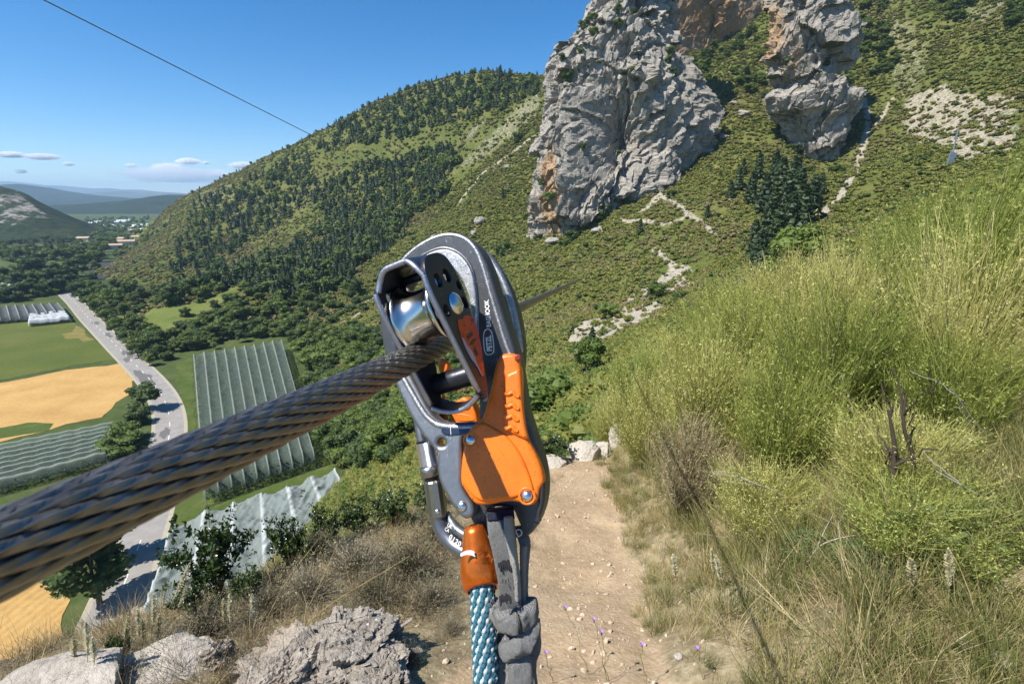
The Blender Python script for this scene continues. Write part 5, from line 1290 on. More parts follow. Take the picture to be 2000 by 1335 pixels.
for i, (px, py, h, w, lab) in enumerate(((425, 1160, 205, .75, 'upright evergreen oak shrub in front of the white net'), (495, 1180, 90, .9, 'low evergreen oak shrub at the base of the upright one'), (565, 1110, 125, .7, 'evergreen oak shrub overlapping the white net'), (700, 1020, 90, 1.0, 'evergreen oak shrub at the corner of the white net'), (770, 1000, 80, 1.3, 'evergreen oak shrub left of the carabiner sleeve'), (635, 1060, 105, .7, 'evergreen oak shrub with bare twigs above dry stalks'), (385, 1200, 90, 1.0, 'small oak shrub under the cream grass spikes'), (235, 1290, 62, .8, 'little oak sprig on the pale slab against the road'), (835, 985, 70, 1.2, 'small oak shrub peeping out behind the carabiner'), (1075, 870, 60, 1.6, 'low leafy shrub left of the path boulders'))):
    p = hit_ledge(px, py)
    if p is None: continue
    d = p[1] * CP - p[2] * SP; k = h / 1000 * d; r = empty('oak_shrub', p, random.uniform(0, 6)); r.scale = (k * w, k * w, k); sm, lm = OK_[i % 3]
    a = link('stems', sm, r); a['kind'] = 'stuff'; b = link('leaves', lm, r); b['kind'] = 'stuff'; tag(r, lab, 'shrub')
# cream grass spikes leaning over the brink
M_CREAM = grad_mat('cream_spike', [(.3, (.58, .50, .28)), (.5, (.74, .67, .43)), (.7, (.84, .80, .60))], .8, .3, 60)
def spike(px0, py0, px1, py1, label, frac=.5, w=.012, dep=None, bend=.04):
    p = hit_ledge(px0, py0)
    d = dep or (p[1] * CP - p[2] * SP); a = at_t(px0, py0, d); b = at_t(px1, py1, d * .97); rng = np.random.default_rng(int(px0 * 7 + py0))
    t = np.linspace(0, 1, 9)[:, None]; side = np.array((1.0, .2, 0)) * bend * np.linalg.norm(b - a); P = a + (b - a) * t + side * (t * (1 - t)) * 2
    if p is not None and P[0, 2] > p[2]: P[0] = p
    r = empty('grass_stalk', P[0]); inv = Matrix.Translation(-Vector(P[0]))
    g = Geo(); g.tube(P, np.linspace(.0013, .0007, 9), 5); o = g.build('stalk', M_STRAW, r); o.matrix_parent_inverse = inv
    n = 320; f = 1 - frac * rng.uniform(0, 1, n); Cn = np.stack([np.interp(f, t[:, 0], P[:, k]) for k in range(3)], -1); rad = w * np.sin(np.clip((1 - f) / frac, .03, .97) * math.pi) ** .5
    D = rng.normal(size=(n, 3)); D /= np.linalg.norm(D, axis=1, keepdims=True); ax = (b - a) / np.linalg.norm(b - a); g = Geo()
    strips(g, Cn, D * .8 + ax, rad * 1.5, np.full(n, .0046), rng, 1, .1, taper=.4); o = g.build('seed_head', M_CREAM, r); o.matrix_parent_inverse = inv; o['kind'] = 'stuff'
    tag(r, label, 'grass', 'cream grass stalks on the brink')
for a in ((300, 1240, 370, 1100, 'long cream grass spike leaning right across the white net'), (320, 1240, 372, 1128, 'cream grass spike beside the longest one'), (140, 1330, 143, 1243, 'short cream spike before the grass verge of the road'), (168, 1340, 167, 1215, 'thick cream spike standing against the road'), (182, 1340, 180, 1245, 'thin cream spike just right of the thick one'), (232, 1290, 250, 1205, 'cream spike over the road beside the oak sprig'), (278, 1290, 276, 1208, 'cream spike at the edge of the white net'), (290, 1280, 300, 1160, 'slender cream spike over the lower white net'), (446, 1270, 448, 1160, 'upright cream spike below the oak shrub'), (435, 1260, 436, 1170, 'thinner cream spike left of the upright one'), (490, 1265, 492, 1160, 'cream spike right of the upright pair'), (268, 1300, 268, 1190, 'short spike in the tuft by the net corner'), (300, 1290, 310, 1200, 'fuzzy spike in the middle of the brink tuft'), (1320, 1180, 1314, 1082, 'straw spike in the grass beside the path'), (1392, 1160, 1390, 1072, 'straw spike left of a bent one in the bank'), (1412, 1180, 1398, 1086, 'bent straw spike on the bank'), (1850, 1220, 1852, 1072, 'tall pale spike among the green rosette leaves'), (1780, 1200, 1778, 1090, 'thin pale spike left of the green rosette')):
    spike(*a)
# long bent stalks and dead branches
def dead(px_pts, r0, r1, label, dd=0.0, mat=M_BONE, name='dead_branch', cat='branch', forks=0):
    p = hit_ledge(*px_pts[0]); d = p[1] * CP - p[2] * SP; rng = np.random.default_rng(int(px_pts[0][0])); n = len(px_pts)
    P = np.array([at_t(px, py, d * (1 + dd * i / n) - .02 * i) for i, (px, py) in enumerate(px_pts)]); P[0] = p - (0, 0, .02)
    Q = smooth_line(P, 14); rr = np.linspace(r0, r1, 14); g = Geo(); g.tube(Q, rr, 6)
    root = empty(name, tuple(P[0])); inv = Matrix.Translation(-Vector(P[0])); o = g.build('stem', mat, root, True); o.matrix_parent_inverse = inv
    for k in range(forks):
        i = rng.integers(4, 13); a = Q[i]; L = np.linalg.norm(Q[-1] - Q[0]) * rng.uniform(.2, .45); D = (Q[i] - Q[i - 1]); D /= np.linalg.norm(D); D = D + rng.normal(0, .55, 3); D /= np.linalg.norm(D)
        t = np.linspace(0, 1, 6)[:, None]; B = a + D * L * t + rng.normal(0, .012, (6, 3)) * t + np.array((0, 0, .05)) * L * t * t
        g = Geo(); g.tube(B, np.linspace(rr[i] * .7, r1 * .6, 6), 5); o = g.build('twig', mat, root, True); o.matrix_parent_inverse = inv
    tag(root, label, cat)
for a in (([(520, 1290), (640, 1180), (760, 1110), (800, 1085)], .0022, .001, 'long bent straw stalk leaning towards the white net', -.1, M_STRAW, 'grass_stalk', 'grass', 0), ([(560, 1260), (620, 1150), (660, 1060)], .002, .001, 'tall straw stalk over the oak shrubs', 0, M_STRAW, 'grass_stalk', 'grass', 1),
          ([(480, 1280), (560, 1130), (640, 1030)], .002, .0008, 'thin golden stalk crossing the oak shrub', 0, M_STRAW, 'grass_stalk', 'grass', 0), ([(655, 1040), (662, 950), (672, 890)], .0022, .001, 'bare upright twig at the corner of the white net', 0, M_STRAW, 'grass_stalk', 'grass', 1), ([(775, 1010), (770, 960), (760, 930)], .003, .0015, 'broken dry twig left of the carabiner', 0, M_BONE, 'dead_branch', 'branch', 1),
          ([(1780, 1010), (1765, 985), (1740, 940), (1750, 880), (1735, 800)], .017, .005, 'dark trunk of the dead shrub on the bank', .0, M_DKWOOD, 'dead_shrub', 'shrub', 5), ([(1782, 1010), (1775, 960), (1790, 900), (1760, 830), (1770, 770)], .012, .004, 'second dark stem of the dead shrub leaning right', .0, M_DKWOOD, 'dead_shrub', 'shrub', 5), ([(1810, 1000), (1818, 985), (1840, 968)], .009, .004, 'dark stump beside the dead shrub', 0, M_DKWOOD, 'dead_shrub', 'shrub', 1),
          ([(1600, 1010), (1520, 960), (1440, 930), (1400, 925)], .004, .0015, 'bleached dead branch lying under the broom', -.05, M_BONE, 'dead_branch', 'branch', 3), ([(1390, 1010), (1420, 970), (1435, 940)], .0045, .002, 'forked bleached branch beside the path bank', 0, M_BONE, 'dead_branch', 'branch', 2), ([(1640, 880), (1680, 850), (1660, 780), (1640, 740)], .005, .002, 'grey dead branch in front of the bright broom', -.05, M_BONE, 'dead_branch', 'branch', 4), ([(1850, 900), (1800, 850), (1740, 840), (1700, 860)], .005, .0015, 'pale curved dead branch around the dark trunk', -.05, M_BONE, 'dead_branch', 'branch', 3),
          ([(1560, 1120), (1600, 1060), (1680, 1040), (1760, 1060)], .003, .0012, 'thin bleached branch in the tangled grass', -.05, M_BONE, 'dead_branch', 'branch', 3), ([(1500, 1040), (1420, 1050), (1360, 1040)], .003, .001, 'thin dead branch hanging over the bank edge', -.05, M_BONE, 'dead_branch', 'branch', 2), ([(1960, 880), (1900, 820), (1860, 760)], .004, .0015, 'dry branch under the right hand broom', -.05, M_BONE, 'dead_branch', 'branch', 3), ([(1995, 1000), (1900, 960), (1830, 920)], .005, .002, 'bleached branch lying at the right border', -.03, M_BONE, 'dead_branch', 'branch', 2)):
    dead(*a)
# leafy green rosette plant
M_ROS = leaf_mat('rosette_leaf', (.075, .115, .04), (.15, .20, .075), rough=.5, trans=.25, nscale=12)
def rosette(seed, n=420):
    rng = np.random.default_rng(seed); th = rng.uniform(0, 6.28, n); r = rng.uniform(0, 1, n) ** .6; Cn = np.stack([r * np.cos(th), r * np.sin(th), .55 * (1 - r ** 2) + rng.uniform(0, .15, n)], -1)
    ax = np.stack([np.cos(th), np.sin(th), rng.uniform(-.2, .6, n)], -1) + rng.normal(0, .35, (n, 3)); ax /= np.linalg.norm(ax, axis=1, keepdims=True); sd = np.cross(ax, (0, 0, 1.0)) + rng.normal(0, .2, (n, 3)); sd /= np.linalg.norm(sd, axis=1, keepdims=True); nn = np.cross(sd, ax)
    L = rng.uniform(.12, .22, n)[:, None]; w = L * .24; g = Geo()
    for sg in (1, -1): g.polys(np.stack([Cn, Cn + ax * L * .35 + sg * sd * w - nn * w * .3, Cn + ax * L * .7 + sg * sd * w * .8 - nn * w * .2, Cn + ax * L - nn * w * .6], 1)[:, ::sg])
    me = g.mesh('leaves'); me.materials.append(M_ROS); return me
RS = rosette(1)
for px, py, w, lab in ((1870, 1090, 260, 'leafy green herb below the dead shrub'), (1960, 1050, 160, 'leafy green herb at the right border'), (1600, 1090, 130, 'small leafy herb under the broom on the bank'), (1700, 1110, 130, 'small leafy herb left of the larger one')):
    p = hit_ledge(px, py); d = p[1] * CP - p[2] * SP; k = w / 2000 * d; r = empty('leafy_herb', p, random.uniform(0, 6)); r.scale = (k, k, k * .9); o = link('leaves', RS, r); o['kind'] = 'stuff'
    g = Geo(); g.tube([(0, 0, -.05), (0, 0, .5)], [.02, .01], 5); g.build('stem', M_DKWOOD, r); tag(r, lab, 'plant')
# violet flowers
M_VIOLET = plain_mat('violet_petal', (.36, .17, .52), .6, scale=60, var=.2)
def flower(px, py, bx, by, label):
    p = hit_ledge(bx, by); d = p[1] * CP - p[2] * SP; q = at_t(px, py, d * .96); root = empty('wild_flower', p); inv = Matrix.Translation(-Vector(p)); rng = np.random.default_rng(int(px))
    t = np.linspace(0, 1, 7)[:, None]; P = p + (q - p) * t + rng.normal(0, .006, (7, 3)) * np.sin(t * 3.1); P[-1] = q
    g = Geo(); g.tube(P, np.linspace(.0012, .0008, 7), 5); o = g.build('stem', M_GRASS, root); o.matrix_parent_inverse = inv
    g = Geo(); g.lathe([(.0005, -.012), (.003, -.008), (.0032, -.003), (.002, 0)], q, (0, 0, 1), 8); o = g.build('bud', M_GRASS, root); o.matrix_parent_inverse = inv
    for k in range(9):
        a = k * 6.28 / 9 + rng.uniform(-.2, .2); D = np.array((math.cos(a), math.sin(a), rng.uniform(.5, 1.2))); D /= np.linalg.norm(D); S = np.cross(D, (0, 0, 1)); S /= np.linalg.norm(S); L = rng.uniform(.009, .013)
        g = Geo(); g.polys([[q, q + D * L * .6 - S * .0022, q + D * L, q + D * L * .6 + S * .0022]]); o = g.build('petal', M_VIOLET, root); o.matrix_parent_inverse = inv
    tag(root, label, 'flower')
for a in ((1160, 1210, 1185, 1330, 'violet wild flower over the path, upper of a close pair'), (1175, 1234, 1190, 1335, 'violet wild flower just below the upper one on the path'), (1254, 1258, 1262, 1335, 'violet wild flower at the grass edge of the path'), (1361, 1266, 1372, 1330, 'violet wild flower on the bank by the white stone'), (1104, 1186, 1150, 1320, 'faint violet flower nearest to the grey webbing'), (1066, 1275, 1080, 1335, 'small violet flower beside the rope')):
    flower(*a)
# blue grey panel on a post up the slope
M_PANEL = plain_mat('painted_steel', (.16, .21, .28), .5, scale=4); p = hit(1856, 322); dd = p[1] * CP - p[2] * SP
root = empty('panel_post', p); inv = None; k = dd / 1000
g = Geo(); g.tube([(0, 0, -.5), (0, 0, 62 * k)], 1.3 * k, 8); g.build('post', M_PANEL, root)
g = Geo(); g.box((-1.5 * k, -2 * k, 6 * k), (6.5 * k, 1.0 * k, 15 * k), M=Matrix.Rotation(.12, 3, 'Y')); g.build('panel', M_PANEL, root)
tag(root, 'blue grey steel panel on a thin post above the broom', 'sign')
# ================================================================== CABLES, PULLEY, HOOK, LANYARD
def metal(name, c, rough=.4, met=.9, var=.25, sc=900.0, scratch=0.0, sc_col=(.62, .63, .64), bump=.0, dirt=0.0, stretch=(1, 1, 1)):
    m = Mat(name); p = m.mapping(m.pos(), stretch)
    n = m.noise(p, sc * .35, 3, .6); n2 = m.noise(p, sc, 2, .7)
    col = m.mix(n, tuple(x * (1 - var) for x in c), tuple(min(1, x * (1 + var)) for x in c)); r = m.math('ADD', rough - .08, m.math('MULTIPLY', n, .18)); mt = met
    if scratch:
        l1 = m.noise(m.mapping(p, (1, .3, .16), (.3, .9, .5)), sc * 2.2, 2, .6); f = m.ramp(m.math('ADD', m.math('MULTIPLY', l1, .6), m.math('MULTIPLY', m.noise(p, sc * .12, 3, .7), .4)), [(.64 - scratch * .14, 0.0), (.72 - scratch * .10, 1.0)])
        col = m.mix(f, col, sc_col)
    if dirt:
        f = m.ramp(m.noise(p, sc * .22, 4, .75), [(.62 - dirt * .1, 0.0), (.72 - dirt * .1, 1.0)]); col = m.mix(m.math('MULTIPLY', f, .7), col, tuple(x * .25 for x in c))
    nb = m.bump(n2, bump, .0002) if bump else None
    return m.done(m.bsdf(col, r, mt, nb))
M_ANOD = metal('grey_anodised', (.085, .088, .092), .42, .55, .12, 900, .35, (.35, .36, .37))
M_WORN = metal('worn_aluminium', (.34, .345, .355), .46, .9, .5, 1500, .7, (.72, .73, .74), .9)
M_ARM = metal('satin_grey_aluminium', (.23, .235, .24), .40, .8, .12, 900, .3, (.55, .56, .57))
M_CAGE = metal('black_steel', (.035, .036, .046), .35, .6, .2, 900, .1, (.3, .3, .34))
M_EDGE = metal('lit_steel_edge', (.36, .36, .42), .42, .9, .3, 1800, .4, (.6, .6, .66), .5)
M_SHEAVE = metal('polished_steel', (.62, .60, .56), .22, 1.0, .25, 260, 0, bump=.02, stretch=(1, 1, 1))
M_RIVET = metal('rivet_steel', (.66, .66, .66), .24, 1.0, .15, 500)
M_SLEEVE = metal('bronze_grey_sleeve', (.32, .29, .26), .33, .95, .12, 600, stretch=(4, 4, .3))
M_STEEL = metal('cable_steel', (.27, .25, .225), .46, .88, .5, 400, .15, (.52, .50, .47))
M_ORANGE = Mat('orange_plastic'); _p = M_ORANGE.pos()
_sp = M_ORANGE.ramp(M_ORANGE.noise(_p, 900, 3, .7), [(.61, 0.0), (.67, 1.0)]); _sm = M_ORANGE.ramp(M_ORANGE.noise(_p, 90, 4, .7), [(.42, 0.0), (.75, .5)])
_c = M_ORANGE.mix(M_ORANGE.math('MULTIPLY', _sp, .75), M_ORANGE.mix(_sm, (.88, .185, .006), (.46, .085, .006)), (.16, .035, .008))
M_ORANGE = M_ORANGE.done(M_ORANGE.bsdf(_c, .38, normal=M_ORANGE.bump(M_ORANGE.noise(_p, 2600, 2), .12, .0002)))
M_ORANOD = metal('orange_anodised', (.72, .16, .02), .28, .75, .15, 500, .22, (.72, .60, .52), dirt=.5)
M_WHITE = plain_mat('white_print', (.82, .82, .80), .6, var=.05, scale=500)
M_BLACKP = plain_mat('black_rubber', (.018, .018, .02), .45, var=.2, scale=300)
M_RED = Mat('red_label'); _p = M_RED.pos(); _f = M_RED.ramp(M_RED.noise(_p, 420, 4, .7), [(.56, 0.0), (.59, 1.0)]); _g = M_RED.ramp(M_RED.noise(M_RED.mapping(_p, loc=(1, 2, 3)), 330, 4, .7), [(.60, 0.0), (.63, 1.0)])
M_RED = M_RED.done(M_RED.bsdf(M_RED.mix(_g, M_RED.mix(_f, (.58, .030, .012), (.30, .02, .012)), (.02, .015, .015)), .18))
M_SCUFF = plain_mat('scuffed_label', (.42, .34, .36), .5, var=.3, scale=400)
M_TEAL = plain_mat('teal_yarn', (.018, .118, .165), .75, var=.3, scale=900, bump=.3)
M_WYARN = plain_mat('white_yarn', (.47, .51, .51), .8, var=.18, scale=900, bump=.3)
M_CORE = plain_mat('rope_core', (.02, .06, .08), .9)
def web_mat(name, c):
    m = Mat(name); p = m.pos(); w = m.noise(m.mapping(p, (1, 1, .35)), 1500, 2, .6); f = m.noise(p, 160, 4, .7)
    col = m.mix(f, tuple(x * .62 for x in c), tuple(min(1, x * 1.25) for x in c)); h = m.math('ADD', w, m.math('MULTIPLY', m.voronoi(p, 700), .8))
    tl = m.n('ShaderNodeTexWave', bands_direction='Z'); m.l(p, tl.inputs['Vector']); tl.inputs['Scale'].default_value = 1100; tl.inputs['Distortion'].default_value = 3.0; h = m.math('ADD', h, m.math('MULTIPLY', tl.outputs['Fac'], .45)); col = m.mix(m.math('MULTIPLY', tl.outputs['Fac'], .25), col, tuple(x * .45 for x in c))
    return m.done(m.bsdf(col, .95, normal=m.bump(h, .9, .0008), spec=.15))
M_WEB = web_mat('grey_webbing', (.275, .27, .26)); M_WEBD = web_mat('navy_webbing', (.035, .04, .06)); M_WEBL = web_mat('lit_frayed_webbing', (.46, .45, .41))
M_STITCH = plain_mat('black_stitch', (.012, .012, .014), .8)

# ---- wire ropes: both run to the same far anchor, parallel to each other
VP = ray(1150, 537); CR = .006
K1 = at_t(0, 1080, .069) - VP * .069
K2 = at_t(85, 0, 4.2) - VP * 4.2
DV = VP / np.linalg.norm(VP); LV = np.linalg.norm(VP)
NA = np.cross(DV, (0, 0, 1.0)); NA /= np.linalg.norm(NA); NB = np.cross(NA, DV)
def wire_rope(K, label, hires):
    root = empty('steel_cable', tuple(K)); inv = Matrix.Translation(-Vector(K)); rs = .00118; rc = CR - .00122; ns = 13; lay = .15
    spans = [(-.12, .62, .0014, 18, True), (.60, 5.0, .012, 6, False)] if hires else [(.5, 16.0, .035, 5, False)]
    for t0, t1, step, sides, lobes in spans:
        s = np.arange(t0 * LV, t1 * LV, step)
        for i in range(ns):
            a = 2 * math.pi * i / ns - 2 * math.pi * s / lay
            C = K + DV * s[:, None] + rc * (np.cos(a)[:, None] * NA + np.sin(a)[:, None] * NB)
            er = np.cos(a)[:, None] * NA + np.sin(a)[:, None] * NB; et = -np.sin(a)[:, None] * NA + np.cos(a)[:, None] * NB
            th = np.linspace(0, 2 * math.pi, sides, endpoint=False)
            rr = np.array([1.08, .98, .62])[np.arange(sides) % 3] * rs if lobes else np.full(sides, rs)
            ph = th[None] + (2 * math.pi * s / .030)[:, None] if lobes else th[None] + 0 * s[:, None]
            G = C[:, None] + rr[None, :, None] * (np.cos(ph)[..., None] * er[:, None] + np.sin(ph)[..., None] * et[:, None])
            g = Geo(); g.grid(G, closed_v=True); o = g.build('strand', M_STEEL, root, True); o.matrix_parent_inverse = inv
    s0 = spans[-1][1]
    g = Geo(); P = np.array([K + VP * t for t in np.geomspace(s0 - .05, 166, 60)]); g.tube(P, CR * .97, 8); o = g.build('far_span', M_STEEL, root, True); o.matrix_parent_inverse = inv
    g = Geo(); P = np.array([K + VP * t for t in np.linspace(spans[0][0], s0, 40)]); g.tube(P, CR - 1.7 * rs, 8); o = g.build('core', M_BLACKP, root, True); o.matrix_parent_inverse = inv
    tag(root, label, 'cable')
wire_rope(K1, 'thick twisted steel zip line cable running under the pulley', True)
wire_rope(K2, 'thin dark zip line cable crossing the blue sky', False)

# ---- planes to draw the flat metal parts on
def nrmz(v): v = np.asarray(v, float); return v / np.linalg.norm(v)
class Plane:
    """a real plane at the hook: origin at a pixel and depth, yawed about the vertical and rolled"""
    def __init__(s, px, py, t, yaw=0.0, pitch=0.0):
        w = nrmz(ray(px, py)); r = nrmz(np.cross(w, (0, 0, 1.0))); u = np.cross(r, w)
        s.o = at_t(px, py, t); ex = r * math.cos(yaw) - w * math.sin(yaw); ez = -w * math.cos(yaw) - r * math.sin(yaw)
        ey = u * math.cos(pitch) + ez * math.sin(pitch); ez = np.cross(ex, ey)
        s.ex, s.ey, s.ez = ex, ey, nrmz(ez)
    def P(s, px, py, lift=0.0):
        d = ray(px, py); o = s.o + s.ez * lift; return d * ((o @ s.ez) / (d @ s.ez))
    def uv(s, px, py, lift=0.0):
        q = s.P(px, py, lift) - (s.o + s.ez * lift); return np.array((q @ s.ex, q @ s.ey))
    def M(s, lift=0.0, at=None):
        o = (s.o if at is None else at) + s.ez * lift
        return Matrix(((s.ex[0], s.ey[0], s.ez[0], o[0]), (s.ex[1], s.ey[1], s.ez[1], o[1]), (s.ex[2], s.ey[2], s.ez[2], o[2]), (0, 0, 0, 1)))
def chaikin(P, it=2, closed=True):
    P = np.asarray(P, float)
    for _ in range(it):
        Q = np.roll(P, -1, 0) if closed else P[1:]; A = P if closed else P[:-1]
        P2 = np.stack([A * .75 + Q * .25, A * .25 + Q * .75], 1).reshape(-1, P.shape[1])
        P = P2 if closed else np.concatenate([P[:1], P2, P[-1:]])
    return P
CURVES = []
def plate_uv(name, loops, M, half, bevel, mat, parent, res=3, it=2):
    cu = bpy.data.curves.new(name, 'CURVE'); cu.dimensions = '2D'; cu.fill_mode = 'BOTH'
    for lp in loops:
        q = chaikin(lp, it) if it else np.asarray(lp); sp = cu.splines.new('POLY'); sp.points.add(len(q) - 1); sp.use_cyclic_u = True
        sp.points.foreach_set('co', np.c_[q, np.zeros(len(q)), np.ones(len(q))].astype(np.float32).reshape(-1))
    cu.extrude = max(half - bevel, 1e-5); cu.bevel_depth = bevel; cu.bevel_resolution = res; cu.offset = -bevel; cu.materials.append(mat)
    o = link(name, cu); o.parent = parent; o.matrix_parent_inverse = parent.matrix_world.inverted(); o.matrix_basis = M
    CURVES.append(o); return o
def plate(name, pl, loops_px, half, bevel, mat, parent, lift=0.0, it=2, res=3):
    loops = [np.array([pl.uv(px, py, lift) for px, py in lp]) for lp in loops_px]
    return plate_uv(name, loops, pl.M(lift - half), half, bevel, mat, parent, res, it)
def words(txt, pl, px, py, dx, dy, size_px, mat, parent, lift, name='lettering', width_px=None, thick=.00006, bold=.0):
    """lettering on a plane: from pixel (px,py) along (dx,dy)"""
    cu = bpy.data.curves.new(name, 'FONT'); cu.body = txt; cu.offset = bold; cu.extrude = thick; cu.materials.append(mat)
    a = pl.uv(px, py, lift); b = pl.uv(px + dx, py + dy, lift); d = b - a; ang = math.atan2(d[1], d[0]); sc = np.linalg.norm(d) / math.hypot(dx, dy) * size_px / .70
    cu.size = sc
    M_ = pl.M(lift) @ Matrix.Translation((a[0], a[1], 0)) @ Matrix.Rotation(ang, 4, 'Z')
    if width_px: M_ = M_ @ Matrix.Diagonal((width_px, 1, 1, 1))
    o = link(name, cu); o.parent = parent; o.matrix_parent_inverse = parent.matrix_world.inverted(); o.matrix_basis = M_; CURVES.append(o); return o
def hard(g, name, mat, parent, smooth=True):
    o = g.build(name, mat, parent, smooth); o.matrix_parent_inverse = Matrix.Translation(-Vector(parent.location)); return o
def rivet(pl, px, py, r_px, parent, lift, mat=None, name='rivet', dome=.55, t=.25, recess=None):
    c = pl.P(px, py, lift); r = r_px * t / 1000; g = Geo()
    a = np.linspace(0, math.pi / 2, 7); g.lathe([(r, -r * 1.2)] + [(r * math.cos(x), r * dome * math.sin(x)) for x in a[:-1]] + [(1e-6, r * dome)], c, pl.ez, 28)
    if recess:
        gg = Geo(); gg.lathe([(r * 1.25, .0), (r * 1.42, .0004), (r * 1.6, 0)], c, pl.ez, 28); hard(gg, 'rivet_seat', recess, parent)
    return hard(g, name, mat or M_RIVET, parent)
def pxtube(pts, rad_px, g, sides=14, up=None, t=.25, n=40, flat=1.0):
    """pts: (px, py, depth)"""
    P = smooth_line(np.array([at_t(*p) for p in pts]), n); R = np.interp(np.linspace(0, 1, n), np.linspace(0, 1, len(rad_px)), rad_px) * t / 1000
    g.tube(P, R, sides, flat=flat, up=up); return P

# ---- the hook (connector) that carries everything
HP = Plane(900, 700, .262, yaw=math.radians(24))
hook = empty('safety_hook', tuple(HP.P(990, 1040)))
bpy.context.view_layer.update()
HOUT = [(742, 650), (740, 610), (748, 568), (768, 530), (792, 500), (819, 476), (846, 462), (873, 454), (900, 457), (922, 468), (940, 490), (955, 525), (966, 562), (980, 606), (994, 648), (1007, 688), (1016, 740), (1024, 800), (1040, 850), (1056, 898), (1064, 940), (1062, 985), (1050, 1022), (1036, 1046), (1012, 1052), (965, 1052), (940, 1042), (918, 1018), (915, 985),
        (930, 960), (938, 900), (934, 850), (936, 800), (934, 760), (930, 715), (926, 660), (922, 610), (914, 565), (898, 530), (872, 508), (842, 508), (815, 522), (792, 548), (778, 585), (772, 625), (774, 670), (780, 705), (792, 742), (772, 756), (754, 705)]
SLOT = [(950, 996), (960, 990), (990, 989), (1003, 995), (1010, 1015), (1020, 1034), (1000, 1041), (960, 1041), (951, 1030)]
plate('body', HP, [HOUT, SLOT], .0065, .0016, M_ANOD, hook, res=4)
# worn outer rim and scratched inner lip
def rim(name, pts, rad, mat, lift, parent=None, pl=None, sides=10, n=70):
    pl = pl or HP; P = chaikin(np.array([pl.P(px, py, lift) for px, py in pts]), 3, False); g = Geo(); R = np.full(len(P), rad); R[:4] *= (.3, .6, .8, .95); R[-4:] *= (.95, .8, .6, .3)
    g.tube(P, R, sides); return hard(g, name, mat, parent or hook)
rim('worn_rim', [(776, 522), (796, 499), (821, 479), (848, 465), (873, 458), (898, 461), (918, 472), (934, 494), (946, 528), (956, 566), (969, 610), (981, 650), (992, 684), (1001, 700)], .0013, M_WORN, -.0009)
LIP = [(806, 524), (822, 503), (840, 491), (866, 484), (890, 491), (910, 508), (923, 532), (929, 566), (931, 606), (931, 660), (928, 700), (926, 660), (921, 612), (912, 572), (897, 538), (874, 514), (842, 512), (820, 524)]
plate('inner_lip', HP, [LIP], .0022, .0010, M_WORN, hook, lift=.0024, res=3)
rim('lip_edge', [(822, 500), (842, 489), (866, 482), (892, 489), (913, 507), (925, 532), (931, 566), (933, 606), (934, 660)], .0006, M_ARM, .0005)
g = Geo(); pl = HP; a = pl.P(923, 551, .0004); b = pl.P(931, 550, .0004); g.tube([a, b], .00018, 6); hard(g, 'wear_mark', M_WHITE, hook)
# gate arm that leaves the loop at the left and comes down to the hinge
GP = Plane(860, 860, .258, yaw=math.radians(20))
ARM = [(752, 690), (768, 684), (788, 706), (805, 736), (822, 768), (838, 798), (850, 815), (868, 824), (900, 824), (936, 821), (938, 848), (905, 849), (902, 862), (903, 905), (902, 945), (912, 965), (924, 983), (927, 1000), (920, 1012), (904, 1014), (890, 998), (873, 972), (858, 944), (853, 918), (854, 896), (850, 880), (834, 862), (815, 838), (796, 804), (783, 776), (768, 742)]
HOLE = [(853, 861), (858, 856), (866, 857), (870, 863), (867, 870), (857, 870)]
plate('gate', GP, [ARM, HOLE], .0052, .0021, M_ARM, hook, res=4)
rim('gate_ridge', [(772, 712), (790, 740), (808, 772), (826, 803), (842, 822), (862, 832), (900, 834), (930, 832)], .0016, M_WORN, -.0004, pl=GP)
plate('gate_band', GP, [[(861, 829), (900, 826), (936, 824), (936, 846), (900, 848), (862, 851)]], .0012, .0006, metal('blued_aluminium', (.05, .07, .11), .3, .7), hook, lift=.0009)
g = Geo(); g.tube([GP.P(879, 828, .0009), GP.P(880, 836, .0012), GP.P(881, 848, .0010)], .00022, 6); hard(g, 'wear_mark', M_WHITE, hook)
rivet(GP, 902, 988, 10, hook, .0002)
# orange gate cover with its thumb lever
OP = Plane(975, 870, .243, yaw=math.radians(10))
OR = [(961, 745), (966, 716), (972, 697), (982, 689), (1004, 688), (1012, 694), (1013, 708), (1016, 712), (1018, 730), (1019, 780), (1024, 828), (1031, 858), (1046, 884), (1058, 912), (1064, 940), (1057, 950), (1053, 962), (1052, 974), (1044, 985), (1030, 987), (1014, 980), (990, 978), (950, 986), (930, 986), (919, 975), (906, 955), (898, 942), (900, 905), (905, 872), (911, 846), (922, 830), (938, 821), (946, 805), (953, 775)]
plate('gate_cover', OP, [OR], .0058, .0022, M_ORANGE, hook, res=5)
# raised fan on the cover and the hollow lever
FAN = [(923, 834), (940, 822), (965, 835), (992, 852), (1014, 880), (1030, 915), (1040, 945), (1043, 962), (1030, 958), (1012, 970), (990, 974), (960, 978), (936, 979), (915, 963), (905, 940), (908, 900), (914, 860)]
plate('cover_face', OP, [FAN], .0016, .0013, M_ORANGE, hook, lift=.0013, res=4)
LEV = [(986, 735), (990, 728), (1004, 722), (1016, 718), (1018, 740), (1020, 790), (1026, 835), (1033, 860), (1012, 852), (984, 838), (983, 800), (985, 760)]
plate('thumb_lever', OP, [LEV], .0030, .0018, M_ORANGE, hook, lift=.0022, res=5)
for (x0, y0) in ((988, 766), (988, 790), (987, 812), (986, 833)):
    P = np.array([OP.P(x0 + dx, y0 + dy, .0024) for dx, dy in ((0, 0), (2, 4), (8, 2.5), (13, -1), (17, 3), (21, 8), (26, 8.5))]); P = chaikin(P, 2, False)
    g = Geo(); g.tube(P, np.linspace(.0011, .0008, len(P)), 8); hard(g, 'grip_rib', M_ORANGE, hook)
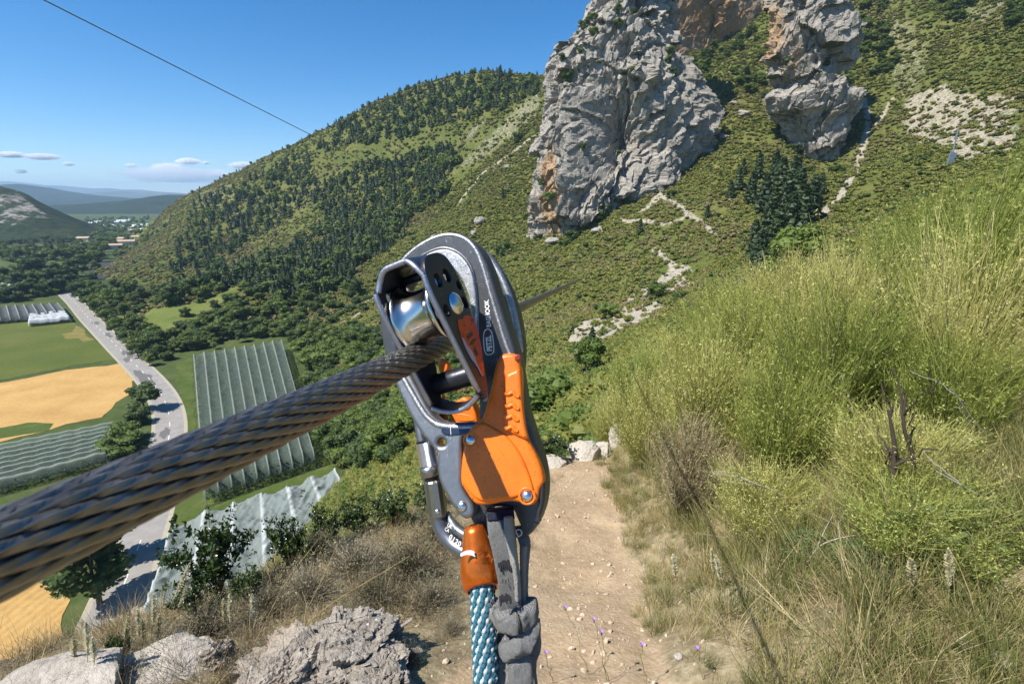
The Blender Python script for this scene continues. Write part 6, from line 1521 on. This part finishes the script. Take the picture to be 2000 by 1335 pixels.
plate('red_latch', OP, [[(1005, 693), (1016, 690), (1017, 702), (1006, 705)]], .002, .0004, plain_mat('red_plastic', (.20, .012, .008), .35, scale=300), hook, lift=.0006, it=1)
plate('end_pad', OP, [[(1053, 945), (1062, 937), (1065, 950), (1063, 985), (1053, 1015), (1046, 1030), (1046, 1000), (1052, 980)]], .0042, .0016, M_BLACKP, hook, lift=-.0014)
rivet(OP, 919, 859, 9.5, hook, .0014, recess=M_ORANGE); rivet(OP, 1029, 968, 10, hook, .0016, recess=M_ORANGE)
# printing on the hook
words('EASHOOK', HP, 959, 638, -6.2, -68, 8.8, M_WHITE, hook, .0003, width_px=.90, bold=.0001)
words('PETZL', HP, 961, 685, -3.6, -40, 10.5, M_WHITE, hook, .0003, width_px=.74, bold=.00016)
box = [(947, 690), (944, 664), (945, 648), (950, 642), (957, 643), (962, 652), (965, 682), (963, 690), (954, 693)]
P = np.array([HP.P(px, py, .0001) for px, py in chaikin(box, 2)]); g = Geo(); g.tube(np.concatenate([P, P[:2]]), .00024, 6); hard(g, 'logo_frame', M_WHITE, hook)
words('D', HP, 1011, 1049, 2, -1, 13, M_WHITE, hook, .00012)
tag(hook, 'large grey aluminium safety hook with orange gate, white lettering on its spine', 'hook')

# ---- second hook behind the first
SPn = Plane(960, 640, .300, yaw=math.radians(24))
hook2 = empty('safety_hook', tuple(SPn.P(960, 860)))
bpy.context.view_layer.update()
plate('body', SPn, [[(925, 478), (950, 492), (972, 524), (992, 560), (1008, 605), (1017, 650), (1020, 690), (1016, 730), (1004, 760), (990, 800), (962, 860), (935, 870), (940, 820), (966, 760), (980, 700), (975, 640), (960, 580), (940, 530)]], .005, .002, M_ANOD, hook2, res=4)
rim('worn_rim', [(948, 494), (968, 522), (986, 556), (1001, 600), (1011, 650), (1016, 690)], .0022, M_WORN, -.001, hook2, SPn)
S2 = Plane(900, 800, .292, yaw=math.radians(24))
plate('gate_cover', S2, [[(878, 786), (893, 781), (906, 772), (920, 785), (930, 806), (932, 850), (930, 870), (884, 870), (880, 830)]], .005, .0015, M_ORANGE, hook2)
plate('gate_cover_edge', S2, [[(853, 704), (866, 700), (876, 716), (868, 730), (858, 732)]], .003, .001, M_ORANGE, hook2)
rivet(S2, 911, 791, 6, hook2, .0002, t=.29, recess=M_ORANGE)
plate('embossed_frame', S2, [[(888, 812), (892, 806), (918, 810), (926, 816), (926, 822), (890, 822)]], .0006, .0003, M_ORANGE, hook2, lift=.0005)
g = Geo(); pxtube([(838, 748, .292), (846, 772, .292), (858, 800, .292), (864, 822, .292)], [13, 14, 14, 12], g, t=.29); hard(g, 'gate', M_BLACKP, hook2)
BP = Plane(848, 775, .286, yaw=math.radians(10)); words('TRI', BP, 852, 786, -8, -30, 8, M_WHITE, hook2, .0002, width_px=.75)
g = Geo(); pxtube([(866, 770, .296), (872, 800, .296), (868, 815, .296), (862, 806, .296)], [3, 4, 4, 3], g, t=.29); hard(g, 'orange_edge', M_ORANGE, hook2)
tag(hook2, 'second grey hook with orange gate hidden behind the first', 'hook')

# ---- pulley: sheave in a black steel cage riding on the cable
roll = math.radians(18); w_ = nrmz(ray(820, 620)); r_ = nrmz(np.cross(w_, (0, 0, 1.0))); u_ = np.cross(r_, w_)
rr_, uu_ = r_ * math.cos(roll) + u_ * math.sin(roll), u_ * math.cos(roll) - r_ * math.sin(roll)
E1 = .5 * rr_ + .866 * w_; E2 = .866 * rr_ - .5 * w_; E3 = uu_
PO = at_t(831, 614, .238)
pulley = empty('pulley', tuple(PO - E3 * .044)); bpy.context.view_layer.update()
def pm(e1, e2, e3): return PO + (E1 * e1 + E2 * e2 + E3 * e3) * .001
g = Geo(); prof = [(2, -8.8), (15.6, -8.8), (16.2, -8.4), (16.2, -7.3), (15.2, -6.6), (13.4, -5.4), (12.2, -2.5), (11.8, 1.8), (12.2, 6), (13.4, 9.2), (15.2, 10.3), (16.2, 10.8), (16.2, 12.2), (15.6, 12.6), (2, 12.6)]
g.lathe(np.array(prof) * .001, PO, E2, 72); hard(g, 'sheave', M_SHEAVE, pulley)
OUTL = np.array([(-15.5, 0), (-17, 8), (-16.5, 17), (-12.5, 23), (-4, 24.5), (6, 24), (12, 18), (14.5, 6), (13, -8), (9, -22), (5, -34), (0, -43), (-4, -46), (-7, -42), (-10, -28), (-13, -12)], float) * .001
def circle(cx, cy, r, n=14): a = np.linspace(0, 2 * math.pi, n, endpoint=False); return np.stack([cx + r * np.cos(a), cy + r * np.sin(a)], -1) * .001
HOLES = [circle(-8.0, 12.0, 3.3), circle(2.0, 13.2, 3.3), circle(-10.2, -1.5, 2.9), circle(9.6, -1, 3.1), circle(10.5, 7.5, 2.4)]
def pmat(e2): o = PO + E2 * e2 * .001; return Matrix(((E1[0], E3[0], -E2[0] * -1, o[0]), (E1[1], E3[1], E2[1], o[1]), (E1[2], E3[2], E2[2], o[2]), (0, 0, 0, 1)))
# right-handed frame for the plates: E1 x E3 points against E2
def pmat(e2):
    o = PO + E2 * e2 * .001; z = np.cross(E1, E3)
    return Matrix(((E1[0], E3[0], z[0], o[0]), (E1[1], E3[1], z[1], o[1]), (E1[2], E3[2], z[2], o[2]), (0, 0, 0, 1)))
OUTS = OUTL.copy(); OUTS[OUTS[:, 1] > .017, 1] -= .0045      # the inner plate tucks under the bend of the cage
def inset_plate(e2): plate_uv('side_plate', [OUTL if e2 > 0 else OUTS] + HOLES, pmat(e2), .0013, .0004, M_CAGE, pulley, 2, 2)
inset_plate(15.2)
inset_plate(-10.4)
# plate edges painted bright for the light on them; the cage bends over the top
EDG = chaikin(OUTL, 2)
def edge_run(e2, lo=None, mat=M_EDGE, nm='plate_edge'):
    k = [i for i in range(len(EDG)) if EDG[i, 0] < (.003 if EDG[i, 1] < -.04 else 0.0 if EDG[i, 1] < .012 else -.0105)]
    # ordered from bottom up along the front edge
    pts = sorted([EDG[i] for i in k], key=lambda q: q[1]); pts = [q for q in pts if q[1] < .0165]; P = np.array([PO + E1 * q[0] + E3 * q[1] + E2 * e2 * .001 for q in pts]); g = Geo(); g.tube(P, .00135, 8); hard(g, nm, mat, pulley)
edge_run(15.2); edge_run(-10.4)
aa = np.linspace(0, math.pi, 25); G = []
for ring in ((1.2, 0), (-1.2, 0)):
    pass
xs_ = np.r_[np.linspace(-10.4, -5.2, 9), np.linspace(-4, 8, 7), np.linspace(9, 15.2, 9)]
def topz(x): return 24.5 - 8.5 * np.clip((np.where(x < 0, np.abs(x) + 4.8, np.abs(x)) - 7.0) / 8.2, 0, 1) ** 2.0
O_, I_ = [], []
for x in xs_:
    z = topz(x); f0, f1 = -13.5 - 2.2 * min(1, max(0, (abs(x) - 8) / 5)), 11.0
    O_.append([pm(f, x, z + 1.2 - .0 * f) for f in (f0, (f0 + f1) / 2, f1)]); I_.append([pm(f, x * .93, z - 1.4) for f in (f0, (f0 + f1) / 2, f1)])
O_, I_ = np.array(O_), np.array(I_); g = Geo(); g.grid(O_); g.grid(I_[:, ::-1]); g.grid(np.stack([O_[:, -1], I_[:, -1]], 1)); g.grid(np.stack([I_[:, 0], O_[:, 0]], 1)); hard(g, 'cage_top', M_CAGE, pulley)
g = Geo(); P = chaikin((O_[:, 0] + I_[:, 0]) / 2, 1, False); g.tube(P, .00135, 8); hard(g, 'cage_edge', M_EDGE, pulley)
# cage closes below the cable with a small roller
xb = np.linspace(-10.4, 15.2, 15); Bo, Bi = [], []
for x in xb:
    z = -43.0 - 4.5 * (1 - ((x - 2.4) / 12.8) ** 2); Bo.append([pm(f, x, z) for f in (-8, -3, 3)]); Bi.append([pm(f, x * .92, z + 2.4) for f in (-8, -3, 3)])
Bo, Bi = np.array(Bo), np.array(Bi); g = Geo(); g.grid(Bo[:, ::-1]); g.grid(Bi); g.grid(np.stack([Bi[:, 0], Bo[:, 0]], 1)); g.grid(np.stack([Bo[:, -1], Bi[:, -1]], 1)); hard(g, 'cage_bottom', M_CAGE, pulley)
g = Geo(); g.tube(chaikin((Bo[:, 0] + Bi[:, 0]) / 2, 1, False), .0012, 8); hard(g, 'cage_edge', M_EDGE, pulley)
g = Geo(); g.lathe(np.array([(0.1, -13.5), (4.5, -13.5), (5.4, -12), (5.0, -4), (5.2, -3.5), (5.2, 3.5), (5.0, 4), (5.4, 12), (4.5, 13.5), (.1, 13.5)]) * .001, pm(2, 0, -33.5), E2, 32); hard(g, 'lower_roller', M_CAGE, pulley)
g = Geo(); g.lathe(np.array([(0.1, -14.8), (2.2, -14.8), (2.2, 14.8), (.1, 14.8)]) * .001, pm(5, 0, 17.6), E2, 16); hard(g, 'cross_pin', M_CAGE, pulley)
a = np.linspace(0, math.pi / 2, 8); g = Geo(); g.lathe([(.0056, .0155)] + [(.0054 * math.cos(x), .0165 + .0024 * math.sin(x)) for x in a[:-1]] + [(1e-6, .0189)], PO, E2, 36); hard(g, 'axle_head', M_RIVET, pulley)
# red label on the outer plate
LB = np.array([(-5.5, -8.5), (-3.5, -6.6), (0, -8.0), (3.5, -6.4), (9, -7.5), (13, -9), (11, -20), (6, -29), (1.5, -36), (-1.5, -35.5), (-2.6, -29), (-6.2, -24), (-7.5, -15)]) * .001
Mz = pmat(16.62)
plate_uv('red_label', [LB], Mz, .00012, .00004, M_RED, pulley, 1, 2)
plate_uv('label_scuff', [np.array([(-7.4, -15), (-5.5, -15.5), (-4.5, -19), (-1.5, -24), (-1.8, -29), (-.4, -35), (-1.5, -35.4), (-2.8, -29.5), (-6.4, -24.3)]) * .001], pmat(16.80), .00008, .00003, M_SCUFF, pulley, 1, 1)
LW = [[(-2, -15.5), (5, -14.5), (5.2, -16.5), (-1.8, -17.2)], [(-1, -19), (6, -18), (6, -19.5), (-.8, -20.5)], [(0, -23), (3, -22.4), (3, -26), (.6, -26)]]
for q in LW: plate_uv('label_print', [np.array(q) * .001], pmat(16.84), .00006, .00002, M_BLACKP, pulley, 1, 1)
tag(pulley, 'black steel pulley with silver wheel and red label riding on the cable', 'pulley')

# ---- screw-lock carabiner at the left
cb = empty('carabiner', tuple(at_t(880, 1080, .262))); bpy.context.view_layer.update(); TC = .270
g = Geo(); P = pxtube([(814, 800, TC + .012), (823, 850, TC + .008), (836, 905, TC + .004), (850, 985, TC), (857, 1015, TC), (868, 1043, TC - .002), (886, 1064, TC - .005), (908, 1077, TC - .009), (932, 1084, TC - .012)], [10, 11, 11, 14, 16, 17, 16, 15, 14], g, t=.27, n=60); hard(g, 'frame', metal('grey_carabiner', (.20, .20, .215), .36, .8, .1, 700), cb)
g = Geo(); pxtube([(874, 998, TC), (880, 1016, TC - .001), (893, 1034, TC - .003), (915, 1048, TC - .006)], [3, 9, 11, 10], g, t=.27, n=30); hard(g, 'nose', M_ARM, cb)
Pa, Pb, Pc, Pd, Pe = [at_t(px, py, TC - .001) for px, py in ((829, 862), (838, 908), (843, 928), (847, 935), (857, 1008))]
ax = nrmz(Pe - Pa)
g = Geo(); L = np.linalg.norm(Pb - Pa); nv_, nu_ = 26, 40; th = np.linspace(0, 2 * math.pi, nu_, endpoint=False); q1 = nrmz(np.cross(ax, (0, 1, 0))); q2 = np.cross(ax, q1)
KN = np.array([[Pa + ax * L * v / (nv_ - 1) + (.0046 + (.00028 if (i + v) % 2 else 0)) * (math.cos(t) * q1 + math.sin(t) * q2) for i, t in enumerate(th)] for v in range(nv_)]); g.grid(KN, closed_v=True); hard(g, 'knurled_sleeve', M_RIVET, cb, False)
def barrel(a, b, r, nm, mat, n=40):
    d = nrmz(b - a); L = np.linalg.norm(b - a); g = Geo(); g.lathe([(1e-5, 0), (r * .85, 0), (r, L * .06), (r, L * .94), (r * .85, L), (1e-5, L)], a, d, n); return hard(g, nm, mat, cb, n > 12)
barrel(Pb, Pc, .0053, 'collar', M_SLEEVE); barrel(Pc, Pd, .0043, 'groove_ring', M_BLACKP); barrel(Pd, Pe, .0048, 'barrel', M_SLEEVE, 12)
CPn = Plane(850, 1000, TC - .0052, 0); rivet(CPn, 855, 998, 5, cb, .0008, t=.26)
CP2 = Plane(879, 1060, TC - .0104, yaw=math.radians(34))
words('UK', CP2, 873, 1027, 6, 3.6, 6.5, M_WHITE, cb, .0004, width_px=.8, bold=.00003); words('CA', CP2, 868, 1034, 6, 4.4, 6.0, M_WHITE, cb, .0004, width_px=.8)
for i, ch in enumerate('0120'): words(ch, CP2, 876 + i * 5.8, 1050 + i * 5.0 - .16 * i * i, 6, 5.0 - .3 * i, 8.2, M_WHITE, cb, .0006, bold=.00003)
tag(cb, 'grey screw lock carabiner with knurled sleeve left of the hook', 'carabiner')

# ---- orange anodised rope cap
cap = empty('rope_cap', tuple(at_t(938, 1145, .250))); bpy.context.view_layer.update(); TR = .250
c0, c1 = at_t(925, 1024, TR + .002), at_t(941, 1146, TR - .004); d = nrmz(c1 - c0); L = np.linalg.norm(c1 - c0); e = nrmz(np.cross(d, (0, 1, 0))); f = np.cross(d, e)
prof = [(0, 2.0), (.02, 4.6), (.12, 5.6), (.3, 6.7), (.5, 8.2), (.68, 9.3), (.82, 9.4), (.93, 8.7), (1.0, 7.7), (.99, 6.9), (.9, 6.6), (.75, 6.4)]
th = np.linspace(0, 2 * math.pi, 48, endpoint=False); G = []
for v, r in prof:
    sag = 3.2 * np.clip((v - .6) / .4, 0, 1)
    G.append([c0 + d * (L * v + .001 * sag * (.5 - 1.25 * max(-.4, (e * math.cos(t) + f * math.sin(t)) @ -nrmz(c1)))) + .001 * r * (e * math.cos(t) * 1.0 + f * math.sin(t) * .82) for t in th])
g = Geo(); g.grid(np.array(G), closed_v=True); hard(g, 'cap_body', M_ORANOD, cap)
CW = Plane(925, 1080, TR - .0078, yaw=math.radians(-16))
plate('scuff', CW, [[(899, 1081), (906, 1076), (918, 1073), (928, 1076), (926, 1082), (930, 1088), (920, 1083), (908, 1083), (900, 1087)]], .0002, .00008, M_WHITE, cap, lift=.0006, it=1)
CX = Plane(952, 1092, TR - .0070, yaw=math.radians(26)); words('MA', CX, 950, 1086, 8, 10, 8, M_ORANOD, cap, .0012, thick=.0003)
tag(cap, 'orange anodised metal cap on the top of the teal rope', 'rope cap')

# ---- teal rope, braided strand by strand
rope = empty('braided_rope', tuple(at_t(944, 1150, .246))); bpy.context.view_layer.update()
RA = smooth_line(np.array([at_t(938, 1105, .249), at_t(943, 1165, .246), at_t(946, 1250, .243), at_t(950, 1340, .240), at_t(954, 1480, .236), at_t(955, 1600, .232)]), 330)
sl = np.r_[0, np.cumsum(np.linalg.norm(np.diff(RA, axis=0), axis=1))]; T_ = np.gradient(RA, axis=0); T_ /= np.linalg.norm(T_, axis=1, keepdims=True); A_ = np.cross(T_, (0, 1.0, 0)); A_ /= np.linalg.norm(A_, axis=1, keepdims=True); B_ = np.cross(T_, A_)
RR, NS, PIT = .0057, 18, .078
for sg in (1, -1):
    for i in range(NS):
        ang = 2 * math.pi * (i + (.5 if sg < 0 else 0)) / NS + sg * 2 * math.pi * sl / PIT
        # over one, under one
        ov = np.sin(2 * math.pi * sl * NS / PIT + (i * math.pi) + (0 if sg > 0 else math.pi))
        rad = RR - .00045 + .00050 * ov
        rdir = np.cos(ang)[:, None] * A_ + np.sin(ang)[:, None] * B_
        P = RA + rdir * rad[:, None]; tg = np.gradient(P, axis=0); tg /= np.linalg.norm(tg, axis=1, keepdims=True); sd = np.cross(tg, rdir); sd /= np.linalg.norm(sd, axis=1, keepdims=True)
        t8 = np.linspace(0, 2 * math.pi, 8, endpoint=False); G = P[:, None] + .00092 * np.cos(t8)[None, :, None] * sd[:, None] + .00058 * np.sin(t8)[None, :, None] * rdir[:, None]
        g = Geo(); g.grid(G, closed_v=True); hard(g, 'yarn_strand', M_WYARN if (sg > 0 and i % 2 == 0) else M_TEAL, rope)
g = Geo(); g.tube(RA, RR - .0007, 20); hard(g, 'core', M_CORE, rope)
tag(rope, 'teal and white braided rope hanging from the orange cap', 'rope')

# ---- worn grey webbing lanyard tied in a knot
web = empty('webbing_lanyard', tuple(at_t(1000, 1200, .240))); bpy.context.view_layer.update()
def strap(pts, wid_px, th, nm, mat, t=.242, n=90, wdir=None, wav=0.0):
    P = smooth_line(np.array([at_t(*p[:3]) for p in pts]), n); W = np.interp(np.linspace(0, 1, n), np.linspace(0, 1, len(wid_px)), wid_px) * t / 2000; T = np.gradient(P, axis=0); T /= np.linalg.norm(T, axis=1, keepdims=True)
    wd = np.asarray(wdir if wdir is not None else (1.0, .25, 0.0), float); S = wd[None] - T * (T @ wd)[:, None]; S /= np.linalg.norm(S, axis=1, keepdims=True); N = np.cross(T, S)
    a = np.linspace(0, 2 * math.pi, 40, endpoint=False); ca, sa = np.sign(np.cos(a)) * np.abs(np.cos(a)) ** .45, np.sign(np.sin(a)) * np.abs(np.sin(a)) ** .6
    jig = 1 + wav * fbm(P[:, :1] * 300 + a[None], P[:, 2:3] * 260, 1, 3, 7)
    G = P[:, None] + (W[:, None, None] * ca[None, :, None] * S[:, None] + th / 2 * sa[None, :, None] * N[:, None]) * jig[..., None]
    G = G + ((S[:, None] * 0 + N[:, None]) * (np.sin(a) ** 1)[None, :, None]) * (.0009 * wav * 4 * ridged(G[..., 0] * 420, G[..., 1] * 420, G[..., 2] * 330, 3, 3))[..., None] + (.0012 * wav * fbm(G[..., 0] * 900, G[..., 1] * 900, G[..., 2] * 900, 3, 5))[..., None] * S[:, None]
    m_ = len(a); g = Geo(); g.grid(G, closed_v=True); g.add(G[0], [list(range(m_))]); g.add(G[-1], [list(range(m_))[::-1]]); return hard(g, nm, mat, web)
strap([(976, 1008, .262), (977, 993, .252), (977, 998, .246), (979, 1030, .242), (986, 1075, .240), (994, 1130, .240), (996, 1175, .240), (997, 1205, .242)], [50, 53, 54, 54, 47, 44, 46, 46], .0024, 'front_strap', M_WEB, wav=.04)
strap([(977, 992, .2505), (977, 998, .2448), (979, 1014, .2422)], [53, 54.5, 54.5], .0014, 'dark_sleeve', M_WEBD, n=20)
strap([(993, 1009, .2405), (994, 1040, .2400), (1002, 1080, .2385), (1010, 1130, .2385), (1012, 1170, .239)], [15, 17, 13, 10, 8], .0034, 'lit_strap_edge', M_WEBL, wdir=(1, -.6, 0), wav=.1)  # paler strip paints the light on the edge of the strap
strap([(1016, 1030, .258), (1026, 1062, .252), (1024, 1110, .250), (1022, 1160, .249), (1030, 1215, .248)], [26, 24, 18, 22, 30], .0026, 'back_strap', M_WEB, wdir=(.7, .7, 0), wav=.06)
strap([(1024, 1066, .2485), (1022, 1110, .2465), (1023, 1160, .246), (1026, 1190, .2455)], [10, 9, 8, 7], .003, 'lit_strap_edge', M_WEBL, n=24, wav=.1)
# the knot
for pts, wd_, th_, mt in (([(972, 1186, .246), (985, 1212, .238), (1010, 1214, .236), (1034, 1200, .240), (1040, 1180, .248)], [26, 36, 40, 34, 24], .0085, M_WEB), ([(1030, 1190, .246), (1040, 1225, .240), (1022, 1258, .236), (995, 1272, .238), (982, 1262, .247)], [26, 34, 40, 36, 22], .0075, M_WEB), ([(985, 1238, .250), (1000, 1262, .243), (1018, 1300, .238), (1020, 1345, .236), (1022, 1420, .234), (1022, 1560, .230)], [34, 46, 52, 54, 52, 50], .0065, M_WEB),
                          ([(978, 1250, .252), (986, 1290, .247), (988, 1340, .244), (990, 1420, .240), (992, 1560, .236)], [34, 42, 46, 44, 42], .0062, M_WEBL), ([(1042, 1205, .252), (1040, 1255, .247), (1030, 1285, .245), (1036, 1340, .243), (1040, 1440, .240)], [24, 34, 30, 22, 20], .006, M_WEB), ([(966, 1172, .248), (964, 1196, .243), (974, 1212, .242), (984, 1222, .244)], [18, 26, 24, 14], .006, M_WEBL)):
    strap(pts, wd_, th_, 'knot_strap', mt, wav=.16, wdir=(1.0, .35, .1))
# black stitch bars and fray
WP = Plane(985, 1100, .2385, yaw=math.radians(4))
rs_ = np.random.default_rng(3)
for (x0, y0, x1, y1, n_) in ((971, 1092, 998, 1108, 7), (975, 1160, 998, 1172, 6), (962, 1040, 990, 1060, 4), (968, 1066, 992, 1074, 4), (978, 1130, 996, 1138, 3)):
    for k in range(n_):
        x = x0 + (x1 - x0) * (k + .5) / n_; y = y0 + rs_.uniform(-2, 4); h = (y1 - y0) * rs_.uniform(.8, 1.7) if n_ > 5 else 9; w = 4.6 if n_ > 5 else 1.4
        g = Geo(); a, b = WP.P(x, y, .0004), WP.P(x + 1.5, y + h, .0004); g.tube([a, (a + b) / 2, b], [w * .00012, w * .00014, w * .00008], 6); hard(g, 'stitch', M_STITCH, web)
for x in (965, 977): g = Geo(); g.tube([WP.P(x, 994, -.0055), WP.P(x, 1004, -.0025), WP.P(x + 1, 1027, -.0012)], .00022, 6); hard(g, 'seam', M_STITCH, web)
fz = Geo(); n = 260; base = np.array([at_t(px, py, .2405) for px, py in zip(rs_.normal(968, 6, n), rs_.normal(1198, 13, n))]); strips(fz, base, rs_.normal(0, 1, (n, 3)) + (-.5, -.4, -.1), rs_.uniform(.0015, .006, n), np.full(n, .00022), rs_, 3, .6, .2)
base = np.array([at_t(px, py, .2365) for px, py in zip(rs_.normal(1010, 12, 60), rs_.normal(1205, 10, 60))]); strips(fz, base, rs_.normal(0, 1, (60, 3)) + (0, -.6, .1), rs_.uniform(.002, .008, 60), np.full(60, .00016), rs_, 3, .6, .2)
o = hard(fz, 'frayed_fibres', M_WEBL, web, False); o['kind'] = 'stuff'
tag(web, 'worn grey webbing lanyard knotted beside the teal rope', 'lanyard')
# ================================================================== CLOUDS AND HAZE
def cloud_mat(name, dens, sc, seed):
    m = Mat(name); c = m.coord('Object')
    n = m.noise(m.mapping(c, (1, 1, 1.6), loc=(seed * 3.7, seed, 0)), sc, 3, .6)
    ln = m.n('ShaderNodeVectorMath', operation='LENGTH'); m.l(c, ln.inputs[0])
    f = m.math('SUBTRACT', m.math('ADD', n, .42), ln.outputs['Value'])
    f = m.math('MULTIPLY', m.ramp(f, [(.02, 0.0), (.30, 1.0)]), dens)
    v = m.n('ShaderNodeVolumePrincipled'); m.l(f, v.inputs['Density']); v.inputs['Color'].default_value = (1, 1, 1, 1); v.inputs['Anisotropy'].default_value = 0.0
    m.l(v.outputs[0], m.out.inputs['Volume']); return m.m
def cloud(px, py, wpx, hpx, y, dens, seed, label):
    c = at_y(px, py, y); k = y / ray(px, py)[1] / 1000
    u = np.linspace(0, math.pi, 14); v = np.linspace(0, 2 * math.pi, 24, endpoint=False); U, V = np.meshgrid(u, v, indexing='ij')
    g = Geo(); g.grid(np.stack([np.sin(U) * np.cos(V), np.sin(U) * np.sin(V), np.cos(U)], -1), closed_v=True)
    o = g.build('cloud', cloud_mat('cloud_vapour', 1.6 * dens / (wpx * k), 2.6, seed), smooth=True); o.location = c; o.scale = (wpx * k * .62, wpx * k * .45, hpx * k * .75); tag(o, label, 'cloud', 'small fair weather clouds low in the sky')
CY = 26000
for a in ((22, 302, 46, 9, 14, 1, 'flat white cloud at the left border'), (82, 306, 60, 9, 12, 2, 'flat white cloud beside the one at the left border'), (134, 320, 20, 6, 7, 3, 'tiny cloud below the two flat clouds'), (40, 335, 22, 6, 4, 4, 'faint cloud wisp just above the blue mountains'),
          (368, 315, 44, 9, 13, 5, 'small bright cloud above the cloud bank'), (402, 318, 12, 5, 9, 6, 'tiny puff right of the small bright cloud'), (480, 323, 60, 10, 14, 7, 'white cloud touching the green ridge'), (330, 328, 60, 14, 9, 8, 'upper puff of the cloud bank'), (350, 342, 210, 22, 5.5, 9, 'wide pale cloud bank over the valley mouth'), (430, 341, 50, 8, 8, 10, 'flat cloud at the right end of the bank'), (440, 357, 60, 7, 7, 11, 'low cloud strip just above the ridge'), (255, 323, 22, 7, 4, 12, 'faint wisp left of the cloud bank'), (495, 334, 44, 10, 4, 13, 'faint cloud veil below the white cloud at the ridge')):
    cloud(a[0], a[1], a[2], a[3], CY, a[4], a[5], a[6])
# even, pale air between the camera and the far hills
m = Mat('haze_air'); v = m.n('ShaderNodeVolumePrincipled'); v.inputs['Density'].default_value = 1.2e-4; v.inputs['Color'].default_value = (.52, .74, 1, 1); v.inputs['Anisotropy'].default_value = .25; m.l(v.outputs[0], m.out.inputs['Volume'])
g = Geo(); z0, z1 = VALLEY - 64, 300.0; g.box((0, 4600, (z0 + z1) / 2), (12400, 6800, (z1 - z0) / 2))
o = g.build('haze', m.m); tag(o, 'thin blue air haze over the valley', kind='stuff')
# ================================================================== curves and lettering become meshes
bpy.context.view_layer.update()
_dg = bpy.context.evaluated_depsgraph_get()
for o in CURVES:
    me = bpy.data.meshes.new_from_object(o.evaluated_get(_dg)); nm = o.name.split('.')[0]
    n = bpy.data.objects.new(nm, me); COL.objects.link(n); n.parent = o.parent; n.matrix_parent_inverse = o.matrix_parent_inverse.copy(); n.matrix_basis = o.matrix_basis.copy()
    for k in o.keys():
        if not k.startswith('_'): n[k] = o[k]
    bpy.data.objects.remove(o)

# pieces that belong to a part go under that part
bpy.context.view_layer.update()
UNDER = {'safety_hook': {'lettering': 'body', 'logo_frame': 'body', 'worn_rim': 'body', 'inner_lip': 'body', 'lip_edge': 'body', 'gate_ridge': 'gate', 'gate_band': 'gate', 'cover_face': 'gate_cover', 'grip_rib': 'thumb_lever', 'rivet_seat': 'gate_cover', 'embossed_frame': 'gate_cover'},
         'pulley': {'label_scuff': 'red_label', 'label_print': 'red_label', 'plate_edge': 'side_plate', 'cage_edge': 'cage_top'}, 'carabiner': {'lettering': 'frame', 'groove_ring': 'barrel', 'rivet': 'barrel'}, 'rope_cap': {'scuff': 'cap_body', 'lettering': 'cap_body'},
         'webbing_lanyard': {'stitch': 'front_strap', 'seam': 'front_strap', 'dark_sleeve': 'front_strap', 'frayed_fibres': 'knot_strap'}, 'wild_flower': {'petal': 'bud'}}
for root in [o for o in COL.objects if o.parent is None and o.name.split('.')[0] in UNDER]:
    table = UNDER[root.name.split('.')[0]]; kids = list(root.children)
    for ch in kids:
        want = table.get(ch.name.split('.')[0])
        host = next((k for k in kids if k.name.split('.')[0] == want), None) if want else None
        if host is None: continue
        W = ch.matrix_world.copy(); ch.parent = host; ch.matrix_parent_inverse = host.matrix_world.inverted(); ch.matrix_basis = W
